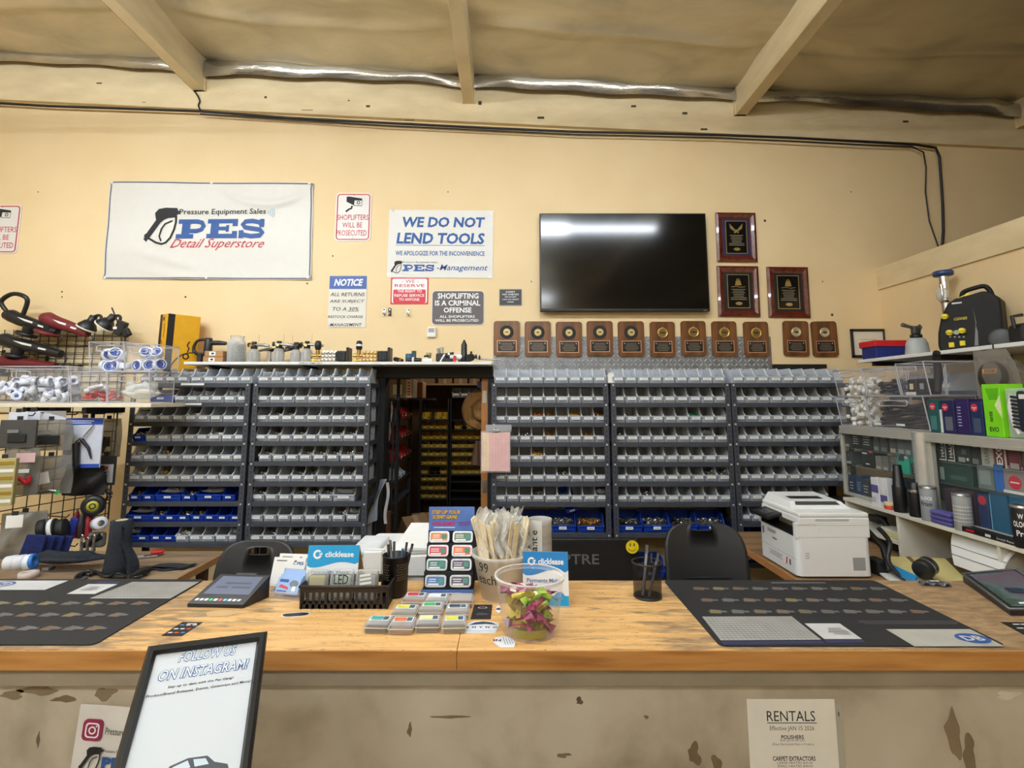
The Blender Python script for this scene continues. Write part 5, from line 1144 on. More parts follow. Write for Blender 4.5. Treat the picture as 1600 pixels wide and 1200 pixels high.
# yellow tool box leaning on the wall above the far left rack
p0 = at(230, 597, 4.12); 
t = empty('tool_box_carton', 'tall yellow and black tool carton standing on the far left rack', 'carton', T(at(250, 595, 4.16).x, 4.14, RK[0][2][0] + .001) @ RZ(-38) @ RY(2))
w1 = .20; w2 = .24; hh = at(250, 491, 4.14).z - RK[0][2][0]
YB = pl((226, 168, 26), .55); m = MB(); m.box((0, .12, hh / 2), (.16, .24, hh), YB, bev=.003, seg=1); part('carton', m, t)
m = MB(); W = T(0, -.0006, 0) @ WALLM
m.rect(-.055, hh / 2, .05, hh * .995, .0005, BLACK, W)
S2 = T(.0806, 0, 0) @ Matrix(((0, 0, 1, 0), (1, 0, 0, 0), (0, 1, 0, 0), (0, 0, 0, 1)))
m.rect(.025, hh / 2, .05, hh * .995, .0005, BLACK, S2)
m.rect(.0, hh * .93, .03, .03, .001, BLACK, W); m.ring(-.02, hh * .58, .012, .02, .0012, BLACK, W, n=12); m.rect(.02, hh * .42, .014, .08, .001, BLACK, W); m.ribbon([(.02, hh * .86), (.03, hh * .74), (.014, hh * .7), (.024, hh * .66)], .008, .001, BLACK, W)
m.text('DEWALT', -.05, hh * .1, .06, .018, .0012, YB, W, rot=90, bold=.02)
m.ring(.15, hh * .4, .015, .026, .001, BLACK, S2, n=12); m.ribbon([(.16, hh * .46), (.17, hh * .52), (.155, hh * .56), (.17, hh * .62)], .01, .001, BLACK, S2)
part('printing', m, t)
# ================================================================== RIGHT SIDE: LOW DESK, PRINTER, CUBBY, DISPLAY CASE, UPPER SHELF
SIDEM = Matrix(((0, 0, -1, 0), (-1, 0, 0, 0), (0, 1, 0, 0), (0, 0, 0, 1)))     # local x towards the counter (-Y), y up, z towards -X
DZR = .76
XL = atz(1178, 862, DZR).x - .01; YB2 = atz(1178, 862, DZR).y
t = empty('printer_desk', 'brown wooden side desk under the printer and cubby shelves', 'desk', T(2.3, 2.7, 0)); Mi = T(-2.3, -2.7, 0)
DW2 = noise_mat('side_desk_wood', [(112, 84, 58), (150, 116, 78), (170, 132, 88)], scale=(1, 6, 6), nscale=2.4, rough=.5)
m = MB(Mi); m.box(((XL + 3.18) / 2, (2.14 + YB2 + .5) / 2, DZR - .02), (3.18 - XL, YB2 + .5 - 2.14, .04), DW2, bev=.003); part('desk_top', m, t)
m = MB(Mi); m.box((XL - .002, (2.14 + YB2 + .5) / 2, DZR - .021), (.006, YB2 + .5 - 2.14, .039), pl((186, 128, 76), .5)); part('edge_strip', m, t)
for (x, y) in ((XL + .06, 2.2), (XL + .06, YB2 + .42), (3.1, 2.2), (3.1, YB2 + .42)): m = MB(Mi); m.box((x, y, (DZR - .04) / 2), (.05, .05, DZR - .04), pl((96, 66, 40), .6)); part('leg', m, t)
# --- printer
PW = pl((238, 239, 237), .42, var=.01); PG = pl((190, 192, 192), .5, var=.02); PB = pl((18, 18, 20), .35)
px0 = XL + .012; pY0 = atz(1300, 904.5, DZR).y; pW = .40; pD = .41
t = empty('office_printer', 'white multifunction laser printer on the side desk', 'printer', T(px0, pY0, DZR))
zS, zM, zT2 = .262, .315, .345
m = MB(); m.rrect(pW / 2, pD / 2, pW, pD, .03, .012, .21, PW)                                  # lower body
m.box((pW / 2 + .055, pD / 2, .245), (pW - .11, pD, .075), PW, bev=.006)              # rear tower beside the exit tray
m.box((.06, .012, .245), (.12, .022, .075), PW); m.box((.06, pD - .012, .245), (.12, .022, .075), PW)
m.box((pW / 2, pD / 2, .006), (pW - .06, pD - .06, .012), PG)
part('body', m, t)
m = MB(); m.box((.06, pD / 2, .213), (.11, pD - .05, .006), PB); m.box((.113, pD / 2, .245), (.004, pD - .05, .07), PB); m.box((.06, .024, .245), (.11, .002, .07), PB); m.box((.06, pD - .024, .245), (.11, .002, .07), PB); part('exit_tray', m, t)
m = MB(); m.box((pW / 2 + .01, pD / 2, .295), (pW - .02, pD, .035), PW, bev=.005); m.rect(pW * .5, .3, .18, .012, .0007, PG, WALLM); part('scanner', m, t)
m = MB()
poly = [(.02, .313), (.0, .318), (.0, .333), (pD, .338), (pD, .313)]
m.box((pW / 2 + .012, pD / 2, .325), (pW - .024, pD, .026), PW, bev=.008)
m.add([(.04, .10, .337), (pW - .03, .10, .337), (.05, .14, .372), (pW - .06, .14, .372), (.03, pD - .01, .337), (pW - .02, pD - .01, .337), (.05, pD - .03, .385), (pW - .07, pD - .03, .385)], [(0, 1, 3, 2), (2, 3, 7, 6), (1, 5, 7, 3), (4, 0, 2, 6), (5, 4, 6, 7)], PW)
m.add([(.075, .12, .3565), (pW - .075, .12, .3565), (.08, .1385, .3725), (pW - .09, .1385, .3725)], [(0, 1, 3, 2)], pl((70, 72, 68), .25))
m.add([(.09, .20, .3765), (pW - .12, .20, .3765), (.09, .26, .3805), (pW - .12, .26, .3805)], [(0, 1, 3, 2)], PB)
part('feeder_lid', m, t)
m = MB(); m.box((0, 0, 0), (.11, .2, .018), PB, bev=.005); m.box((-.01, 0, .0095), (.05, .1, .002), pl((60, 66, 74), .2)); o = part('control_panel', m, t); o.matrix_local = T(-.012, pD - .14, .285) @ RY(-14)
m = MB(); F = T(-.0008, pD, 0) @ SIDEM                                            # front door faces left
m.rect(pD * .5, .13, pD * .72, .16, 0, PW, F); m.rect(pD * .5, .096, pD * .98, .0025, .0006, PG, F); m.rect(pD * .37, .186, .10, .018, .0006, PG, F); m.rect(pD * .37, .181, .08, .008, .001, pl((150, 152, 152), .5), F)
m.text('brother', pD * .45, .15, .05, .014, .001, INK, F, bold=.02); m.rect(pD * .13, .17, .02, .04, .001, pl((120, 122, 124), .6), F)
m.rect(pD * .55, .065, .25, .045, .0008, pl((240, 240, 240), .5), F); m.lines(pD * .46, .067, .16, .03, 4, .0012, DKGREY, F, fill=.3); m.flat([(pD * .72, .045), (pD * .75, .045), (pD * .77, .084), (pD * .74, .084)], .0012, RED, F); m.rect(pD * .83, .065, .014, .03, .0012, DKGREY, F)
part('front_door', m, t)
m = MB(); F = T(0, -.0008, 0) @ WALLM
m.rect(pW / 2, .212, pW * .96, .002, 0, PG, F); m.rect(pW / 2, .275, pW * .96, .003, 0, PG, F)
for k in range(12): m.rect(pW * .82, .045 + k * .0055, .066, .0022, .0004, pl((120, 122, 124), .6), F)
for k in range(14): m.rect(pW * .82 - .031 + k * .0048, .075, .0014, .066, .0003, pl((150, 152, 154), .6), F)
for k in range(3): m.rect(.055, .105 + k * .012, .022, .006, .0004, PG, F)
part('side_vent', m, t)
# cables and black stuff behind the printer
m = MB(); m.tube([(1.99, 2.9, 1.02), (2.03, 2.88, .95), (2.0, 2.86, .86), (2.04, 2.82, .79), (2.12, 2.74, .775), (2.2, 2.62, .77)], .012, BLACK, n=7); m.tube([(1.98, 3.0, 1.0), (2.06, 2.98, .9), (2.03, 2.9, .8)], .016, BLACK, n=7); m.box((2.02, 2.98, .80), (.06, .1, .08), BLACKM, bev=.01)
thing('cable', m, 'black printer cables dropping to the desk at its right side', 'cable')
# --- white cubby under the display case
XC = 2.35; ZC = HC - .2868 * XC; YE = 3.76; YN = 2.30
WB = pl((226, 222, 208), .55, var=.02)
t = empty('cubby_shelf', 'white open cubby shelf under the display case on the right', 'shelf', T(XC + .3, 3.0, DZR)); Mi = T(-XC - .3, -3.0, -DZR)
m = MB(Mi); m.box((XC + .35, (YE + YN) / 2, ZC - .011), (.70, YE - YN, .022), WB, bev=.002); part('top_board', m, t)
for y in (YE - .01, atx(1398, 800, XC).y, atx(1556, 850, XC).y, YN + .01): m = MB(Mi); m.box((XC + .32, y, (ZC - .022 + DZR) / 2), (.62, .018, ZC - .022 - DZR), WB, bev=.002); part('divider', m, t)
m = MB(Mi); m.box((XC + .65, (YE + YN) / 2, (ZC + DZR) / 2), (.02, YE - YN - .02, ZC - DZR - .03), WB); part('back_board', m, t)
yd = atx(1398, 800, XC).y
m = MB(Mi); m.box((XC + .32, (yd + YE) / 2, DZR + .075), (.60, YE - yd - .03, .016), WB); part('inner_shelf', m, t)
# contents of the cubby
for i, (dy, dz, s, colr, lb) in enumerate([(.12, .085, (.2, .16, .03), (214, 208, 140), 'stack of yellow paper in the left cubby on its inner shelf'), (.14, .116, (.2, .18, .014), (226, 222, 210), 'white pad on the yellow paper in the left cubby')]):
    m = MB(); m.box((.0, 0, s[2] / 2), s, pl(colr, .7), bev=.002, seg=1); thing('paper_stack', m, lb, 'paper', T(XC + .15, yd + dy, DZR + dz))
m = MB(); m.tube([(0, 0, .0), (.02, .02, .04), (.0, .05, .075), (-.02, .12, .08)], [.014, .018, .018, .012], BLACK, n=8); m.box((.02, .1, .06), (.07, .1, .05), BLACK, bev=.012); thing('headset', m, 'black device heaped at the back of the left cubby', 'device', T(XC + .12, yd + .26, DZR + .085))
m = MB(); m.box((0, 0, .03), (.2, .3, .055), BLACKM, bev=.01); thing('black_case', m, 'flat black case beneath the inner shelf of the left cubby', 'case', T(XC + .17, yd + .25, DZR + .002))
PN = pl((232, 232, 228), .6, var=.01)
a = atx(1452, 822, XC + .02)
m = MB()
def sheetf(e):
    def f(u, v):
        th_ = v * 1.25
        return (XC + .12 - .15 * math.sin(th_) + e, 2.98 - .40 * u - .14 * v * (1 - u), ZC - .028 - .22 * (1 - math.cos(th_)))
    return f
m.grid(sheetf(0), 10, 14, PN); m.grid(sheetf(.004), 10, 14, PN)
for v_ in (.62, .8): m.tube([sheetf(-.003)(u / 8, v_) for u in range(9)], .0016, pl((120, 120, 124), .6), n=4)
thing('paper_sheet', m, 'white curved paper sheet hanging out of the middle cubby', 'paper')
for k in range(5):
    m = MB(); m.box((0, 0, 0), (.26, .18, .012), [BLACK, DKGREY, BLACK, pl((90, 90, 92), .5), BLACKM][k], bev=.003, seg=1); thing('black_folder', m, '%s dark folder from the bottom, stacked in the cubby behind the curved paper' % ORD[k], 'folder', T(XC + .22, 2.66, DZR + .008 + k * .016) @ RZ(3 * k - 5), 'dark folders in the cubby')
m = MB(); m.box((0, 0, .012), (.2, .14, .024), pl((226, 226, 222), .6)); m.box((-.1, 0, .012), (.004, .14, .022), BLUE); thing('paper_pack', m, 'white paper pack with blue edge in the rightmost cubby', 'paper', T(XC + .15, 2.43, DZR + .002))
m = MB(); m.box((0, 0, .02), (.2, .1, .04), BLACK, bev=.012, M=RZ(12)); thing('black_pouch', m, 'black pouch on the white paper pack in the rightmost cubby', 'pouch', T(XC + .12, 2.42, DZR + .03))
# --- legal pad, blue plate, black tape holder on the desk
def quad_solid(m, c, th, mat):
    vs = [Vector(q) for q in c] + [Vector(q) - Vector((0, 0, th)) for q in c]
    m.add(vs, [(0, 1, 2, 3), (7, 6, 5, 4), (0, 4, 5, 1), (1, 5, 6, 2), (2, 6, 7, 3), (3, 7, 4, 0)], mat)
YP_ = pl((226, 210, 140), .7, var=.02)
zp = DZR + .06
m = MB(); c = [atz(1382, 869, zp), atz(1444, 930, DZR + .03), atz(1520, 915, DZR + .03), atz(1476, 872, zp)]; quad_solid(m, c, .014, YP_)
cc = [c[0].lerp(c[3], .36), c[1].lerp(c[2], .36), c[1].lerp(c[2], .43), c[0].lerp(c[3], .43)]; quad_solid(m, [q + Vector((0, 0, .002)) for q in cc], .002, pl((130, 100, 60), .6))
thing('legal_pad', m, 'yellow legal pad with brown spine lying tilted on the printer desk', 'notepad')
m = MB(); c = [atz(1385, 884, DZR + .05), atz(1428, 908, DZR + .05), atz(1434, 900, DZR + .06), atz(1396, 883, DZR + .06)]; quad_solid(m, c, .016, pl((30, 140, 200), .45)); thing('blue_plate', m, 'bright blue plastic edge sticking out under the yellow legal pad', 'plate')
m = MB(); c = [atz(1372, 893, DZR + .02), atz(1404, 917, DZR + .012), atz(1422, 916, DZR + .012), atz(1398, 890, DZR + .02)]; quad_solid(m, c, .008, PAPER); m.rect(0, 0, .001, .001, 0, PAPER); thing('card_stack', m, 'pale cards lying on the desk by the right side of the printer', 'cards')
p = atz(1447, 902, DZR + .05); m = MB(); m.lathe([(.0, -.04), (.04, -.04), (.046, -.034), (.046, .034), (.04, .04), (0, .04)], BLACK, n=26); m.lathe([(.0463, -.005), (.0472, -.003), (.0472, .003), (.0463, .005)], STEEL, n=26)
thing('black_tin', m, 'black round tin with silver band lying on the printer desk', 'tin', T(p.x, p.y, DZR + .095) @ RZ(38) @ RY(78) @ RX(10))
# --- display case
XCASE = 2.44; ZCT = HC - .0757 * XCASE; YC1 = 3.86; YC0 = 2.31; XB = 2.95
ALU = pl((190, 187, 176), .35, .3, var=.04); 
GL = clearish((198, 214, 210), .02, .04, .14)
t = empty('display_case', 'aluminium framed glass display case on the white cubby shelf', 'display case', T(XCASE + .2, 3.0, ZC)); Mi = T(-XCASE - .2, -3.0, -ZC)
m = MB(Mi); 
def rail(p0, p1, sz): 
    c = (Vector(p0) + Vector(p1)) / 2; d = Vector(p1) - Vector(p0)
    m.box(c, (max(abs(d.x), sz), max(abs(d.y), sz), max(abs(d.z), sz)), ALU, bev=.005)
rail((XCASE, YC0, ZCT - .02), (XCASE, YC1, ZCT - .02), .04); rail((XB, YC0, ZCT - .02), (XB, YC1, ZCT - .02), .04); rail((XCASE, YC1, ZCT - .02), (XB, YC1, ZCT - .02), .04); rail((XCASE, YC0, ZCT - .02), (XB, YC0, ZCT - .02), .04)
m.box((XCASE - .018, (YC0 + YC1) / 2, ZCT - .046), (.012, YC1 - YC0, .018), ALU, bev=.002)
rail((XCASE, YC0, ZC + .012), (XCASE, YC1, ZC + .012), .024)
part('rail_frame', m, t)
m = MB(Mi); m.box(((XCASE + XB) / 2, (YC0 + YC1) / 2, ZCT - .004), (XB - XCASE, YC1 - YC0, .008), ALU); part('top_panel', m, t)
for y in (YC1, YC0): m = MB(Mi); m.box((XCASE, y, (ZC + ZCT) / 2), (.026, .026, ZCT - ZC), ALU, bev=.006); m.box((XB, y, (ZC + ZCT) / 2), (.026, .026, ZCT - ZC), ALU, bev=.006); part('corner_post', m, t)
yp = atx(1443, 700, XCASE).y
m = MB(Mi); m.cyl((XCASE - .012, yp, ZC), (XCASE - .012, yp, ZCT - .004), .044, pl((206, 206, 202), .28, .55), n=20); m.box((XCASE + .005, yp - .05, (ZC + ZCT) / 2), (.03, .03, ZCT - ZC), ALU, bev=.004); part('front_pillar', m, t)
for (y0, y1) in ((yp + .03, YC1 - .01), (YC0 + .01, yp - .06)):
    m = MB(Mi); m.add([(XCASE, y0, ZC + .02), (XCASE, y1, ZC + .02), (XCASE, y1, ZCT - .04), (XCASE, y0, ZCT - .04)], [(0, 1, 2, 3)], GL); part('front_glass', m, t)
SH1 = HC - 73 / 526 * (XCASE + .04); SH2 = HC - .187 * (XCASE + .04)
for z in (SH1, SH2): m = MB(Mi); m.box(((XCASE + XB) / 2 + .02, (YC0 + YC1) / 2, z - .004), (XB - XCASE - .05, YC1 - YC0 - .03, .008), clearish((120, 136, 132), .2, .06, .3)); part('glass_shelf', m, t)
m = MB(Mi); m.box((XB + .01, (YC0 + YC1) / 2, (ZC + ZCT) / 2), (.01, YC1 - YC0, ZCT - ZC), pl((70, 68, 64), .6)); part('back_panel', m, t)
# --- boxes standing in a line that faces the shop aisle (front faces look to -X)
def side_box(name, label, u0, u1, vtop, z, colr, X, cat='box', dp=.10, draw=None, group='boxed products in the display case', kind='box', bev=.002, rough=.45):
    y1 = X * 1.0 * FPX / math.cos(PITCH) / (u0 - CX); y0 = X * FPX / math.cos(PITCH) / (u1 - CX)
    y1 = atx(u0, 680, X).y; y0 = atx(u1, 680, X).y
    uc = (u0 + u1) / 2; zt = atx(uc, vtop, X).z; hh = zt - z; wd = y1 - y0
    t = empty(name, label, cat, T(X, (y0 + y1) / 2, z), group)
    m = MB(); mt = pl(colr, rough)
    m.box((dp / 2, 0, hh / 2), (dp, wd * .97, hh), mt, bev=bev, seg=1); cb = part('carton', m, t)
    if draw: m = MB(T(-.0012, 0, hh / 2) @ SIDEM); draw(m, wd * .97, hh); part('front_print', m, cb)
    return t
def lab_txt(c1=(210, 212, 212), n=4, fill=.3): return lambda m, w_, h_: m.lines(0, -h_ * .05, w_ * .7, h_ * .5, n, 0, pl(c1, .5), fill=fill, seed=int(w_ * 9999))
def tag_lo(colr=(206, 208, 206)): return lambda m, w_, h_: (m.rect(0, -h_ * .36, w_ * .75, h_ * .2, 0, pl(colr, .5)), m.rect(0, h_ * .2, w_ * .4, h_ * .04, 0, pl((150, 152, 150), .5)))
XP = XCASE + .06
def lblb(i, row, look): return f"{look}, {ORD[i]} along the case's {row}"
UP1 = [(1318, 1327, 676, (78, 80, 80), tag_lo(), 'gray bottle box'), (1330, 1342, 672, (20, 20, 22), lab_txt(), 'black box with white print'), (1345, 1361, 672, (20, 20, 22), lab_txt(), 'wide black box with white print'), (1363, 1372, 675, (86, 88, 86), tag_lo((150, 150, 148)), 'gray carton'), (1374, 1385, 675, (74, 76, 74), tag_lo((120, 122, 122)), 'dark gray carton'), (1388, 1399, 676, (92, 94, 90), tag_lo((190, 186, 170)), 'gray carton with cream label'), (1400, 1412, 677, (112, 118, 124), tag_lo((170, 176, 182)), 'silver carton'), (1412, 1422, 677, (104, 110, 118), tag_lo((170, 176, 182)), 'blue-gray carton'), (1422, 1433, 678, (112, 118, 124), tag_lo((170, 176, 182)), 'silver carton by the pillar')]
for i, (u0, u1, v, c, d, lk) in enumerate(UP1): side_box('product_carton', lblb(i, 'upper shelf', lk), u0, u1, v, SH1, c, XP, draw=d)
MD1 = [(1319, 1328, 705, (64, 66, 66), tag_lo(), 'dark bottle box'), (1343, 1362, 703, (18, 18, 20), lambda m, w_, h_: (m.rect(w_ * -.2, h_ * .3, w_ * .4, h_ * .08, 0, WHITE), m.rect(w_ * .3, h_ * .42, w_ * .3, h_ * .14, 0, pl((230, 50, 90), .4)), m.rect(0, -h_ * .3, w_ * .3, h_ * .06, 0, WHITE)), 'black cube box with pink sticker'), (1364, 1373, 712, (128, 124, 116), tag_lo((180, 176, 166)), 'taupe carton'), (1375, 1384, 712, (106, 102, 96), tag_lo((170, 166, 156)), 'brown-gray carton'), (1387, 1397, 712, (106, 102, 96), tag_lo((170, 166, 156)), 'brown-gray carton with cream label'), (1398, 1416, 707, (44, 176, 150), lambda m, w_, h_: (m.flat([(-w_ * .4, h_ * .1), (w_ * .1, h_ * .1), (w_ * .3, h_ * .42), (-w_ * .2, h_ * .42)], 0, DKGREY), m.rect(w_ * .3, h_ * .3, w_ * .25, h_ * .12, .0004, WHITE)), 'teal and gray carton'), (1418, 1434, 708, (40, 150, 130), lambda m, w_, h_: (m.rect(0, -h_ * .2, w_ * .9, h_ * .5, 0, BLACK), m.lines(0, -h_ * .2, w_ * .6, h_ * .4, 4, .0004, WHITE, fill=.25)), 'teal carton with black panel')]
for i, (u0, u1, v, c, d, lk) in enumerate(MD1): side_box('product_carton', lblb(i, 'middle shelf', lk), u0, u1, v, SH2, c, XP, draw=d)
LO1 = [(1320, 1329, 742, (24, 40, 78), lab_txt((220, 222, 226), 3), 'navy bottle box'), (1331, 1341, 742, (26, 46, 88), lab_txt((150, 176, 206), 5), 'navy blue bottle box'), (1341, 1352, 748, (46, 50, 54), lab_txt((190, 190, 190), 3), 'charcoal box'), (1382, 1400, 746, (54, 66, 82), lambda m, w_, h_: (m.rect(w_ * .1, -h_ * .3, w_ * .6, h_ * .14, 0, WHITE), m.rect(0, h_ * .15, w_ * .5, h_ * .08, 0, pl((160, 190, 200), .4))), 'slate blue box with white tag')]
for i, (u0, u1, v, c, d, lk) in enumerate(LO1): side_box('product_carton', lblb(i, 'bottom row', lk), u0, u1, v, ZC + .004, c, XP, draw=d)
def halo(m, w_, h_):
    m.text('HALO', 0, .0, h_ * .7, w_ * .45, 0, WINK, rot=90, bold=.02); m.rect(w_ * .42, 0, w_ * .1, h_ * .98, 0, WINK); m.rect(0, -h_ * .46, w_ * .9, h_ * .05, 0, WINK)
UP2 = [(1464, 1476, 682, (20, 24, 26), halo, 'black carton with upright white lettering'), (1477, 1489, 683, (20, 24, 26), halo, 'black carton with upright white lettering'), (1491, 1512, 684, (24, 42, 42), lambda m, w_, h_: (m.rect(-w_ * .1, -h_ * .36, w_ * .5, h_ * .18, 0, pl((170, 174, 170), .5)), m.rect(w_ * .1, -h_ * .05, w_ * .35, h_ * .2, 0, pl((90, 96, 96), .5)), m.disc(w_ * .34, -h_ * .33, h_ * .06, .0003, WHITE)), 'dark green carton with barcode'), (1514, 1527, 686, (26, 38, 38), tag_lo((120, 124, 122)), 'dark green narrow carton'), (1529, 1548, 686, (188, 190, 184), lambda m, w_, h_: m.text('GRAPHENE', 0, 0, h_ * .8, w_ * .4, 0, pl((90, 94, 92), .5), rot=90, bold=.01), 'pale gray carton with vertical lettering'), (1549, 1569, 687, (120, 30, 48), lambda m, w_, h_: (m.text('EXO', -w_ * .05, 0, h_ * .75, w_ * .5, 0, WINK, rot=90, bold=.03), m.rect(w_ * .42, 0, w_ * .14, h_ * .95, 0, pl((226, 214, 214), .5))), 'maroon carton with bold white lettering'), (1571, 1590, 689, (112, 20, 40), tag_lo((180, 170, 168)), 'maroon carton with barcode'), (1591, 1622, 690, (66, 62, 58), lab_txt((100, 96, 92), 5), 'brown-gray carton cut by the frame')]
for i, (u0, u1, v, c, d, lk) in enumerate(UP2): side_box('product_carton', lblb(i, 'near upper shelf', lk), u0, u1, v, SH1, c, XP, draw=d)
MD2 = [(1462, 1513, 722, (26, 62, 56), lambda m, w_, h_: (m.rect(-w_ * .42, -h_ * .1, w_ * .14, h_ * .6, 0, pl((150, 160, 152), .5)), m.rect(.02, -h_ * .2, w_ * .5, h_ * .2, 0, pl((60, 90, 84), .5))), 'large dark green carton'), (1520, 1545, 726, (110, 122, 118), lambda m, w_, h_: (m.rect(0, .0, w_ * .7, h_ * .6, 0, pl((140, 154, 150), .4)),), 'gray-green carton'), (1546, 1612, 728, (150, 140, 138), lambda m, w_, h_: (m.rect(-w_ * .38, 0, w_ * .24, h_ * .95, 0, pl((38, 104, 190), .4)), m.disc(0, -.01, h_ * .24, .0004, pl((212, 40, 66), .4)), m.rect(.0, -.01, h_ * .34, h_ * .05, .0008, WHITE), m.rect(0, -h_ * .42, w_ * .6, h_ * .1, .0003, WHITE)), 'wide gray and blue carton with red price sticker')]
for i, (u0, u1, v, c, d, lk) in enumerate(MD2): side_box('product_carton', lblb(i, 'near middle shelf', lk), u0, u1, v, SH2 - .02 * 0, c, XP, draw=d)
LO2 = [(1466, 1486, 762, (70, 42, 62), None, 'dark purple box'), (1488, 1512, 764, (64, 38, 58), None, 'dim purple box'), (1516, 1532, 770, (30, 54, 110), lambda m, w_, h_: m.disc(0, h_ * .32, w_ * .4, 0, pl((212, 40, 66), .4)), 'navy box with red price sticker'), (1534, 1562, 770, (24, 92, 130), lambda m, w_, h_: m.rect(-w_ * .45, 0, w_ * .06, h_ * .9, 0, pl((120, 190, 210), .4)), 'sea blue box'), (1564, 1612, 772, (26, 100, 136), lambda m, w_, h_: m.rect(0, -h_ * .3, w_ * .5, h_ * .2, 0, pl((150, 190, 200), .4)), 'wide sea blue box')]
for i, (u0, u1, v, c, d, lk) in enumerate(LO2): side_box('product_carton', lblb(i, 'near bottom row', lk), u0, u1, v, ZC + .004, c, XP, draw=d)
# --- goods standing on the ledge in front of the glass
XG = XC + .035
def ledge(u): return atx(u, 800, XG).y
def lz(): return ZC + .0005
def can(name, label, u0, u1, vtop, colr, cap=None, lid=True, draw=None, cat='can'):
    y1, y0 = atx(u0, 790, XG).y, atx(u1, 790, XG).y; r = min(.04, (y1 - y0) / 2 * .96); uc = (u0 + u1) / 2; hh = atx(uc, vtop, XG).z - ZC
    t = empty(name, label, cat, T(XG, (y0 + y1) / 2, lz())); m = MB()
    body_h = hh if cap is None else hh * cap[0]
    m.lathe([(0, 0), (r * .97, 0), (r, .004), (r, body_h - .004), (r * .97, body_h), (0, body_h)], pl(colr, .4), n=24); part('body', m, t)
    if cap: m = MB(); m.lathe([(r * .92, body_h), (r * .86, body_h + .004), (r * cap[2], hh - .004), (r * cap[2] * .9, hh), (0, hh)], pl(cap[1], .4), n=20); part('cap', m, t)
    elif lid: m = MB(); m.lathe([(r * 1.02, body_h - .01), (r * 1.03, body_h + .002), (r * .9, body_h + .003), (r * .88, body_h - .002), (0, body_h - .002)], STEEL, n=24); part('lid', m, t)
    if draw: m = MB(RZ(215)); draw(m, r, hh); part('label', m, t)
    return t
def wrap_text(s, r, z, h, wd, mat, bold=.02):
    """lettering bent round a can of radius r (local), centred on +x"""
    def f(m, _r, hh):
        vs, fs = text_mesh(s, bold); x0 = min(v.x for v in vs); x1 = max(v.x for v in vs); y0 = min(v.y for v in vs); y1 = max(v.y for v in vs)
        m.add([((_r + .0008) * math.cos((v.x - (x0 + x1) / 2) / (x1 - x0) * wd), (_r + .0008) * math.sin((v.x - (x0 + x1) / 2) / (x1 - x0) * wd), hh * z + (v.y - y0) / (y1 - y0) * hh * h) for v in vs], fs, mat)
    return f
side_box('bottle_carton', 'white and violet carton on the ledge, left of a matching pair', 1354, 1366, 745, lz(), (226, 226, 230), XG - .01, dp=.05, draw=lambda m, w_, h_: (m.rect(0, h_ * .1, w_ * .9, h_ * .28, 0, pl((96, 88, 150), .5)), m.rect(-w_ * .2, -h_ * .3, w_ * .5, h_ * .2, 0, pl((190, 190, 200), .5))), group='white cartons on the ledge')
side_box('bottle_carton', 'white and violet carton on the ledge, right of a matching pair', 1367, 1379, 746, lz(), (226, 226, 230), XG - .01, dp=.05, draw=lambda m, w_, h_: (m.rect(0, -h_ * .2, w_ * .9, h_ * .24, 0, pl((96, 88, 150), .5)), m.disc(0, h_ * .1, w_ * .28, 0, WHITE)), group='white cartons on the ledge')
for i, (dz, c) in enumerate([(0, (206, 60, 50)), (.022, (222, 200, 150))]): 
    m = MB(); m.lathe([(0, 0), (.032, 0), (.033, .003), (.033, .019), (.03, .021), (0, .021)], pl(c, .45), n=20); thing('small_tin', m, ['red small tin on the ledge under the tan one', 'tan small tin on the ledge atop the red one'][i], 'tin', T(XG, ledge(1392), lz() + dz))
can('spray_bottle', 'tall black bottle with conical cap on the ledge', 1400, 1414, 727, (24, 24, 26), cap=(.55, (20, 20, 22), .62), cat='bottle')
side_box('cloth_box', 'gray-blue box on the ledge between two black bottles', 1409, 1422, 767, lz(), (138, 146, 158), XG - .012, dp=.03, draw=lambda m, w_, h_: m.rect(0, h_ * .1, w_ * .4, h_ * .06, 0, WHITE), group='boxes on the ledge')
can('spray_can', 'short black spray can with silver collar on the ledge', 1424, 1439, 754, (22, 22, 24), cap=(.78, (16, 16, 18), .85), draw=lambda m, r, hh: (m.lathe([(r * 1.005, hh * .7), (r * 1.01, hh * .72), (r * 1.01, hh * .77), (r * 1.0, hh * .78)], CHROME, n=24),))
can('paint_tin', 'gray tin with white lettering on the ledge by the pillar', 1440, 1464, 761, (150, 154, 156), draw=lambda m, r, hh: (wrap_text('OLOCK', r, .62, .1, 1.5, WINK)(m, r, hh), wrap_text('Prism', r, .44, .13, 1.3, INK)(m, r, hh)), cat='tin')
PURP = pl((88, 84, 150), .9)
for i in range(3): m = MB(); m.box((0, 0, .012), (.07, .13, .022), PURP, bev=.008); thing('folded_towel', m, '%s purple folded towel on the ledge between the gray tins' % ['bottom', 'middle', 'top'][i], 'towel', T(XG, ledge(1477), lz() + i * .0235) @ RZ(i * 2), 'purple towels on the ledge')
can('paint_tin', 'gray tin with white ruled label on the ledge, right of the purple towels', 1489, 1518, 772, (156, 158, 158), draw=lambda m, r, hh: [m.lathe([(r * 1.002, hh * (.25 + .1 * k)), (r * 1.004, hh * (.27 + .1 * k))], WHITE, n=24) for k in range(5)] and None, cat='tin')
m = MB(); m.box((0, 0, .014), (.05, .36, .028), BLACK, bev=.004); m.text('Scratch Remover', .1, .014, .11, .01, .0258, WINK, SIDEM); m.rect(-.1, .014, .05, .01, .0258, RED, SIDEM); m.rect(0, .014, .03, .012, .0258, WHITE, SIDEM)
thing('flat_carton', m, 'long flat black carton lying on the ledge left of the black tin', 'carton', T(XC + .028, ledge(1550) , lz()))
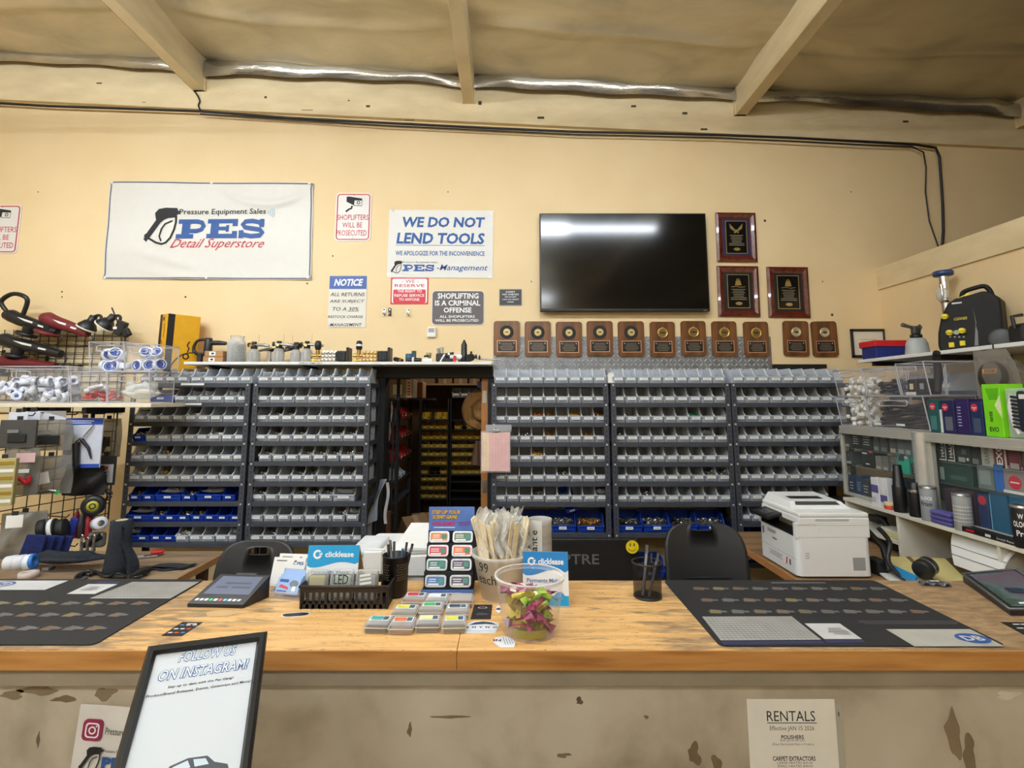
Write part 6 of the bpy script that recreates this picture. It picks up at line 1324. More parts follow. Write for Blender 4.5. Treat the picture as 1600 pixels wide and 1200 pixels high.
can('paint_tin', 'black tin with white lettering on the ledge, cut by the right edge', 1580, 1612, 790, (24, 24, 26), draw=lambda m, r, hh: (wrap_text('OLOCK', r, .5, .14, 1.5, WINK)(m, r, hh), wrap_text('Pro', r, .28, .14, 1.0, WINK)(m, r, hh), wrap_text('W', r, .7, .12, .5, WINK)(m, r, hh)), cat='tin')
# --- clear tubs stacked on the case, filled with plugs and black hoses
def tub2(label, u0, u1, z, h, X=XCASE + .01):
    y1, y0 = atx(u0, 640, X).y, atx(u1, 640, X).y
    t = empty('clear_tub', label, 'tub', T(X, (y0 + y1) / 2, z), 'clear plastic tubs on the display case'); wd = y1 - y0 - .008; dp = .28
    m = MB(SIDEM); c = lambda x, yy, zz: (x, zz, -yy)
    hw = wd / 2; sl = .03
    m.add([c(-hw, 0, 0), c(hw, 0, 0), c(hw, -sl, h), c(-hw, -sl, h)], [(0, 1, 2, 3)], CLR); m.add([c(-hw, dp, 0), c(hw, dp, 0), c(hw, dp, h), c(-hw, dp, h)], [(0, 1, 2, 3)], CLR)
    for s in (-1, 1): m.add([c(s * hw, 0, 0), c(s * hw, dp, 0), c(s * hw, dp, h), c(s * hw, -sl, h)], [(0, 1, 2, 3)], CLR)
    m.add([c(-hw, 0, .002), c(hw, 0, .002), c(hw, dp, .002), c(-hw, dp, .002)], [(0, 1, 2, 3)], CLR); part('walls', m, t)
    m = MB(SIDEM); r = [c(-hw, -sl, h), c(hw, -sl, h), c(hw, dp, h), c(-hw, dp, h)]; b = [c(-hw, 0, .004), c(hw, 0, .004), c(hw, dp, .004), c(-hw, dp, .004)]
    m.tube(r, .0045, EDGE, n=6, closed=True); m.tube(b, .004, EDGE, n=6, closed=True)
    for i in range(4): m.tube([b[i], r[i]], .004, EDGE, n=6)
    part('rim', m, t)
    m = MB(SIDEM); m.tube([c(p[0], -sl * .8 - .006, p[1]) for p in rr_poly(0, h * .8, wd * .5, h * .16, h * .07)], .0035, EDGE, n=5, closed=True); part('hand_hole', m, t)
    return (y0, y1, X)
zc_ = ZCT + .001
A = tub2('lower clear tub of white plugs at the far end of the display case', 1313, 1359, zc_, .205); B = tub2('upper clear tub of white plugs at the far end of the display case', 1312, 1357, zc_ + .2065, .19)
C_ = tub2('lower clear tub of black hoses on the display case', 1360, 1452, zc_, .205); D = tub2('upper left clear tub of black hoses on the display case', 1359, 1411, zc_ + .2065, .185); E = tub2('upper right clear tub of black attachments on the display case', 1412, 1458, zc_ + .2065, .2)
rnd = random.Random(12)
for q, (tb, z0, n, zz) in enumerate(((A, zc_, 96, .17), (B, zc_ + .2065, 60, .11))):
    for k in range(n):
        y = tb[0] + .03 + rnd.random() * (tb[1] - tb[0] - .06); x = tb[2] + .025 + rnd.random() * .09; z = z0 + .02 + zz * (k // 8) / (n / 8.0) + rnd.random() * .008
        roll('white_plug', 'plug', T(x, y, z) @ rot3(), 'small white plastic plug in the %s clear tub at the end of the case' % ['lower', 'upper'][q], 'plug', 'white plugs in the %s tub' % ['lower', 'upper'][q])
def hose(label, tb, z0, n, seed, r=.012):
    rn = random.Random(seed); y0, y1, X = tb
    for k in range(n):
        m = MB(); zz = z0 + .016 + k * .021; pts = []
        for i in range(9): pts.append((X + .035 + .05 * rn.random(), y1 - .03 - (y1 - y0 - .06) * i / 8, zz + .01 * math.sin(i + k) + .012))
        m.tube(pts, r, BLACK if k % 2 else pl((40, 40, 42), .4), n=8)
        thing('black_hose', m, f"{ORD[k]} black hose piece from the bottom of the {label}", 'hose', None, 'black hoses in the ' + label)
hose('lower hose tub', C_, zc_, 7, 4, .013); hose('upper left hose tub', D, zc_ + .2065, 4, 5)
for i, (u, z, wd) in enumerate([(1372, .028, .06), (1407, .03, .07)]):
    y = atx(u, 640, C_[2]).y; m2 = MB(SIDEM); m2.box((0, 0, 0), (wd, .014, .0015), WHITE); thing('tub_label', m2, ['left white label on the lower hose tub', 'right white label on the lower hose tub'][i], 'label', T(C_[2] - .008, y, zc_ + z))
for i, (u, lb) in enumerate([(1420, 'black box with a pale square window in the upper right hose tub'), (1436, 'black moulded attachment with gray tag in the upper right hose tub')]):
    y = atx(u, 640, E[2]).y; m = MB(); m.box((.06, 0, .05), (.08, .075, .1), BLACK, bev=.008); m.rect(0, .055, .03, .035, .0212 - .0405, pl((214, 196, 150), .5) if i == 0 else pl((150, 150, 150), .5), T(0, 0, 0) @ SIDEM); m.box((.055, 0, .012), (.09, .078, .02), pl((210, 208, 204), .5) if i == 0 else BLACKM, bev=.003)
    thing('attachment', m, lb, 'attachment', T(E[2] + .01, y, zc_ + .2065 + .004))
m = MB(); m.tube([(.06, 0, .02), (.07, -.01, .12), (.06, -.02, .22), (.05, -.04, .25)], [.02, .022, .02, .018], BLACK, n=10); thing('black_spout', m, 'upright black tube rising out of the upper right hose tub', 'tube', T(E[2] + .01, atx(1448, 640, E[2]).y, zc_ + .21))
# --- boxes on the near part of the case top
XT = XCASE + .01
STK = pl((214, 44, 66), .4)
def stick(dx=0, dy=.3, lo=None):
    def f(m, w_, h_):
        m.disc(w_ * dx, h_ * dy, min(w_ * .36, .021), 0, STK); m.rect(w_ * dx, h_ * dy, min(w_ * .5, .03), .005, .0004, WHITE); m.rect(w_ * dx, h_ * dy - .009, .008, .006, .0004, WHITE)
        m.rect(w_ * .02, -h_ * .2, w_ * .6, h_ * .42, 0, pl(lo, .4)) if lo else None
    return f
for (u0, u1, v, c, d, lk) in [(1453, 1470, 625, (26, 84, 84), stick(0, .3, (70, 120, 118)), 'teal box with red price sticker on the display case'), (1471, 1474, 640, (214, 222, 218), None, 'thin white box edge on the display case beside the teal box'), (1475, 1495, 626, (36, 34, 82), stick(-.2, .3, (100, 104, 120)), 'navy box with red price sticker and bottle picture on the display case'), (1496, 1518, 623, (44, 30, 88), lambda m, w_, h_: (m.lines(-w_ * .2, h_ * .0, w_ * .3, h_ * .6, 7, 0, pl((200, 196, 220), .5), fill=.3),), 'indigo box with lines of small print on the display case'), (1519, 1539, 628, (30, 46, 92), stick(-.1, .32, (70, 84, 106)), 'blue box with red price sticker beside the green box'), (1541, 1570, 600, (128, 220, 26), lambda m, w_, h_: (m.lines(-w_ * .1, -h_ * .12, w_ * .3, h_ * .2, 6, 0, INK, fill=.5, seed=5, ragged=.5), m.flat([(-w_ * .3, h_ * .42), (w_ * .45, h_ * .42), (w_ * .3, h_ * .2), (-w_ * .12, h_ * .2)][::-1], 0, pl((96, 184, 14), .4)), m.text('EVO', 0, -h_ * .36, w_ * .5, h_ * .09, 0, INK, bold=.02), m.flat([(w_ * .15, h_ * .1), (w_ * .5, h_ * .3), (w_ * .5, -h_ * .15)], 0, pl((226, 236, 180), .5))), 'bright green box with black lettering on the display case')]:
    side_box('product_carton', lk, u0, u1, v, zc_, c, XT, draw=d, group='boxed goods on the display case', dp=.12)
t = empty('brush_pack', 'clear pack of dark teal brushes and white gloves at the right edge', 'brush pack', T(XT, atx(1592, 640, XT).y, zc_), None)
m = MB(SIDEM); m.box((0, .12, -.03), (.14, .24, .05), clearish((220, 226, 226), .2, .1), bev=.01); part('clear_shell', m, t)
m = MB(SIDEM); m.box((.052, .12, -.028), (.03, .2, .04), pl((30, 92, 92), .6), bev=.01); m.box((.012, .13, -.02), (.05, .2, .04), pl((18, 28, 46), .6), bev=.014)
for k in range(9): m.cyl((.0, .05 + k * .018, -.006), (-.036, .056 + k * .018, -.002), .006, pl((16, 24, 40), .6), n=6)
part('brush', m, t)
m = MB(SIDEM); m.tube([(-.05, .21, -.02), (-.052, .14, -.016), (-.042, .07, -.014), (-.02, .02, -.012)], [.013, .016, .014, .01], WHITE, n=8); m.rect(.03, .2, .045, .022, .002, WHITE); part('glove', m, t)
m = MB(); m.lathe([(0, 0), (.03, 0), (.03, .02), (.026, .03)], pl((222, 220, 206), .5), n=18); m.lathe([(.027, .03), (.014, .17), (.01, .172), (0, .172)], BLACK, n=16); p = atx(1475, 622, 2.62); thing('cone_bottle', m, 'black conical bottle on a white base behind the teal box', 'bottle', T(2.62, p.y, zc_))
for i, (u0, u1) in enumerate([(1481, 1492), (1492, 1511), (1512, 1530)]):
    p = atx((u0 + u1) / 2, 612, 2.72); m = MB(); m.box((0, 0, .07), (.1, .1, .14), clearish((170, 160, 146), .5, .2), bev=.006); m.box((0, 0, .135), (.102, .102, .01), pl((190, 186, 176), .4)); thing('clear_box', m, '%s cloudy clear box behind the boxes with red stickers' % ['left', 'middle', 'right'][i], 'box', T(2.72, p.y, zc_), 'cloudy clear boxes on the case')
# --- upper shelf along the partition wall
XU = 2.72; ZU = HC + .1135 * XU; YU1 = 4.05; YU0 = 2.35
t = empty('wall_shelf', 'white shelf high on the right partition carrying the steam machine', 'shelf', T(XU + .24, 3.2, ZU)); Mi = T(-XU - .24, -3.2, -ZU)
m = MB(Mi); m.box(((XU + PX) / 2, (YU0 + YU1) / 2, ZU - .012), (PX - XU - .01, YU1 - YU0, .024), WHITE, bev=.003); part('board', m, t)
for y in (2.6, 3.3, 3.9): m = MB(Mi); m.box((PX - .24, y, ZU - .04), (.44, .025, .03), BLACKM); m.box((PX - .015, y, ZU - .14), (.02, .025, .23), BLACKM); part('bracket', m, t)
z = ZU + .0008
p = at(1395, 555, 3.9)
t = empty('lidded_box', 'red lidded blue box on the right upper shelf below the certificate', 'box', T(2.84, 3.92, z))
m = MB(); m.box((0, 0, .045), (.22, .16, .09), pl((30, 44, 116), .45), bev=.004); part('box_base', m, t)
m = MB(); m.box((0, 0, .108), (.245, .18, .045), pl((206, 34, 40), .42), bev=.004); part('lid', m, t)
t = empty('foam_sprayer', 'gray foam sprayer bottle with pistol nozzle on the right upper shelf', 'sprayer', T(2.86, 3.62, z))
GB = pl((176, 178, 176), .45); m = MB(); m.lathe([(0, 0), (.075, 0), (.078, .01), (.068, .08), (.056, .115), (.035, .122), (0, .122)], GB, n=22, sx=1.0, sy=.8); part('bottle', m, t)
m = MB(); m.lathe([(0, .12), (.036, .12), (.036, .145), (0, .145)], BLACK, n=16); part('collar', m, t)
m = MB(); m.box((0, 0, .175), (.05, .04, .06), pl((84, 84, 80), .35, .5), bev=.01); m.tube([(.02, 0, .185), (-.04, 0, .2), (-.09, 0, .215)], [.014, .012, .016], pl((120, 116, 106), .35, .6), n=8); m.tube([(.02, 0, .16), (.04, 0, .2), (.025, 0, .215)], .009, STEEL, n=7); part('nozzle', m, t)
# chrome tube with blue cap
p = atx(1473, 424, 3.08)
t = empty('chrome_wand', 'upright chrome tube with blue round cap against the right partition', 'tube', T(3.08, p.y, z))
hh = p.z - ZU; m = MB(); m.cyl((0, 0, 0), (0, 0, hh - .03), .028, CHROME, n=18); m.lathe([(.03, 0), (.034, .005), (.034, .03), (.03, .035)], CHROME, T(0, 0, hh * .62), n=18); part('tube', m, t)
m = MB(); m.lathe([(0, 0), (.056, 0), (.06, .008), (.06, .028), (.054, .034), (0, .034)], pl((34, 60, 112), .4), T(0, 0, hh - .034), n=24); part('cap', m, t)
m = MB(); m.lathe([(0, -.02), (.022, -.02), (.036, 0), (.036, .05), (.022, .07), (0, .07)], clearish((226, 224, 216), .35, .1), T(-.035, -.02, hh - .2), n=16); m.cyl((-.035, -.02, hh - .18), (-.03, -.01, hh - .1), .012, CHROME); part('gauge', m, t)
# steam cleaner: its front looks left across the shop
A_ = Vector((2.80, 3.40)); exs = Vector((.643, -.766)); nrm = Vector((.766, .643))
def q(x, y):
    d = ray(1280 + x / 5.0, 400 + y / 5.0); tt = (A_.x * nrm.x + A_.y * nrm.y) / (d.x * nrm.x + d.y * nrm.y)
    P_ = Vector((d.x * tt, d.y * tt)); return ((P_ - A_).dot(exs), HC + d.z * tt - z)
SC = pl((15, 15, 14), .6, var=.05, spec=.3); SY = pl((222, 200, 36), .4)
t = empty('steam_cleaner', 'black and yellow wheeled steam cleaner on the right upper shelf', 'steam cleaner', T(A_.x, A_.y, z) @ RZ(-50))
P = [q(*s) for s in [(945, 762), (926, 700), (926, 600), (948, 480), (1000, 370), (1070, 325), (1110, 322), (1280, 270), (1340, 285), (1415, 325), (1440, 560), (1445, 690), (1400, 735), (1250, 735)]]
P = [(a_, max(.003, b)) for a_, b in P]
W = WALLM; SDP = .2
m = MB(); bm = bmesh.new(); n = len(P)
vf = [bm.verts.new(W @ Vector((a_, b, 0))) for a_, b in P]; vb = [bm.verts.new(W @ Vector((a_, b, -SDP))) for a_, b in P]
bm.faces.new(vf); bm.faces.new(vb[::-1]); [bm.faces.new((vf[(i + 1) % n], vf[i], vb[i], vb[(i + 1) % n])) for i in range(n)]
bmesh.ops.recalc_face_normals(bm, faces=bm.faces); bmesh.ops.bevel(bm, geom=[e for e in bm.edges], offset=.014, segments=3, affect='EDGES', profile=.5)
m.bm(bm, SC); part('body', m, t)
m = MB(); m.tube([W @ Vector((*q(*s), -.08)) for s in [(1095, 330), (1098, 285), (1120, 262), (1200, 235), (1270, 222), (1310, 250), (1335, 300)]], .014, SC, n=8); part('carry_handle', m, t)
m = MB(); g = q
m.flat([g(1075, 335), g(1165, 288), g(1180, 300), g(1090, 330)][::-1], .004, SY, W); m.flat([g(1200, 400), g(1222, 520), g(1215, 700), g(1245, 700), g(1240, 590), g(1225, 545), g(1228, 520)][::-1], .003, pl((110, 114, 118), .4), W)
a, b = g(1050, 478), g(1158, 500); m.text('CLEANER', (a[0] + b[0]) / 2, (a[1] + b[1]) / 2, b[0] - a[0], .018, .003, pl((190, 176, 40), .5), W, shear=.3, bold=.02)
a = g(1075, 368); m.rect(a[0], a[1], .05, .01, .003, pl((200, 200, 196), .4), W); part('decal', m, t)
for k, (x, y) in enumerate([(985, 475), (1022, 600), (1120, 585)]):
    a = g(x, y); m = MB(); m.cyl(W @ Vector((a[0], a[1], -.01)), W @ Vector((a[0], a[1], .03)), .02, SY, r1=.017, n=14); m.box(W @ Vector((a[0], a[1], .034)), (.032, .01, .01), SY, bev=.003); part('knob', m, t)
for k, (x, y) in enumerate([(1036, 695), (1122, 682)]):
    a = g(x, y); m = MB(); m.box(W @ Vector((a[0], a[1], .005)), (.028, .016, .032), SY, bev=.004); part('switch', m, t)
for k in range(4): a = g(1025 + 35 * k, 632); m = MB(); m.disc(a[0], a[1], .006, .004, pl((130, 130, 126), .4), W, n=10); part('indicator_light', m, t)
a = g(1075, 598); m = MB(); m.cyl(W @ Vector((a[0], a[1], 0)), W @ Vector((a[0], a[1], .012)), .015, pl((150, 160, 150), .3), n=16); part('gauge', m, t)
for yy in (-.016, SDP + .016): a = g(1425, 640); m = MB(); m.lathe([(0, -.018), (.045, -.018), (.06, -.01), (.06, .01), (.045, .018), (0, .02)], pl((74, 76, 76), .5), T(a[0], yy, .061) @ RX(90), n=26); part('wheel', m, t)
m = MB(); m.box((0, 0, .07), (.1, .12, .12), BLACK, bev=.03); m.tube([(-.05, 0, .1), (-.06, 0, .17), (0, 0, .18)], .01, BLACK); p = at(1600, 520, 2.95); thing('black_machine', m, 'small black machine at the right edge beside the steam cleaner', 'machine', T(2.98, 2.98, z))
# bag with a round pad hung from the shelf front
p = atx(1556, 580, XU - .02)
t = empty('bagged_pad', 'clear bag holding a round dark polishing pad hung from the upper shelf', 'package', T(p.x, p.y, ZU - .03))
m = MB(); f = lambda s: (lambda u, v: (s * .035 * math.sin(math.pi * u) * math.sin(math.pi * min(1, v + .05)), .13 - .27 * u * (1 - .25 * (1 - v) ** 3), -.30 * v + .004 * math.sin(12 * u)))
m.grid(f(-1), 14, 14, clearish((156, 150, 138), .3, .15)); m.grid(f(1), 14, 14, clearish((156, 150, 138), .3, .15)); part('bag', m, t)
m = MB(T(-.012, 0, -.155) @ SIDEM); m.lathe([(0, -.014), (.088, -.014), (.092, 0), (.088, .014), (0, .016)], pl((66, 60, 52), .9), n=30); m.rect(-.005, .035, .085, .026, .019, pl((214, 140, 60), .5)); m.text('FOAM', -.005, .035, .06, .014, .0196, pl((80, 50, 24), .5), bold=.02); part('pad', m, t)
m = MB(); m.tube([(0, 0, .0), (0, 0, .03)], .004, BLACK, n=5); part('hang_loop', m, t)
m = bag_mesh(8, .22, clearish((150, 146, 136), .35, .2), h=.26); o = thing('hanging_bag', m, 'gray crumpled plastic bag hanging at the right edge under the shelf', 'bag', T(2.78, atx(1608, 590, 2.78).y, ZU - .30))
# small bracketed rack under the upper shelf
zk = HC + 14 / 707 * 3.0
t = empty('small_rack', 'short gray metal shelf under the upper shelf holding blue bins', 'rack', T(3.04, 3.5, zk)); Mi = T(-3.04, -3.5, -zk)
m = MB(Mi); m.box((3.04, 3.55, zk - .015), (.3, .95, .03), RACK, bev=.003); part('shelf', m, t)
for y in (3.1, 4.0): m = MB(Mi); m.box((3.185, y, zk - .1), (.025, .035, .2), RACK); m.box((3.05, y, zk - .045), (.26, .02, .03), RACK); part('bracket', m, t)
for i, y in enumerate((3.86, 3.66, 3.46)):
    put_bin('B' if i < 2 else 'g', T(2.9, y, zk + .001) @ RZ(-90), ['far wide blue bin on the short gray shelf behind the hose tubs', 'near wide blue bin on the short gray shelf behind the hose tubs', 'clear bin with white tag on the short gray shelf'][i], 'bins on the short gray shelf')
put_heap('p', 'B', T(2.9, 3.86, zk + .03) @ RZ(-90), 'the far wide blue bin on the short gray shelf'); put_heap('p', 'B', T(2.9, 3.66, zk + .03) @ RZ(-90), 'the near wide blue bin on the short gray shelf')
m = MB(); m.box((0, 0, 0), (.45, .02, .05), BLACKM); thing('black_rail', m, 'short black rail on the wall right of the diamond plate sheet', 'rail', T(at(1248, 574, YW).x, YW - .012, at(1248, 574, YW).z))
# ================================================================== COUNTER
ZK = 1.00; YK0 = atz(800, 1016, ZK).y; YK1 = atz(800, 907, ZK).y
def wood_top():
    mt, nt, b = newmat('worn_shaded_laminate')
    N = nt.nodes.new; L = nt.links.new
    tc = N('ShaderNodeTexCoord')
    def noise(sc, s, det=8, dist=0):
        mp = N('ShaderNodeMapping'); mp.inputs['Scale'].default_value = sc; L(tc.outputs['Object'], mp.inputs[0])
        n = N('ShaderNodeTexNoise'); n.inputs['Scale'].default_value = s; n.inputs['Detail'].default_value = det; n.inputs['Distortion'].default_value = dist; L(mp.outputs[0], n.inputs['Vector']); return n.outputs['Fac']
    def ramp(f, cols):
        r = N('ShaderNodeValToRGB'); e = r.color_ramp.elements
        while len(e) < len(cols): e.new(.5)
        for i, (p, c) in enumerate(cols): e[i].position = p; e[i].color = c
        L(f, r.inputs[0]); return r.outputs[0]
    base = ramp(noise((1.2, 14, 14), 3, 9, .4), [(.3, lin((206, 156, 96))), (.5, lin((228, 178, 112))), (.72, lin((238, 192, 128)))])
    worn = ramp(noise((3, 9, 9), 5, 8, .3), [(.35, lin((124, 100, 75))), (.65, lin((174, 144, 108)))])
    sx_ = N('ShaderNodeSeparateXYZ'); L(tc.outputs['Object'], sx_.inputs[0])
    # both ends browner: wear, plus dimmer light at the right put into the colour
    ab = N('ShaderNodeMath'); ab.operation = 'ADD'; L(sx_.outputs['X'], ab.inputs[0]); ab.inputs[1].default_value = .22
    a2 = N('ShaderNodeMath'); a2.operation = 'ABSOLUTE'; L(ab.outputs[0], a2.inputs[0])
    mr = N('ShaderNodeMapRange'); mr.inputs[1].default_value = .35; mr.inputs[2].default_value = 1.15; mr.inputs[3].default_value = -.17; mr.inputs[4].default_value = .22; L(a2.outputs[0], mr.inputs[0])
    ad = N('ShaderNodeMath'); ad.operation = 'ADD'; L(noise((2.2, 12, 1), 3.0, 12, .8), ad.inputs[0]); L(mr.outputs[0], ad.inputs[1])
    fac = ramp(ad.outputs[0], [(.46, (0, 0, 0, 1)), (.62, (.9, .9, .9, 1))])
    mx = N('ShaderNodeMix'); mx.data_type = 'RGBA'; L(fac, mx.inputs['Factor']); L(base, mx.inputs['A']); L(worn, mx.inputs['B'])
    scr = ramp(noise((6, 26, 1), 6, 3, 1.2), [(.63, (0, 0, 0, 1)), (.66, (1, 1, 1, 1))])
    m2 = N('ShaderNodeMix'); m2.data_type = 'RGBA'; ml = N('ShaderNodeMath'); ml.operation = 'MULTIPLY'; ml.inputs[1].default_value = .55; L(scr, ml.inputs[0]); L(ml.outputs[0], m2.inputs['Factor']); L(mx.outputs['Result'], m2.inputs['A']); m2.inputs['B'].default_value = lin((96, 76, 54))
    L(m2.outputs['Result'], b.inputs['Base Color']); b.inputs['Roughness'].default_value = .42
    return mt
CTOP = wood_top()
CEDGE = noise_mat('counter_edge_veneer', [(158, 104, 48), (190, 132, 68), (206, 150, 84)], scale=(1, 12, 12), nscale=3, rough=.45)
PLAST = noise_mat('stained_plaster', [(108, 96, 80), (160, 148, 128), (190, 179, 158), (200, 190, 170)], scale=(1.2, 1, 1), nscale=2.6, detail=12, rough=.65, bump=.15, bscale=12, pos=[.22, .36, .50, .68], dist=.2)
CL, CR_ = -2.35, 2.35
sxm = atz(714, 1016, ZK).x
t = empty('service_counter', 'long shop counter with worn yellow wood top across the foreground', 'counter', T(0, YK0, 0)); Mi = T(0, -YK0, 0)
th = .052
for (x0, x1) in ((CL, sxm - .0008), (sxm + .0008, CR_)):
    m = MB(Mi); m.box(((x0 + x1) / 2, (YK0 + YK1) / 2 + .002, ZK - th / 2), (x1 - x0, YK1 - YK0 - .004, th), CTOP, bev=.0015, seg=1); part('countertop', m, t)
    m = MB(Mi); m.box(((x0 + x1) / 2, YK0, ZK - th / 2 - .0008), (x1 - x0, .006, th - .002), CEDGE); part('edge_strip', m, t)
m = MB(Mi); m.box(((CL + CR_) / 2, YK0 + .05, (ZK - th) / 2), (CR_ - CL - .04, .03, ZK - th), PLAST)
rn = random.Random(21)
STN = pl((92, 74, 50), .8, var=.2)
def blob(m, cx, cz, r, n, seed, mat, z=.0006, el=1.0):
    rr_ = random.Random(seed); ph = [rr_.random() * 6 for _ in range(4)]
    m.flat([(cx + r * math.cos(a) * (1 + .25 * math.sin(2 * a + ph[0]) + .2 * math.sin(3 * a + ph[1]) + .12 * math.sin(6 * a + ph[2])), cz + el * r * math.sin(a) * (1 + .25 * math.sin(3 * a + ph[3]))) for a in [2 * math.pi * k / n for k in range(n)]], z, mat, T(0, YK0 + .035, 0) @ WALLM)
for (u, v, r, el, c) in [(1085, 1178, .018, 1.6, (112, 94, 70)), (1120, 1195, .014, 1.8, (116, 98, 74)), (1490, 1150, .02, 3.2, (136, 118, 92)), (1515, 1180, .02, 2.4, (126, 108, 82)), (1575, 1086, .035, .3, (214, 206, 184)), (1540, 1075, .05, .1, (206, 196, 170)), (60, 1078, .045, .3, (132, 116, 90)), (20, 1085, .035, .35, (128, 112, 86)), (165, 1084, .028, .6, (130, 114, 88)), (100, 1092, .03, .3, (116, 100, 72)), (905, 1095, .01, 1, (90, 74, 52)), (640, 1140, .006, 3, (120, 104, 78)), (700, 1120, .05, .08, (120, 106, 82)), (60, 1155, .004, 5, (100, 88, 66)), (1010, 1120, .008, .6, (120, 104, 78)), (880, 1180, .02, .3, (126, 112, 88))]:
    p = at(u, v, YK0 + .035); blob(m, p.x, p.z, r, 26, int(u), pl(c, .8, var=.15), el=el)
part('front_panel', m, t)
m = MB(Mi); m.box(((CL + CR_) / 2, YK0 + .03, at(0, 1058, YK0 + .02).z), (CR_ - CL - .03, .03, .045), noise_mat('panel_rail', [(140, 128, 110), (162, 150, 130)], nscale=5, rough=.6), bev=.002); part('top_rail', m, t)
for x in (CL + .3, 0, CR_ - .3): m = MB(Mi); m.box((x, YK1 - .08, (ZK - th) / 2), (.04, .06, ZK - th), pl((110, 80, 50), .6)); part('support', m, t)
# --- papers on the front panel
a = at(1167, 1093, YK0 + .03); b = at(1313, 1215, YK0 + .03)
t = empty('rental_notice', 'white rentals price sheet in a plastic sleeve on the counter front', 'notice', T((a.x + b.x) / 2, YK0 + .0335, a.z) @ WALLM)
w_, h_ = b.x - a.x, a.z - b.z + .1
m = MB(); m.box((.014, -h_ / 2 - .012, -.0006), (w_ + .012, h_, .0012), clearish((214, 208, 194), .4, .15)); m.rect(.01 + w_ / 2, -.04, .004, .012, .0003, DKGREY); part('sleeve', m, t)
m = MB(); m.box((0, -h_ / 2, .001), (w_, h_, .0016), pl((238, 233, 222), .6, var=.03)); part('sheet', m, t)
m = MB(); S = w_ / 146.0
def rl(s, u0, u1, v0, v1, mat=INK, bold=0): m.text(s, ((u0 + u1) / 2 - 1240) * S, -((v0 + v1) / 2 - 1093) * S, (u1 - u0) * S, (v1 - v0) * S, .002, mat, bold=bold)
rl('RENTALS', 1199, 1279, 1111, 1127, INK, .0); m.rect(0, -(1129.5 - 1093) * S, 82 * S, 1.2 * S, .002, INK)
rl('Effective JAN 15 2026', 1203, 1276, 1134, 1143, pl((90, 84, 76), .7)); rl('POLISHERS', 1221, 1258, 1148, 1154, INK, .02); rl('BUFF $25.00 PER DAY', 1219, 1260, 1154.5, 1158, pl((100, 94, 86), .7)); rl('(Does Not Include Pads or Product)', 1206, 1274, 1160, 1164.5, pl((100, 94, 86), .7))
rl('CARPET EXTRACTORS', 1205, 1275, 1180, 1187, INK, .02); rl('LARGE HEATED $35.00', 1212, 1270, 1188, 1192, pl((100, 94, 86), .7)); rl('SMALL HEATED $40.00', 1212, 1270, 1193, 1197, pl((100, 94, 86), .7))
part('lettering', m, t)
a = at(126, 1104, YK0 + .03); b = at(236, 1230, YK0 + .03)
t = empty('social_poster', 'white photo sharing poster taped low on the counter front, behind the framed sign', 'poster', T((a.x + b.x) / 2, YK0 + .0335, a.z) @ WALLM @ RZ(-4))
w_, h_ = b.x - a.x, a.z - b.z; S = w_ / 110.0
m = MB(); m.grid(lambda u, v: ((u - .5) * w_, -h_ * (1 - v), .002 + .010 * max(0, (.25 - u)) * 4 * .25), 8, 8, pl((226, 222, 216), .5)); part('sheet', m, t)
m = MB(); z = .0065
MG = pl((150, 40, 84), .5); m.rrect(-(182 - 150) * S, -(1139 - 1106) * S, 28 * S, 28 * S, 6 * S, 0, z, MG); ax, ay = -(182 - 150) * S, -(1139 - 1106) * S
q2 = rr_poly(ax, ay, 20 * S, 20 * S, 5 * S); n = len(q2); q3 = rr_poly(ax, ay, 16 * S, 16 * S, 4 * S); m.add([(x, y, z + .0003) for x, y in q2] + [(x, y, z + .0003) for x, y in q3], [(j, (j + 1) % n, n + (j + 1) % n, n + j) for j in range(n)], WINK); m.ring(ax, ay, 3.4 * S, 5.4 * S, z + .0003, WINK, n=18); m.disc(ax + 5.5 * S, ay + 5.5 * S, 1.1 * S, z + .0003, WINK, n=10)
m.text('PressureEquipment', 18 * S, ay - 1 * S, 62 * S, 12 * S, z, INK)
gun_logo(m, -(182 - 154) * S, -(1178 - 1106) * S, 36 * S, z, INK); m.text('PES', 8 * S, -(1180 - 1106) * S, 40 * S, 16 * S, z, NAVY, bold=.05); m.text('Pressure Equipment', 8 * S, -(1165 - 1106) * S, 40 * S, 5 * S, z, INK)
part('lettering', m, t)
# --- framed follow-us sign on a floor stand in front of the counter
TL = Vector((-.8281, 1.28, 1.1345)); TR_ = Vector((-.5901, 1.36, 1.1339)); dn = Vector((.2352, -.7050, -.6691)).normalized()
ex = (TR_ - TL).normalized(); WF = (TR_ - TL).length; nz = (-dn).cross(ex); nz = ex.cross(-dn).normalized(); up = nz.cross(ex)
MF = Matrix(((ex.x, up.x, nz.x, TL.x), (ex.y, up.y, nz.y, TL.y), (ex.z, up.z, nz.z, TL.z), (0, 0, 0, 1)))
t = empty('framed_sign', 'black framed sign tilted on a stand in front of the counter', 'sign', MF)
HF = .345; fw = .021; FB = pl((24, 24, 26), .3, coat=.3)
m = MB(); P = [(0, -.012), (0, .004), (fw * .3, .012), (fw * .75, .012), (fw, .004), (fw, .0)]
for i in range(4):
    Ln = (WF, HF, WF, HF)[i]; A = T(WF / 2, -HF / 2, 0) @ RZ(90 * i) @ T(-Ln / 2, -(HF, WF, HF, WF)[i] / 2, 0)
    vs = []
    for (d, z) in P: vs += [(d, d, z), (Ln - d, d, z)]
    m.add(vs, [(2 * j, 2 * j + 1, 2 * j + 3, 2 * j + 2) for j in range(len(P) - 1)], FB, A)
m.box((WF / 2, -HF / 2, -.008), (WF - .004, HF - .004, .008), FB); part('frame', m, t)
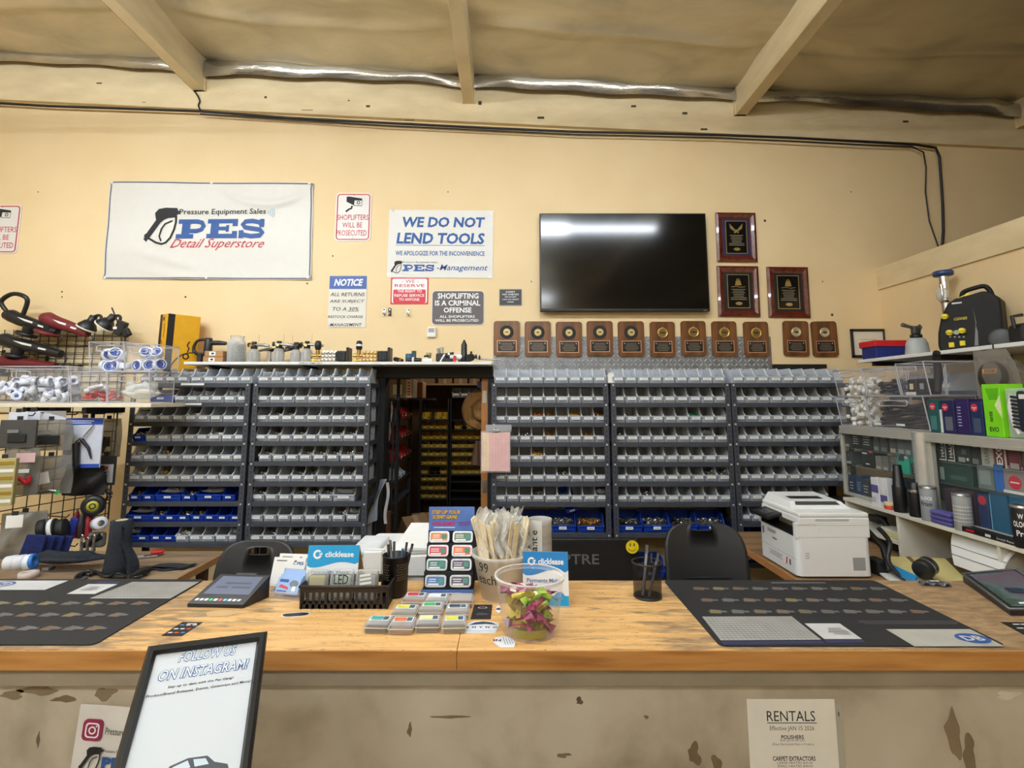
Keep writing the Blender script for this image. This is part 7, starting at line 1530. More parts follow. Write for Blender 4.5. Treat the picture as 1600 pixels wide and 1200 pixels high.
m = MB(); m.rect(WF / 2, -HF / 2, WF - 2 * fw, HF - 2 * fw, .0008, pl((206, 210, 212), .6, var=.01)); part('poster', m, t)
m = MB(); z = .0014
LB = pl((70, 104, 150), .5, var=0)
def fl(s, x, y, w_, h_, mat, bold=0, sh=0, dz=0): m.text(s, WF * x, y, w_, h_, z + dz, mat, bold=bold, shear=sh)
wv = WF - 2 * fw
for (s, y, w_) in (('FOLLOW US', -fw - .012, wv * .56), ('ON INSTAGRAM!', -fw - .047, wv * .86)):
    fl(s, .51, y, w_ * 1.02, .0245, LB, .055, .2); fl(s, .51, y, w_, .0215, pl((236, 240, 242), .5, var=0), .0, .2, .0004)
fl('Stay up to date with the Pes Gang!', .5, -fw - .0735, wv * .62, .0062, INK, .012, .15); fl('Product/Brand Releases, Events, Giveaways and More!', .5, -fw - .0865, wv * .98, .0068, INK, .012, .15)
# the square code is left out; the van drawing under it stays
m.flat([(WF * .34, -.262), (WF * .40, -.243), (WF * .52, -.235), (WF * .66, -.237), (WF * .72, -.25), (WF * .82, -.258), (WF * .85, -.275), (WF * .3, -.28)][::-1], z, pl((70, 74, 80), .4)); m.flat([(WF * .42, -.246), (WF * .52, -.239), (WF * .55, -.252), (WF * .40, -.255)][::-1], z + .0004, pl((206, 218, 226), .3)); m.flat([(WF * .56, -.239), (WF * .65, -.241), (WF * .68, -.252), (WF * .58, -.252)][::-1], z + .0004, pl((206, 218, 226), .3))
part('lettering', m, t)
m = MB(MF.inverted()); c = MF @ Vector((WF / 2, -HF / 2, -.01)); m.tube([c, c + Vector((.01, .02, -.06)), (c.x + .02, c.y + .03, .03)], .011, FB, n=10); part('stand_pole', m, t)
m = MB(MF.inverted()); m.lathe([(0, 0), (.14, 0), (.14, .008), (.03, .022), (0, .022)], FB, T(c.x + .02, c.y + .03, .001), n=30); part('stand_base', m, t)
# ================================================================== THINGS ON THE COUNTER
ZK_ = ZK + .0006
MATB = noise_mat('black_counter_mat', [(19, 20, 22), (27, 28, 30)], nscale=60, rough=.75, bump=.1, bscale=300)
def counter_mat(label, u_n0, u_n1, u_f0, u_f1, vn, vf, flip):
    n0 = atz(u_n0, vn, ZK); n1 = atz(u_n1, vn, ZK); f0 = atz(u_f0, vf, ZK); f1 = atz(u_f1, vf, ZK)
    x0 = (n0.x + f0.x) / 2; x1 = (n1.x + f1.x) / 2; y0 = n0.y; y1 = f0.y; W_ = x1 - x0; D_ = y1 - y0
    t = empty('counter_mat', label, 'mat', T(x0, y0, ZK_), 'printed black counter mats')
    m = MB(); m.rrect(W_ / 2, D_ / 2, W_, D_, .02, 0, .003, MATB); part('mat_sheet', m, t)
    m = MB(); z = .0034
    def pt(u, v): q = atz(u, v, ZK + .003); return (q.x - x0, q.y - y0)
    def quad(c, mat, dz=0): m.flat([pt(*k) for k in c], z + dz, mat)
    return t, m, pt, quad, W_, D_
GR = pl((176, 172, 164), .5, var=.1); GRD = pl((104, 102, 104), .5, var=.1)
def items_row(m, x0, x1, y, n, seed, s=1):
    rr_ = random.Random(seed)
    for k in range(n):
        x = x0 + (x1 - x0) * (k + .5) / n; c = rr_.choice([(112, 100, 82), (96, 92, 88), (126, 112, 80), (104, 102, 98), (110, 86, 68)]); mt = pl(c, .5)
        m.rect(x, y + .004 * (rr_.random() - .5), .042, .014, .0035, pl((80, 78, 76), .5)); m.flat([(x - .022, y - .014), (x + .014, y - .017), (x + .024, y + .010), (x - .011, y + .017)], .0038, mt); m.rect(x + .027, y - .002, .022, .012, .0041, GRD)
t, m, pt, quad, W_, D_ = counter_mat('printed black mat on the right end of the counter', 1125, 1575, 1037, 1365, 1011, 908, False)
g0 = [(1126, 1001), (1283, 1000), (1237, 963.5), (1097, 964)]; quad(g0, GR)
A0, A1, A2, A3 = [Vector(pt(*k)) for k in g0]
for k in range(1, 22): s = k / 22; a, b = A0.lerp(A1, s), A3.lerp(A2, s); m.ribbon([a, b], .0012, .0039, GRD)
for k in range(1, 12): s = k / 12; a, b = A0.lerp(A3, s), A1.lerp(A2, s); m.ribbon([a, b], .0022, .0041, GRD)
quad([(1130, 1008), (1290, 1006), (1284, 1001.5), (1127, 1002.5)], pl((40, 44, 80), .6))
quad([(1288, 999), (1347, 999), (1312, 974.5), (1257, 974.5)], pl((196, 194, 190), .5)); quad([(1292, 1005), (1352, 1004), (1347, 1000), (1289, 1000)], pl((40, 44, 80), .6))
a, b = pt(1300, 987), pt(1330, 987); m.lines((a[0] + b[0]) / 2 - .01, a[1], .07, .05, 7, .0042, GRD, fill=.3, seed=6, ragged=.5)
quad([(1429, 1010.5), (1570, 1010.5), (1516, 983.5), (1384, 983.5)], pl((176, 172, 160), .5, var=.08))
c = pt(1520, 998); m.disc(c[0], c[1], .047, .0038, NAVY, n=28, ry=.033); m.text('DB', c[0], c[1], .06, .032, .0042, pl((196, 196, 190), .5), bold=.03)
for i, v in enumerate((920, 938, 956)):
    a, b = pt(1076 + 12 * i, v), pt(1384 + 33 * i, v); items_row(m, a[0], b[0], a[1], 10, 5 + i)
a, b = pt(1340, 973), pt(1500, 973); m.lines((a[0] + b[0]) / 2, a[1], b[0] - a[0], .03, 3, .0036, GRD, fill=.22, seed=4)
a, b = pt(1205, 911), pt(1290, 911); m.rect((a[0] + b[0]) / 2, a[1], b[0] - a[0], .012, .0036, GRD)
part('print', m, t)
t, m, pt, quad, W_, D_ = counter_mat('printed black mat on the left end of the counter', -322, 150, -28, 318, 1009, 906.5, True)
g0 = [(140, 935.5), (266, 935.5), (311, 909.5), (207, 909.5)]; quad(g0, GR)
A0, A1, A2, A3 = [Vector(pt(*k)) for k in g0]
for k in range(1, 22): s = k / 22; a, b = A0.lerp(A1, s), A3.lerp(A2, s); m.ribbon([a, b], .0012, .0039, GRD)
for k in range(1, 12): s = k / 12; a, b = A0.lerp(A3, s), A1.lerp(A2, s); m.ribbon([a, b], .0022, .0041, GRD)
quad([(-60, 922), (70, 922), (107, 907.5), (-35, 907.5)], pl((190, 190, 188), .5)); c = pt(3, 913.5); m.ring(c[0], c[1], .036, .046, .0042, NAVY, n=28, k=.7); m.text('DB', c[0], c[1], .05, .024, .0043, NAVY, rot=180, bold=.03)
quad([(104, 928.5), (148, 928.5), (184, 913), (138, 913)], pl((200, 198, 194), .5)); a = pt(143, 920); m.lines(a[0], a[1], .07, .05, 7, .0042, GRD, fill=.3, seed=8, ragged=.5)
quad([(150, 912), (184, 912), (188, 909), (155, 909)], pl((40, 44, 80), .6))
for i, (v, u1) in enumerate(((943, 235), (961, 200), (982, 165))): a, b = pt(-200 - 30 * i, v), pt(u1, v); items_row(m, a[0], b[0], a[1], 12, 15 + i)
part('print', m, t)
# --- payment tablet
c = [atz(293, 943, ZK + .012), atz(380, 945, ZK + .012), atz(422, 899, ZK + .075), atz(345, 897, ZK + .075)]
t = empty('payment_tablet', 'black payment tablet with gray screen tilted on the counter beside the left mat', 'tablet', T(c[0].x, c[0].y, ZK_)); Mi = T(-c[0].x, -c[0].y, -ZK_)
m = MB(Mi); g = [Vector((p.x, p.y, ZK_)) for p in c]
vs = c + g; m.add(vs, [(0, 1, 2, 3), (7, 6, 5, 4), (0, 4, 5, 1), (1, 5, 6, 2), (2, 6, 7, 3), (3, 7, 4, 0)], pl((30, 30, 32), .35)); 
hb = c[3].lerp(c[2], .5); m.tube([c[3].lerp(c[2], .3) + Vector((0, .01, -.004)), c[3].lerp(c[2], .7) + Vector((0, .01, -.004))], .008, BLACK)
part('housing', m, t)
nn = (c[1] - c[0]).cross(c[3] - c[0]).normalized()
def on(s, r_, e=.001): return c[0].lerp(c[1], s).lerp(c[3].lerp(c[2], s), r_) + nn * e
m = MB(Mi); m.add([on(.08, .32), on(.94, .32), on(.90, .93), on(.10, .93)], [(0, 1, 2, 3)], pl((104, 110, 130), .25, var=.04)); 
for (s0, s1, r0, r1) in ((.3, .8, .66, .72), (.2, .42, .52, .58), (.5, .85, .52, .58)): m.add([on(s0, r0, .0016), on(s1, r0, .0016), on(s1, r1, .0016), on(s0, r1, .0016)], [(0, 1, 2, 3)], pl((64, 68, 86), .4))
part('screen', m, t)
m = MB(Mi)
for k, colr in enumerate([(230, 230, 230), (230, 230, 230), (230, 230, 230), (90, 190, 110), (230, 230, 230), (230, 100, 60), (120, 190, 220), (230, 230, 230), (230, 230, 230), (200, 200, 200)]): m.add([on(.06 + .085 * k, .10, .0012), on(.12 + .085 * k, .10, .0012), on(.12 + .085 * k, .17, .0012), on(.06 + .085 * k, .17, .0012)], [(0, 1, 2, 3)], pl(colr, .5, var=0))
part('card_marks', m, t)
# --- stickers and cards lying flat
def flat_thing(name, label, cat, pts, mat, draw=None, th=.0008):
    q = [atz(u, v, ZK_) for u, v in pts]; c = sum(q, Vector()) / len(q); m = MB(); m.prism([(p.x - c.x, p.y - c.y) for p in q], 0, th, mat)
    if draw:
        f = lambda u, v: ((atz(u, v, ZK_).x - c.x), (atz(u, v, ZK_).y - c.y)); draw(m, f, th + .0004)
    return thing(name, m, label, cat, T(c.x, c.y, ZK_))
def icons(m, f, z):
    for r_ in range(3):
        for k in range(3):
            s = .2 + .3 * k; w_ = .2 + .3 * r_; u = (253 + 31 * w_) + s * 33; v = 993 - 20 * w_; a = f(u, v); m.disc(a[0], a[1], .0075, z, pl([(226, 226, 226), (220, 90, 60), (90, 140, 210), (226, 226, 226)][(r_ * 3 + k) % 4], .5, var=0), n=10, ry=.004)
    a = f(300, 975); m.rect(a[0], a[1], .03, .004, z, WINK)
flat_thing('pay_sticker', 'black sticker with small coloured dots on the counter before the left mat', 'sticker', [(252, 993.5), (284, 994), (317, 972.5), (285, 972)], BLACK, icons)
flat_thing('pay_sticker', 'black sticker with small white marks at the right edge of the counter', 'sticker', [(1563, 972), (1612, 973), (1650, 996), (1600, 992)], BLACK, lambda m, f, z: [m.rect(*f(1588 + 12 * (k % 3) + 6 * (k // 3), 976 + 6 * (k // 3)), .02, .006, z, WINK) for k in range(6)] and None)
flat_thing('round_sticker', 'black sticker with round pink mark beside the tray at the right', 'sticker', [(1548, 937), (1585, 939), (1630, 955), (1596, 953)], BLACK, lambda m, f, z: (m.ring(*f(1572, 942), .014, .019, z, PAPER, n=20, k=.8), m.disc(*f(1572, 942), .012, z, pl((196, 150, 160), .5), ry=.009), m.disc(*f(1588, 948), .012, z, pl((206, 150, 80), .5), ry=.008)))
m = MB(); q = atz(346, 958, ZK_); m.disc(0, 0, .048, 0, pl((206, 170, 118), .6), ry=.028, n=26); 
o = thing('sticker_residue', m, 'pale oval sticker residue on the counter in front of the payment tablet', 'sticker mark', T(q.x, q.y, ZK_ + .0003))
q = atz(462, 960.5, ZK_)
m = MB(); m.prism([(.046 * math.cos(a) * (1 + .05 * math.sin(3 * a)), .021 * math.sin(a) * (1 + .15 * math.sin(2 * a + 1))) for a in [k * .314 for k in range(20)]], 0, .0006, WHITE); m.prism([(.042 * math.cos(a) * (1 + .05 * math.sin(3 * a)), .017 * math.sin(a) * (1 + .2 * math.sin(2 * a + 1))) for a in [k * .314 for k in range(20)]], .0006, .0009, BLACK); m.rect(.005, -.002, .04, .006, .0012, DKGREY)
thing('sprayer_sticker', m, 'white edged black oval sticker on the counter below the basket', 'sticker', T(q.x, q.y, ZK_) @ RZ(6))
flat_thing('code_card', 'black card with a pale ring mark beside the scent boxes', 'card', [(735, 967.5), (767, 967.5), (769.5, 945), (741, 945)], pl((30, 30, 34), .5), lambda m, f, z: (m.ring(*f(754, 950), .012, .016, z, pl((190, 190, 190), .5), n=16, k=.5), m.rect(*f(753, 960), .036, .016, z, pl((70, 70, 76), .6))))
def rh(m, f, z):
    a, b = f(728, 980), f(777, 980); m.text('R  H  Y  N  O', (a[0] + b[0]) / 2, f(752, 980.5)[1], b[0] - a[0], .011, z, INK, bold=.05); m.flat([f(733, 977), (f(742, 973)), f(755, 971.5), f(768, 973), f(777, 977), f(760, 975.5)][::-1], z, pl((40, 60, 80), .5)); m.lines((a[0] + b[0]) / 2 - .004, f(752, 986.5)[1], .08, .006, 1, z, pl((150, 154, 160), .5))
flat_thing('brand_sticker', 'white sticker with wide black lettering beside the candy tub', 'sticker', [(726, 989), (774, 989), (781, 975), (768, 971), (742, 971), (730, 975)], pl((226, 230, 234), .5), rh)
def inn(m, f, z):
    a = f(777, 1001); m.text('IN', a[0], a[1], .022, .014, z, INK, bold=.03); [m.ribbon([f(786 + 4 * k, 996 + 1.0 * k), f(790 + 4 * k, 1008 - .5 * k)], .0016, z, pl((90, 96, 110), .5)) for k in range(5)]
flat_thing('outline_sticker', 'white outline sticker with letters IN under the front of the candy tub', 'sticker', [(771, 1004), (782, 1012), (803, 1012), (806, 1003), (796, 996), (784, 994), (773, 997)], pl((230, 230, 232), .5), inn)
flat_thing('round_sticker', 'small white round sticker left of the candy tub', 'sticker', [(775, 955), (779, 958), (783, 955), (783, 949), (779, 946), (775, 949)], pl((224, 226, 230), .5), lambda m, f, z: m.disc(*f(779, 952), .008, z, pl((60, 66, 90), .5), ry=.01))
# --- business card stack in clear holder
p = atz(446, 936, ZK_)
t = empty('card_holder', 'clear holder full of blue business cards left of the black basket', 'card holder', T(p.x, p.y, ZK_) @ RZ(-14))
m = MB(); wd = .112
m.box((0, .03, .002), (wd, .075, .004), CLR); m.box((0, .066, .04), (wd, .003, .08), CLR); m.box((0, -.006, .012), (wd, .003, .024), CLR)
for s in (-1, 1): m.box((s * wd / 2, .03, .02), (.003, .075, .04), CLR)
m.tube([(-wd / 2, -.006, .024), (wd / 2, -.006, .024), (wd / 2, .066, .04), (wd / 2, .066, .08), (-wd / 2, .066, .08), (-wd / 2, .066, .04)], .0025, EDGE, n=5, closed=True); part('holder', m, t)
def card_draw(m, M, colr, txt=True):
    m.box((0, 0, 0), (.092, .054, .004), colr, M=M); 
    if txt: m.rect(-.02, .016, .036, .01, .0024, NAVY, M); m.disc(.022, .008, .018, .0024, pl((110, 120, 140), .5), M, ry=.012); m.flat([(-.036, -.006), (.006, -.012), (.002, -.004), (-.03, .004)], .0026, pl((190, 70, 80), .5), M); m.rect(.026, -.008, .014, .016, .003, WHITE, M); m.rect(-.02, -.018, .04, .004, .0025, NAVY, M)
CB = pl((150, 180, 222), .5, var=.08)
for k in range(4): m = MB(); card_draw(m, T(0, .012 + .012 * k, .04 + .006 * k) @ RX(62), CB, k == 0); part('business_card', m, t)
m = MB(); 
for i, (du, dv, lb) in enumerate([(459, 868, 'white shop leaflet standing rearmost behind the blue business cards'), (450, 886, 'white shop leaflet standing just behind the blue business cards')]):
    q = at(du, dv, p.y + .12 - .025 * i); m = MB(); M = T(0, 0, 0) @ RX(72); m.box((0, .0, 0), (.125, .1, .002), WHITE, M=M); m.rect(-.03, .038, .04, .004, .0012, GRD, M); gun_logo(m, .022, .032, .016, .0012, INK, M); m.text('PES', .044, .03, .026, .011, .0012, NAVY, M, bold=.04)
    m.box((0, .035, -.052), (.10, .004, .02), WHITE)
    thing('leaflet', m, lb, 'leaflet', T(q.x, q.y, ZK_ + .062 if i else ZK_ + .068) @ RZ(-6), 'white leaflets by the business cards')
m = MB(); m.box((0, 0, .01), (.11, .06, .02), CLR, bev=.002); thing('leaflet_rest', m, 'clear plastic rest under the white leaflets', 'holder', T(at(455, 890, p.y + .1).x, p.y + .115, ZK_) @ RZ(-6))
# --- clicklease tent cards
CYAN = pl((20, 156, 214), .45, var=.02)
def tentface(m, M, w_, h_, blue):
    m.rect(0, h_ / 2, w_, h_, 0, pl((240, 241, 243), .5, var=.01), M)
    n = 16; pts = [(-w_ / 2, h_), (-w_ / 2, h_ * .60)] + [(-w_ / 2 + w_ * k / n, h_ * (.60 + .045 * math.sin(k / n * 6.0 - 2.4)) + .03 * h_ * k / n) for k in range(1, n)] + [(w_ / 2, h_ * .66), (w_ / 2, h_)]
    m.flat(pts, .0006, blue, M)
    m.ring(-w_ * .31, h_ * .82, w_ * .045, w_ * .085, .001, WINK, M, n=20, a0=40, a1=340); m.flat([(-w_ * .22, h_ * .86), (-w_ * .29, h_ * .82), (-w_ * .22, h_ * .80)], .0012, WINK, M)
    m.text('clicklease', w_ * .12, h_ * .82, w_ * .56, h_ * .115, .001, WINK, M, bold=.03)
    tx_ = pl((70, 110, 170), .5, var=0)
    m.text('Payments Make', -w_ * .04, h_ * .46, w_ * .74, h_ * .10, .001, tx_, M, bold=.012); m.text('It Possible', -w_ * .15, h_ * .29, w_ * .5, h_ * .10, .001, tx_, M, bold=.012)
    m.disc(w_ * .3, h_ * .16, w_ * .12, .0008, pl((70, 150, 210), .5, var=0), M, n=22); m.rect(w_ * .3, h_ * .15, w_ * .16, h_ * .03, .0012, WINK, M)
def tent(label, u0, u1, vt, Y, rz, foot):
    a, b = at(u0, vt, Y), at(u1, vt, Y); w_ = (b.x - a.x) / math.cos(R(rz)); zt = a.z - ZK_
    t = empty('tent_card', label, 'tent card', T((a.x + b.x) / 2, Y, ZK_) @ RZ(rz), 'blue and white payment tent cards')
    le = 10; hs = zt / math.cos(R(le)); F = T(0, -math.tan(R(le)) * zt, .0) @ WALLM @ RX(-le)
    m = MB(); m.box((0, hs / 2, -.001), (w_, hs, .0014), WHITE, M=F); fl_ = part('front_leaf', m, t)
    m = MB(F); tentface(m, I4 @ T(0, 0, .0004), w_, hs, CYAN if not foot else pl((22, 128, 200), .45, var=.02)); part('front_print', m, fl_)
    m = MB(); m.add([(-w_ / 2, 0, zt), (w_ / 2, 0, zt), (w_ / 2, .11, 0), (-w_ / 2, .11, 0)], [(0, 1, 2, 3)], pl((206, 192, 164), .7)); m.add([(-w_ / 2, .001, zt), (w_ / 2, .001, zt), (w_ / 2, .1114, 0), (-w_ / 2, .1114, 0)], [(3, 2, 1, 0)], WHITE); part('back_leaf', m, t)
    if foot: m = MB(F); m.rect(0, hs * .11, w_, hs * .18, .0016, CYAN); m.rect(0, -.0, w_, .001, .0016, CYAN); part('blue_foot', m, t)
    return t
tent('blue and white payment tent card standing behind the black basket', 483, 562, 852, 2.0, 1, False)
tent('blue and white payment tent card standing behind the candy tub', 817, 887, 862, 1.905, -3, True)
# --- black basket with clear cases
p0 = atz(470, 951, ZK_); p1 = atz(604, 952, ZK_); wB = p1.x - p0.x; dB = .105
t = empty('plastic_basket', 'black slotted plastic basket holding clear cases on the counter', 'basket', T((p0.x + p1.x) / 2, p0.y, ZK_)); hB = .072
m = MB(); BK = pl((34, 28, 26), .45)
m.box((0, dB / 2, .002), (wB, dB, .004), BK)
def slotted(M, w_, n):
    m.box((0, .007, 0), (w_, .014, .003), BK, M=M); m.box((0, hB - .01, 0), (w_ + .01, .02, .004), BK, M=M)
    for k in range(n + 1): m.box((-w_ / 2 + w_ * k / n, hB / 2, 0), (w_ / n * .45, hB, .003), BK, M=M)
slotted(WALLM, wB, 14); slotted(T(0, dB, 0) @ WALLM, wB, 14); slotted(T(-wB / 2, dB / 2, 0) @ SIDEM, dB, 5); slotted(T(wB / 2, dB / 2, 0) @ SIDEM, dB, 5)
part('basket_wall', m, t)
m = MB(); m.tube([(-wB / 2 - .006, -.006, hB), (wB / 2 + .006, -.006, hB), (wB / 2 + .006, dB + .006, hB), (-wB / 2 - .006, dB + .006, hB)], .005, BK, n=7, closed=True); part('rim', m, t)
for i, (u, w_, colr, lb) in enumerate([(494, .075, (196, 182, 110), 'clear case with gold wrapped item in the basket, left'), (533, .082, (176, 196, 178), 'clear case with handwritten lettering in the basket, middle'), (572, .078, (170, 172, 176), 'clear case with white label strips in the basket, right')]):
    x = at(u, 915, p0.y + .05).x; t2 = empty('clear_case', lb, 'case', T(x, p0.y + .05, ZK_ + .005) @ RX(-10), 'clear cases in the black basket')
    m = MB(); m.box((0, 0, .052), (w_, .032, .1), clearish((214, 214, 208), .3, .12), bev=.009); part('shell', m, t2)
    m = MB(); m.box((0, 0, .048), (w_ * .74, .02, .07), pl(colr, .5), bev=.006)
    W_2 = T(0, -.0168, .06) @ WALLM
    if i == 1: m.text('LED', 0, .012, w_ * .6, .03, 0, INK, W_2, bold=.0)
    if i == 2: [m.rect(0, .026 - .013 * k, w_ * .5, .008, 0, WHITE, W_2 @ RZ(8)) for k in range(3)]
    part('insert', m, t2)
# --- pen cups
def pens(px, py, z0, spec):
    for i, (dx, dy, lx, ly, L, colr, lb) in enumerate(spec):
        m = MB(); a = Vector((px + dx, py + dy, z0)); d = Vector((lx, ly, 1)).normalized(); m.cyl(a, a + d * L * .82, .0045, pl(colr, .4), n=10); m.cyl(a + d * L * .82, a + d * L, .0048, pl([c * .7 for c in colr], .4), n=10); m.box(a + d * L * .9 + Vector((0, -.006, 0)), (.003, .003, .03), STEEL)
        thing('pen', m, lb, 'pen', None, 'pens in the black cups')
p = atz(617, 929, ZK_); r = .047; hh = at(617, 866, p.y).z - ZK_
t = empty('pen_cup', 'tall black perforated pen cup beside the basket', 'pen cup', T(p.x, p.y, ZK_))
m = MB(); m.lathe([(0, .002), (r * .93, .002), (r * .93, 0), (r, hh), (r * 1.03, hh), (r * 1.03, hh - .004), (r * .97, hh - .002), (r * .9, .004), (0, .004)], BLACK, n=30); part('body', m, t)
m = MB()
for j in range(7):
    for k in range(36):
        a = R(k * 10 + 5 * (j % 2)); z = hh * (.45 + .06 * j); rr2 = r * (.935 + .07 * z / hh) + .0004
        if abs(math.cos(a)) < .28: continue
        m.flat([(.0022 * math.cos(q), .0022 * math.sin(q)) for q in [w * 1.2566 for w in range(5)]], 0, pl((120, 104, 84), .6), T(rr2 * math.cos(a), rr2 * math.sin(a), z) @ RZ(math.degrees(a)) @ RY(90))
part('perforation', m, t)
pens(p.x, p.y, ZK_ + .006, [(-.02, .0, -.08, .1, .165, (40, 40, 44), 'black pen leaning left in the tall perforated cup'), (-.005, .01, -.12, .05, .18, (140, 142, 146), 'gray pen in the tall perforated cup'), (.01, -.01, .1, .05, .155, (24, 150, 180), 'teal pen in the tall perforated cup'), (.02, .005, .22, .1, .17, (50, 50, 54), 'black pen leaning right in the tall perforated cup'), (.012, .02, .12, .12, .168, (80, 80, 86), 'dark gray pen at the back of the tall perforated cup'), (-.01, .02, -.03, .1, .17, (90, 92, 96), 'slim gray marker in the tall perforated cup')])
p = atz(1012, 932, ZK_); r = .052; hh = at(1012, 878, p.y).z - ZK_
def mesh_mat():
    mt, nt, b = newmat('wire_mesh'); b.inputs['Base Color'].default_value = lin((26, 26, 28)); b.inputs['Roughness'].default_value = .45; b.inputs['Metallic'].default_value = .3
    tr = nt.nodes.new('ShaderNodeBsdfTransparent'); mx = nt.nodes.new('ShaderNodeMixShader'); mx.inputs[0].default_value = .6
    nt.links.new(tr.outputs[0], mx.inputs[1]); nt.links.new(b.outputs[0], mx.inputs[2]); nt.links.new(mx.outputs[0], nt.nodes['Material Output'].inputs[0]); return mt
WM = mesh_mat()
t = empty('mesh_pen_cup', 'round black wire mesh pen cup left of the right mat', 'pen cup', T(p.x, p.y, ZK_))
m = MB(); m.lathe([(r * .93, .004), (r, hh)], WM, n=32); part('mesh_wall', m, t)
m = MB(); m.lathe([(0, 0), (r * .96, 0), (r * .96, .006), (0, .006)], BLACK, n=32); m.tube([(r * math.cos(k * .2094), r * math.sin(k * .2094), hh) for k in range(30)], .003, BLACK, n=6, closed=True)
part('rim', m, t)
pens(p.x, p.y, ZK_ + .008, [(-.02, -.01, .16, .1, .17, (150, 152, 156), 'silver pen standing tallest in the wire mesh cup'), (-.01, .01, .1, .1, .165, (60, 60, 64), 'dark pen behind the silver one in the wire mesh cup'), (.0, -.02, .28, .05, .15, (110, 112, 118), 'gray pen leaning right in the wire mesh cup'), (-.015, .02, .3, .0, .14, (40, 40, 44), 'black pen crossing low in the wire mesh cup')])
# --- scent display with tins
p = atz(696, 930, ZK_); wD = at(737, 850, 1.95).x - at(658, 850, 1.95).x
t = empty('scent_display', 'stepped black cardboard display with blue header in the middle of the counter', 'display stand', T(at(697, 850, 1.93).x, p.y, ZK_))
BD_ = pl((28, 30, 38), .55); yb = .135
zr_ = [at(700, v, p.y + .02 + .03 * i).z - ZK_ for i, v in enumerate((919, 893, 871, 849))]
m = MB()
for i in range(4):
    y = .012 + .03 * i; z1 = zr_[i]
    m.box((0, (y + yb) / 2, z1 / 2), (wD, yb - y, z1), BD_)
m.box((0, yb + .003, (zr_[3] + .045) / 2), (wD, .006, zr_[3] + .045), BD_)
part('stepped_body', m, t)
m = MB(); m.box((0, .004, .008), (wD * 1.04, .008, .016), pl((84, 120, 190), .5)); m.lines(0, .008, wD * .6, .006, 1, .0046, WINK, T(0, 0, 0) @ WALLM); part('base_strip', m, t)
zh0 = at(700, 829, p.y + yb).z - ZK_; zh1 = at(700, 792, p.y + yb).z - ZK_; hhd = zh1 - zh0
wH = at(735, 810, p.y + yb).x - at(664, 810, p.y + yb).x
m = MB(); m.box((0, yb, (zh0 + zh1) / 2), (wH, .004, hhd), pl((92, 128, 200), .45, var=.15)); part('header_card', m, t)
m = MB(T(0, yb - .0024, (zh0 + zh1) / 2) @ WALLM)
YT_ = pl((244, 190, 60), .5, var=0); m.text('STEP UP YOUR', -wH * .13, hhd * .28, wH * .62, hhd * .17, .0004, INK, shear=.25, bold=.07); m.text('STEP UP YOUR', -wH * .13, hhd * .285, wH * .62, hhd * .16, .0008, YT_, shear=.25, bold=.03)
m.text('SCENT GAME', -wH * .15, hhd * .07, wH * .55, hhd * .17, .0004, INK, shear=.25, bold=.07); m.text('SCENT GAME', -wH * .15, hhd * .075, wH * .55, hhd * .16, .0008, YT_, shear=.25, bold=.03)
PK_ = pl((206, 40, 120), .5, var=0); m.text('HYD-EDMES', -wH * .17, -hhd * .2, wH * .5, hhd * .16, .0006, PK_, shear=.2, bold=.04); m.lines(wH * .28, -hhd * .2, wH * .28, hhd * .2, 2, .0006, pl((130, 60, 170), .5, var=0)); m.lines(-wH * .16, -hhd * .36, wH * .48, hhd * .08, 1, .0006, WINK)
part('lettering', m, t)
TN = pl((150, 152, 156), .3, .6); 
SC8 = [((60, 110, 170), (80, 70, 96)), ((44, 108, 104), (78, 66, 92)), ((200, 44, 58), (226, 110, 44)), ((214, 128, 52), (92, 112, 78))]
NM8 = [('blue', 'violet-gray'), ('teal', 'dark violet'), ('red', 'orange'), ('amber', 'olive green')]
tw, tht = wD * .43, .042
def tin(i, s):
    y = .012 + .03 * i - .006; z = zr_[i] + .001
    M = T(at(697, 850, 1.93).x + (s - .5) * wD * .5, p.y + y + .018, ZK_ + z) @ RX(-22)
    t2 = empty('scent_tin', 'scent tin with %s label, %s of the display row' % (NM8[i][s], ['left', 'right'][s]), 'scent tin', M, 'scent tins in the display')
    m = MB(WALLM); m.rrect(0, tht / 2, tw, tht, .011, -.008, .006, TN, n=4); m.rrect(0, tht / 2, tw * .93, tht * .86, .009, .006, .0075, pl((196, 198, 200), .25, .5), n=4); cs_ = part('case', m, t2)
    m = MB(WALLM); m.rrect(0, tht / 2, tw * .84, tht * .7, .006, .0075, .008, pl(SC8[i][s], .4), n=3); m.lines(-tw * .15, tht * .55, tw * .42, tht * .34, 2, .0086, WINK, fill=.35, seed=i * 2 + s); m.rect(tw * .24, tht * .52, tw * .24, tht * .4, .0086, pl((60, 130, 120), .4)); m.rect(-tw * .1, tht * .24, tw * .5, tht * .14, .0086, pl((226, 226, 224), .5)); part('label', m, cs_)
for i in range(4):
    for s in (0, 1): tin(i, s)
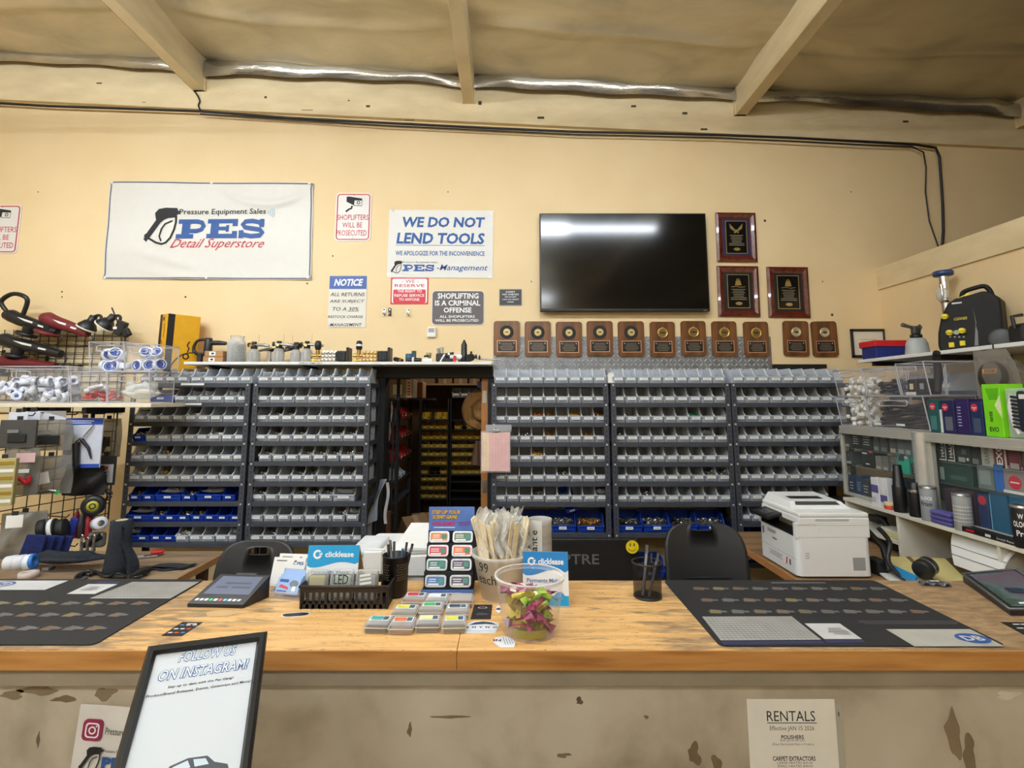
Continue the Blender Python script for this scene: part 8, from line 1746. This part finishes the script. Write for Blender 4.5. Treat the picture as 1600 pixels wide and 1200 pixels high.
# --- loose clear scent boxes on the counter
BXS = [(565, 605, 965, 993, (54, 160, 160), 'teal', (70, 62, 58)), (604, 644, 967, 995, (222, 110, 60), 'orange', (150, 122, 106)), (647, 686, 965, 992, (226, 230, 150), 'pale yellow', (82, 72, 66)), (689, 728, 965, 993, (226, 218, 50), 'yellow', (110, 98, 72)), (608, 648, 946, 973, (230, 222, 60), 'bright yellow', (140, 124, 84)), (652, 690, 944, 969, (70, 180, 90), 'green', (150, 132, 118)), (694, 732, 946, 972, (40, 70, 80), 'dark green', (150, 134, 118)), (625, 662, 930, 952, (206, 46, 58), 'red', (168, 116, 72)), (661, 698, 930, 954, (226, 226, 226), 'white', (150, 148, 146)), (701, 738, 928, 954, (206, 214, 226), 'no bright', (120, 86, 62))]
BP = None
for i, (u0, u1, v0, v1, lc, ln, cc_) in enumerate(BXS):
    q = atz((u0 + u1) / 2, v1 - 3, ZK_); a, b = atz(u0, v1, ZK_), atz(u1, v1, ZK_); w_ = (b.x - a.x) * .97; d_ = .075; h_ = .027
    t2 = empty('scent_box', 'clear scent box with %s lid sticker, lying on the counter' % ln if i < 9 else 'clear scent box of brown pieces lying nearest the display, right', 'scent box', T((a.x + b.x) / 2, q.y - .004, ZK_) @ RZ(-3 + (i * 37) % 7), 'clear scent boxes lying on the counter')
    m = MB(); m.box((0, d_ / 2, h_ / 2), (w_, d_, h_), clearish((216, 212, 206), .22, .1), bev=.006); m.tube([(-w_ / 2, 0, h_ * .62), (w_ / 2, 0, h_ * .62), (w_ / 2, d_, h_ * .62), (-w_ / 2, d_, h_ * .62)], .0014, clearish((236, 234, 230), .5, .1), n=4, closed=True); part('box_shell', m, t2)
    m = MB(); m.box((0, d_ / 2, h_ * .28), (w_ * .9, d_ * .88, h_ * .46), pl(cc_, .8, var=.2), bev=.003, seg=1); part('scent_pad', m, t2)
    if i < 9: m = MB(); z = h_ + .0004; m.rect(0, d_ * .62, w_ * .8, d_ * .46, z, pl((232, 234, 230), .5)); m.rect(-w_ * .12, d_ * .68, w_ * .5, d_ * .26, z + .0004, pl(lc, .45)); m.rect(w_ * .26, d_ * .64, w_ * .22, d_ * .34, z + .0004, pl((70, 92, 104), .5)); m.rect(-w_ * .1, d_ * .48, w_ * .46, d_ * .07, z + .0006, pl(lc, .45)); part('label', m, t2)
# --- bucket of wooden sticks
p = atz(783, 930, ZK_); rB = .072; zRm = at(780, 861, p.y).z - ZK_; rT = (at(825, 860, p.y).x - at(736, 860, p.y).x) / 2
BUCK = clearish((244, 242, 236), .34, .3, .3)
t = empty('stick_bucket', 'frosted white bucket of wooden sticks with handwritten price', 'bucket', T(p.x, p.y, ZK_))
m = MB(); m.lathe([(0, .002), (rB, .002), (rB, 0), (rT * .97, zRm - .012), (rT * 1.04, zRm - .012), (rT * 1.05, zRm), (rT * .98, zRm), (rB * .96, .006), (0, .006)], BUCK, n=36); part('pail', m, t)
m = MB()
def arc_text(s, r0, r1, z0, h, ang, wd_):
    vs, fs = text_mesh(s, 0); x0 = min(v.x for v in vs); x1 = max(v.x for v in vs); y0 = min(v.y for v in vs); y1 = max(v.y for v in vs); out = []
    for v in vs:
        z = z0 + (v.y - y0) / (y1 - y0) * h; r = r0 + (r1 - r0) * z / zRm + .0015; a = R(ang) + (v.x - (x0 + x1) / 2) / (x1 - x0) * wd_; out.append((r * math.cos(a), r * math.sin(a), z))
    m.add(out, fs, INK)
arc_text('.99', rB, rT, zRm * .66, .034, -131, .5); arc_text('each', rB, rT, zRm * .40, .032, -125, .85); part('handwriting', m, t)
WST = noise_mat('pale_wood_stick', [(232, 214, 176), (246, 234, 206)], scale=(1, 1, 12), nscale=6, rough=.7)
rn = random.Random(2); pr = None
for k in range(34):
    a = rn.random() * 6.283; rr2 = math.sqrt(rn.random()) * rB * .75; L_ = .245 + rn.random() * .05; bx_, by_ = rr2 * math.cos(a), rr2 * math.sin(a); tl = (bx_ * 1.0 + (rn.random() - .5) * .07); tly = by_ * 1.0 + (rn.random() - .5) * .07
    mxr = rT * .8; ll = math.hypot(bx_ + tl, by_ + tly); s = min(1, mxr / max(ll, 1e-4)); d = Vector(((bx_ + tl) * s - bx_, (by_ + tly) * s - by_, .17)).normalized()
    M = T(p.x + bx_, p.y + by_, ZK_ + .008) @ d.to_track_quat('Z', 'Y').to_matrix().to_4x4() @ RZ(rn.random() * 70 - 35)
    lab = 'pale wooden mixing stick standing in the frosted bucket'
    if pr is None:
        m = MB(); m.prism(rr_poly(0, .135, .021, .27, .010), -.0011, .0011, WST, RX(90)); o = thing('wooden_stick', m, lab, 'stick', M, 'wooden sticks in the bucket'); pr = o
    else: o = copy_tree(pr, M, lab, None, [])
# clear wrapping around stick tops
m = MB(); rn = random.Random(4); WRAP = clearish((244, 243, 238), .3, .1)
for k in range(24):
    a = k * 6.283 / 12 + rn.random() * .2; r0 = rT * (.4 + .38 * rn.random()); z0 = zRm * .92 + rn.random() * .02; cx_, cy_ = r0 * math.cos(a), r0 * math.sin(a); hh_ = .10 + .05 * rn.random()
    m.grid(lambda u, v: (cx_ + (u - .5) * .05 + .012 * math.sin(v * 7 + k), cy_ + .018 * math.sin(u * 9 + v * 5 + k) + .01, z0 + v * hh_ + .008 * math.sin(u * 13 + k)), 7, 7, WRAP, smooth=False)
thing('plastic_wrap', m, 'crinkled clear plastic wrapping around the stick tops in the bucket', 'wrap', T(p.x, p.y, ZK_), None, 'stuff')
# --- Cleantle towel roll can
YCN = 2.07; p2 = at(844, 862, YCN); rc = (at(863, 830, YCN).x - at(826, 830, YCN).x) / 2; zt = at(844, 810, YCN).z - ZK_
t = empty('towel_canister', 'tall pale gray canister with upright black lettering behind the bucket', 'canister', T(p2.x, YCN, ZK_))
m = MB(); m.lathe([(0, 0), (rc, 0)] + [(rc * (1 if k % 2 else .985), zt * (k + 1) / 12) for k in range(11)] + [(rc, zt), (rc * .9, zt + .001), (rc * .86, zt - .003), (0, zt - .003)], noise_mat('ribbed_gray_paper', [(150, 146, 140), (178, 174, 166)], scale=(1, 1, 8), nscale=5, rough=.6), n=32); part('body', m, t)
m = MB(); m.lathe([(rc * 1.004, 0), (rc * 1.004, zt)], pl((226, 224, 218), .5), n=10, a0=210, a1=276)
vs, fs = text_mesh('Cleantle', .01); x0 = min(v.x for v in vs); x1 = max(v.x for v in vs); y0 = min(v.y for v in vs); y1 = max(v.y for v in vs)
m.add([((rc * 1.012) * math.cos(R(236) - ((v.y - y0) / (y1 - y0) - .5) * .62), (rc * 1.012) * math.sin(R(236) - ((v.y - y0) / (y1 - y0) - .5) * .62), zt * .34 + (v.x - x0) / (x1 - x0) * zt * .52) for v in vs], fs, INK); part('label', m, t)
# --- candy tub
p = atz(828, 986, ZK_); zR_ = at(828, 897, p.y).z - ZK_; rT = (at(880.5, 897, p.y).x - at(775, 897, p.y).x) / 2; rB = rT * .80
TUBM = clearish((224, 220, 212), .05, .05, .3)
t = empty('candy_tub', 'round clear tub of wrapped sweets at the counter front', 'tub', T(p.x, p.y, ZK_))
m = MB(); m.lathe([(0, .001), (rB * .96, .001), (rB, .006), (rT * .985, zR_ - .014)], TUBM, n=44); part('wall', m, t)
m = MB(); m.lathe([(rT * .985, zR_ - .014), (rT * 1.02, zR_ - .012), (rT * 1.035, zR_ - .002), (rT * 1.0, zR_ + .001), (rT * .98, zR_ - .002)], clearish((232, 230, 226), .2, .06), n=44); m.tube([(rT * 1.03 * math.cos(k * .1428), rT * 1.03 * math.sin(k * .1428), zR_ - .002) for k in range(44)], .002, clearish((240, 238, 234), .5, .06), n=5, closed=True); part('rim', m, t)
m = MB(); m.lathe([(rB * 1.015, .012), (rB * 1.03, .035)], pl((150, 140, 60), .45), n=16, a0=232, a1=300)
part('sticker', m, t)
CND = [((206, 190, 56), 'yellow'), ((140, 34, 84), 'magenta'), ((160, 196, 60), 'lime green'), ((176, 150, 60), 'gold'), ((190, 64, 112), 'pink'), ((96, 28, 60), 'dark plum')]
cpro = {}; rn = random.Random(8)
for k in range(62):
    ci = rn.choice([0, 0, 1, 1, 2, 3, 3, 4, 5]); lay = k // 9; rad = (rB + (rT - rB) * (.012 + lay * .02) / zR_) * .86 - .035
    a = rn.random() * 6.283 if k % 3 else k * 2.4; rr2 = rad * (math.sqrt(rn.random()) if k % 2 else 1.0); z = .018 + lay * .0145 + rn.random() * .008
    M = T(p.x + rr2 * math.cos(a), p.y + rr2 * math.sin(a), ZK_ + z + .006) @ RZ(rn.random() * 360) @ RX(rn.random() * 100 - 50) @ RY(rn.random() * 60 - 30)
    lab = '%s wrapped sweet in the round clear tub' % CND[ci][1]
    if ci in cpro: copy_tree(cpro[ci], M, lab, 'wrapped sweets in the tub', []); continue
    m = MB(); mt = pl(CND[ci][0], .3, .1, var=.25); m.box((0, 0, 0), (.046, .023, .016), mt, bev=.006)
    for s in (-1, 1): m.add([(s * .021, -.01, -.005), (s * .021, .01, -.004), (s * .021, .008, .005), (s * .021, -.008, .005), (s * .04, -.017, -.002), (s * .041, .016, .003)], [(0, 1, 5, 4), (3, 2, 5, 4)], mt)
    m.rect(0, 0, .024, .012, .0082, pl((236, 226, 206), .4)); cpro[ci] = thing('wrapped_sweet', m, lab, 'sweet', M, 'wrapped sweets in the tub')
# --- clear lidded tray with dark green end at the right
c = [atz(1504, 897, ZK + .03), atz(1578, 952, ZK + .02), atz(1680, 950, ZK + .03), atz(1588, 889, ZK + .05)]
t = empty('parts_tray', 'slanted dark tray with glossy coloured lid at the right end of the counter', 'tray', T(c[0].x, c[0].y, ZK_)); Mi = T(-c[0].x, -c[0].y, -ZK_)
g = [Vector((q.x, q.y, ZK_)) for q in c]; m = MB(Mi); m.add(c + g, [(7, 6, 5, 4), (0, 4, 5, 1), (1, 5, 6, 2), (2, 6, 7, 3), (3, 7, 4, 0), (0, 1, 2, 3)], pl((34, 34, 38), .4)); part('tray_body', m, t)
nn = (c[1] - c[0]).cross(c[2] - c[0]).normalized()
def tilt_ramp():
    mt, nt, b = newmat('printed_tray_lid'); tc = nt.nodes.new('ShaderNodeTexCoord'); n = nt.nodes.new('ShaderNodeTexNoise'); n.inputs['Scale'].default_value = 9; nt.links.new(tc.outputs['Object'], n.inputs['Vector']); r = nt.nodes.new('ShaderNodeValToRGB'); e = r.color_ramp.elements; e.new(.5); e[0].position = .35; e[0].color = lin((62, 84, 70)); e[1].position = .5; e[1].color = lin((92, 108, 112)); e[2].position = .65; e[2].color = lin((104, 86, 100)); nt.links.new(n.outputs['Fac'], r.inputs[0]); nt.links.new(r.outputs[0], b.inputs['Base Color']); b.inputs['Roughness'].default_value = .22; return mt
m = MB(Mi); q = lambda s, r_, e=.002: c[0].lerp(c[1], s).lerp(c[3].lerp(c[2], s), r_) + nn * e
m.add([q(.05, .08), q(.95, .08), q(.95, .92), q(.05, .92)], [(0, 1, 2, 3)], tilt_ramp()); 
for k in range(4): m.add([q(.48 + .03 * k, .35, .003), q(.52 + .03 * k, .35, .003), q(.56 + .03 * k, .62, .003), q(.52 + .03 * k, .62, .003)], [(0, 1, 2, 3)], pl((24, 44, 64), .4))
m.add([q(.86, .25, .003), q(.9, .25, .003), q(.9, .6, .003), q(.86, .6, .003)], [(0, 1, 2, 3)], WINK); part('printed_lid', m, t)
m = MB(Mi); m.tube([c[0], c[1], c[2], c[3]], .005, pl((86, 86, 90), .35), n=6, closed=True); part('lid_rim', m, t)
q = atz(1452, 911, ZK_); m = MB(); m.grid(lambda u, v: ((u - .5) * .1, (v - .5) * .035, .002 + .012 * math.sin(u * 9 + v * 4) ** 2), 14, 8, pl((96, 98, 108), .25, .4, var=.3), smooth=False); m.rect(0, 0, .03, .01, .016, WHITE); thing('foil_packet', m, 'crumpled silvery packet on the counter beyond the right mat', 'packet', T(q.x, q.y - .025, ZK_) @ RZ(-12))
# ================================================================== BEHIND THE COUNTER
CHB = pl((34, 35, 38), .48)
def chair(label, u0, u1, vt, Y, rz, slot_v, slot_w):
    a, b = at(u0, vt, Y), at(u1, vt, Y); w_ = b.x - a.x; zt = a.z
    t = empty('office_chair', label, 'chair', T((a.x + b.x) / 2, Y, 0) @ RZ(rz), 'black office chairs behind the counter')
    zb = zt - .48; N = 40; out = []; inn_ = []; hs = zt - zb; zs_ = zt - slot_v
    for k in range(N):
        th = 2 * math.pi * k / N; cx_, sy_ = math.cos(th), math.sin(th)
        ex_ = 2 / 4.2; out.append((w_ / 2 * math.copysign(abs(cx_) ** ex_, cx_), (zt + zb) / 2 + hs / 2 * math.copysign(abs(sy_) ** ex_, sy_)))
        inn_.append((slot_w / 2 * math.copysign(abs(cx_) ** .5, cx_), zs_ + .017 * math.copysign(abs(sy_) ** .7, sy_)))
    f = lambda q, d: (q[0], -.0 + d - .9 * q[0] ** 2 * 1.0 + .06 * ((q[1] - zb) / hs) ** 2, q[1])
    # broad front skin: rings from outline to slot, so that the curve follows
    m = MB(); rings = []; 
    for s in (0, .12, .35, .6, .82, 1): rings.append([(o[0] * (1 - s) + i[0] * s, o[1] * (1 - s) + i[1] * s) for o, i in zip(out, inn_)])
    vs = []; fs = []
    for d in (0, .022):
        for rg in rings: vs += [f(q, d) for q in rg]
    nr = len(rings)
    for r_ in range(nr - 1):
        for k in range(N):
            k2 = (k + 1) % N; fs.append((r_ * N + k, (r_ + 1) * N + k, (r_ + 1) * N + k2, r_ * N + k2)); o2 = nr * N; fs.append((o2 + r_ * N + k, o2 + r_ * N + k2, o2 + (r_ + 1) * N + k2, o2 + (r_ + 1) * N + k))
    for r_ in (0, nr - 1):
        for k in range(N): k2 = (k + 1) % N; fs.append((r_ * N + k, r_ * N + k2, nr * N + r_ * N + k2, nr * N + r_ * N + k))
    m.add(vs, fs, CHB, smooth=True); br_ = part('backrest', m, t)
    m = MB()
    for k in range(3): m.box((0, -.012, zt - .235 - .03 * k), (w_ * .55, .01, .007), BLACKM, bev=.002)
    part('back_rib', m, br_)
    m = MB(); m.box((0, .24, .47), (w_ * 1.02, .44, .06), CHB, bev=.025); part('seat', m, t)
    m = MB(); m.box((0, .06, .58), (.06, .02, .26), BLACK, bev=.006); part('back_bracket', m, t)
    m = MB(); m.cyl((0, .24, .08), (0, .24, .44), .025, BLACK); part('gas_column', m, t)
    for k in range(5): m = MB(); a_ = k * 1.2566; m.cyl((0, .24, .09), (.26 * math.cos(a_), .24 + .26 * math.sin(a_), .06), .018, BLACK); m.cyl((.26 * math.cos(a_) - .02, .24 + .26 * math.sin(a_), .026), (.26 * math.cos(a_) + .02, .24 + .26 * math.sin(a_), .026), .026, BLACKM); part('base_leg', m, t)
chair('black office chair behind the payment tablet, left one', 336, 461, 850, 2.46, 0, .045, .10)
chair('black office chair behind the right mat and pen cup', 1038, 1166, 822, 2.62, 0, .018, .11)
# dark boxed panel with maker lettering and a smiley sticker
Yc = 3.90; a = at(735, 843, Yc); b = at(998, 843, Yc)
t = empty('monitor_panel', 'wide black flat panel with gray lettering leaning under the racks', 'panel', T((a.x + b.x) / 2, Yc, 0) @ RX(-2.0)); w_ = b.x - a.x; hh = a.z
m = MB(); m.box((0, .025, hh / 2), (w_, .05, hh - .004), pl((32, 29, 27), .4), bev=.006); part('panel_body', m, t)
m = MB(T(-(a.x + b.x) / 2, -.001, 0) @ WALLM); q0, q1 = at(836, 867, Yc), at(937, 883, Yc); m.text('SCEPTRE', (q0.x + q1.x) / 2, (q0.z + q1.z) / 2, q1.x - q0.x, q0.z - q1.z, .0, pl((104, 100, 98), .4), bold=.01); part('lettering', m, t)
q = at(987, 853.5, Yc - .01); t2 = empty('smiley_sticker', 'round yellow smiley sticker on the black panel', 'sticker', T(q.x, Yc - .028, q.z) @ WALLM)
m = MB(); m.disc(0, 0, .046, .0, pl((246, 214, 30), .45, var=0), n=30); part('face', m, t2)
m = MB(); m.ring(0, .0, .026, .030, .0006, INK, n=16, a0=205, a1=335); m.disc(-.014, .014, .004, .0006, INK, ry=.012); m.disc(.014, .014, .004, .0006, INK, ry=.012); part('drawing', m, t2)
# big loose bin of fittings low beside the right chair
q = at(1022, 880, 3.95)
m = MB(); m.box((0, 0, .2), (.5, .3, .4), BLACKM, bev=.01); thing('low_crate', m, 'black crate low behind the right office chair', 'crate', T(q.x + .06, 4.16, 0))
put_bin('L', T(q.x, 4.02, .401), 'large blue bin of silver fittings low left of the right chair', 'blue parts bins on the racks'); put_heap('s', 'L', T(q.x, 4.02, .401), 'the large blue bin low left of the right chair')
# white machine on a low cabinet behind the scent display
t = empty('low_cabinet', 'dark low cabinet behind the counter carrying the white machine', 'cabinet', T(-.45, 2.45, 0))
m = MB(); m.box((0, 0, .38), (.62, .5, .76), pl((54, 50, 48), .6), bev=.006); part('carcass', m, t)
for s in (-1, 1): m = MB(); m.box((s * .15, -.255, .38), (.28, .014, .7), pl((62, 58, 54), .6), bev=.003); part('door', m, t)
q0, q1 = at(603, 846, 2.3), at(662, 846, 2.3)
t = empty('white_machine', 'white office machine behind the perforated pen cup and scent display', 'printer', T(-.45, 2.3, .761))
m = MB(); hz = q0.z - .761; m.box((.02, .2, hz * .42), (.44, .36, hz * .84), WHITE, bev=.02); m.add([(-.06, .0, hz * .8), (.2, .0, hz * .84), (.24, .34, hz), (-.02, .34, hz), (-.07, .0, hz * .6), (.2, .0, hz * .6), (.24, .34, hz * .6), (-.03, .34, hz * .6)], [(0, 1, 2, 3), (0, 4, 5, 1), (1, 5, 6, 2), (2, 6, 7, 3), (3, 7, 4, 0)], WHITE); part('body', m, t)
m = MB(); m.box((-.16, .12, hz * .86), (.12, .24, .03), pl((220, 222, 222), .5), bev=.01); part('paper_tray', m, t)
m = MB(); m.box((.06, .02, hz * .88), (.1, .02, .015), PG, bev=.004); part('panel', m, t)
for i, (u0, u1, v, Y) in enumerate([(569, 597, 862, 2.2), (575, 602, 858, 2.3)]):
    m = MB(); a, b = at(u0, v, Y), at(u1, v, Y); m.box((0, 0, (a.z - .761) / 2), (b.x - a.x, .02, a.z - .761), WHITE, bev=.002); m.rect(0, (a.z - .761) * .6, (b.x - a.x) * .5, .006, .0115, GRD, WALLM); thing('paper_pile', m, ['front white paper sheaf standing left of the perforated pen cup', 'rear white paper sheaf standing left of the perforated pen cup'][i], 'papers', T((a.x + b.x) / 2, Y, .7615), 'white paper sheaves behind the counter')
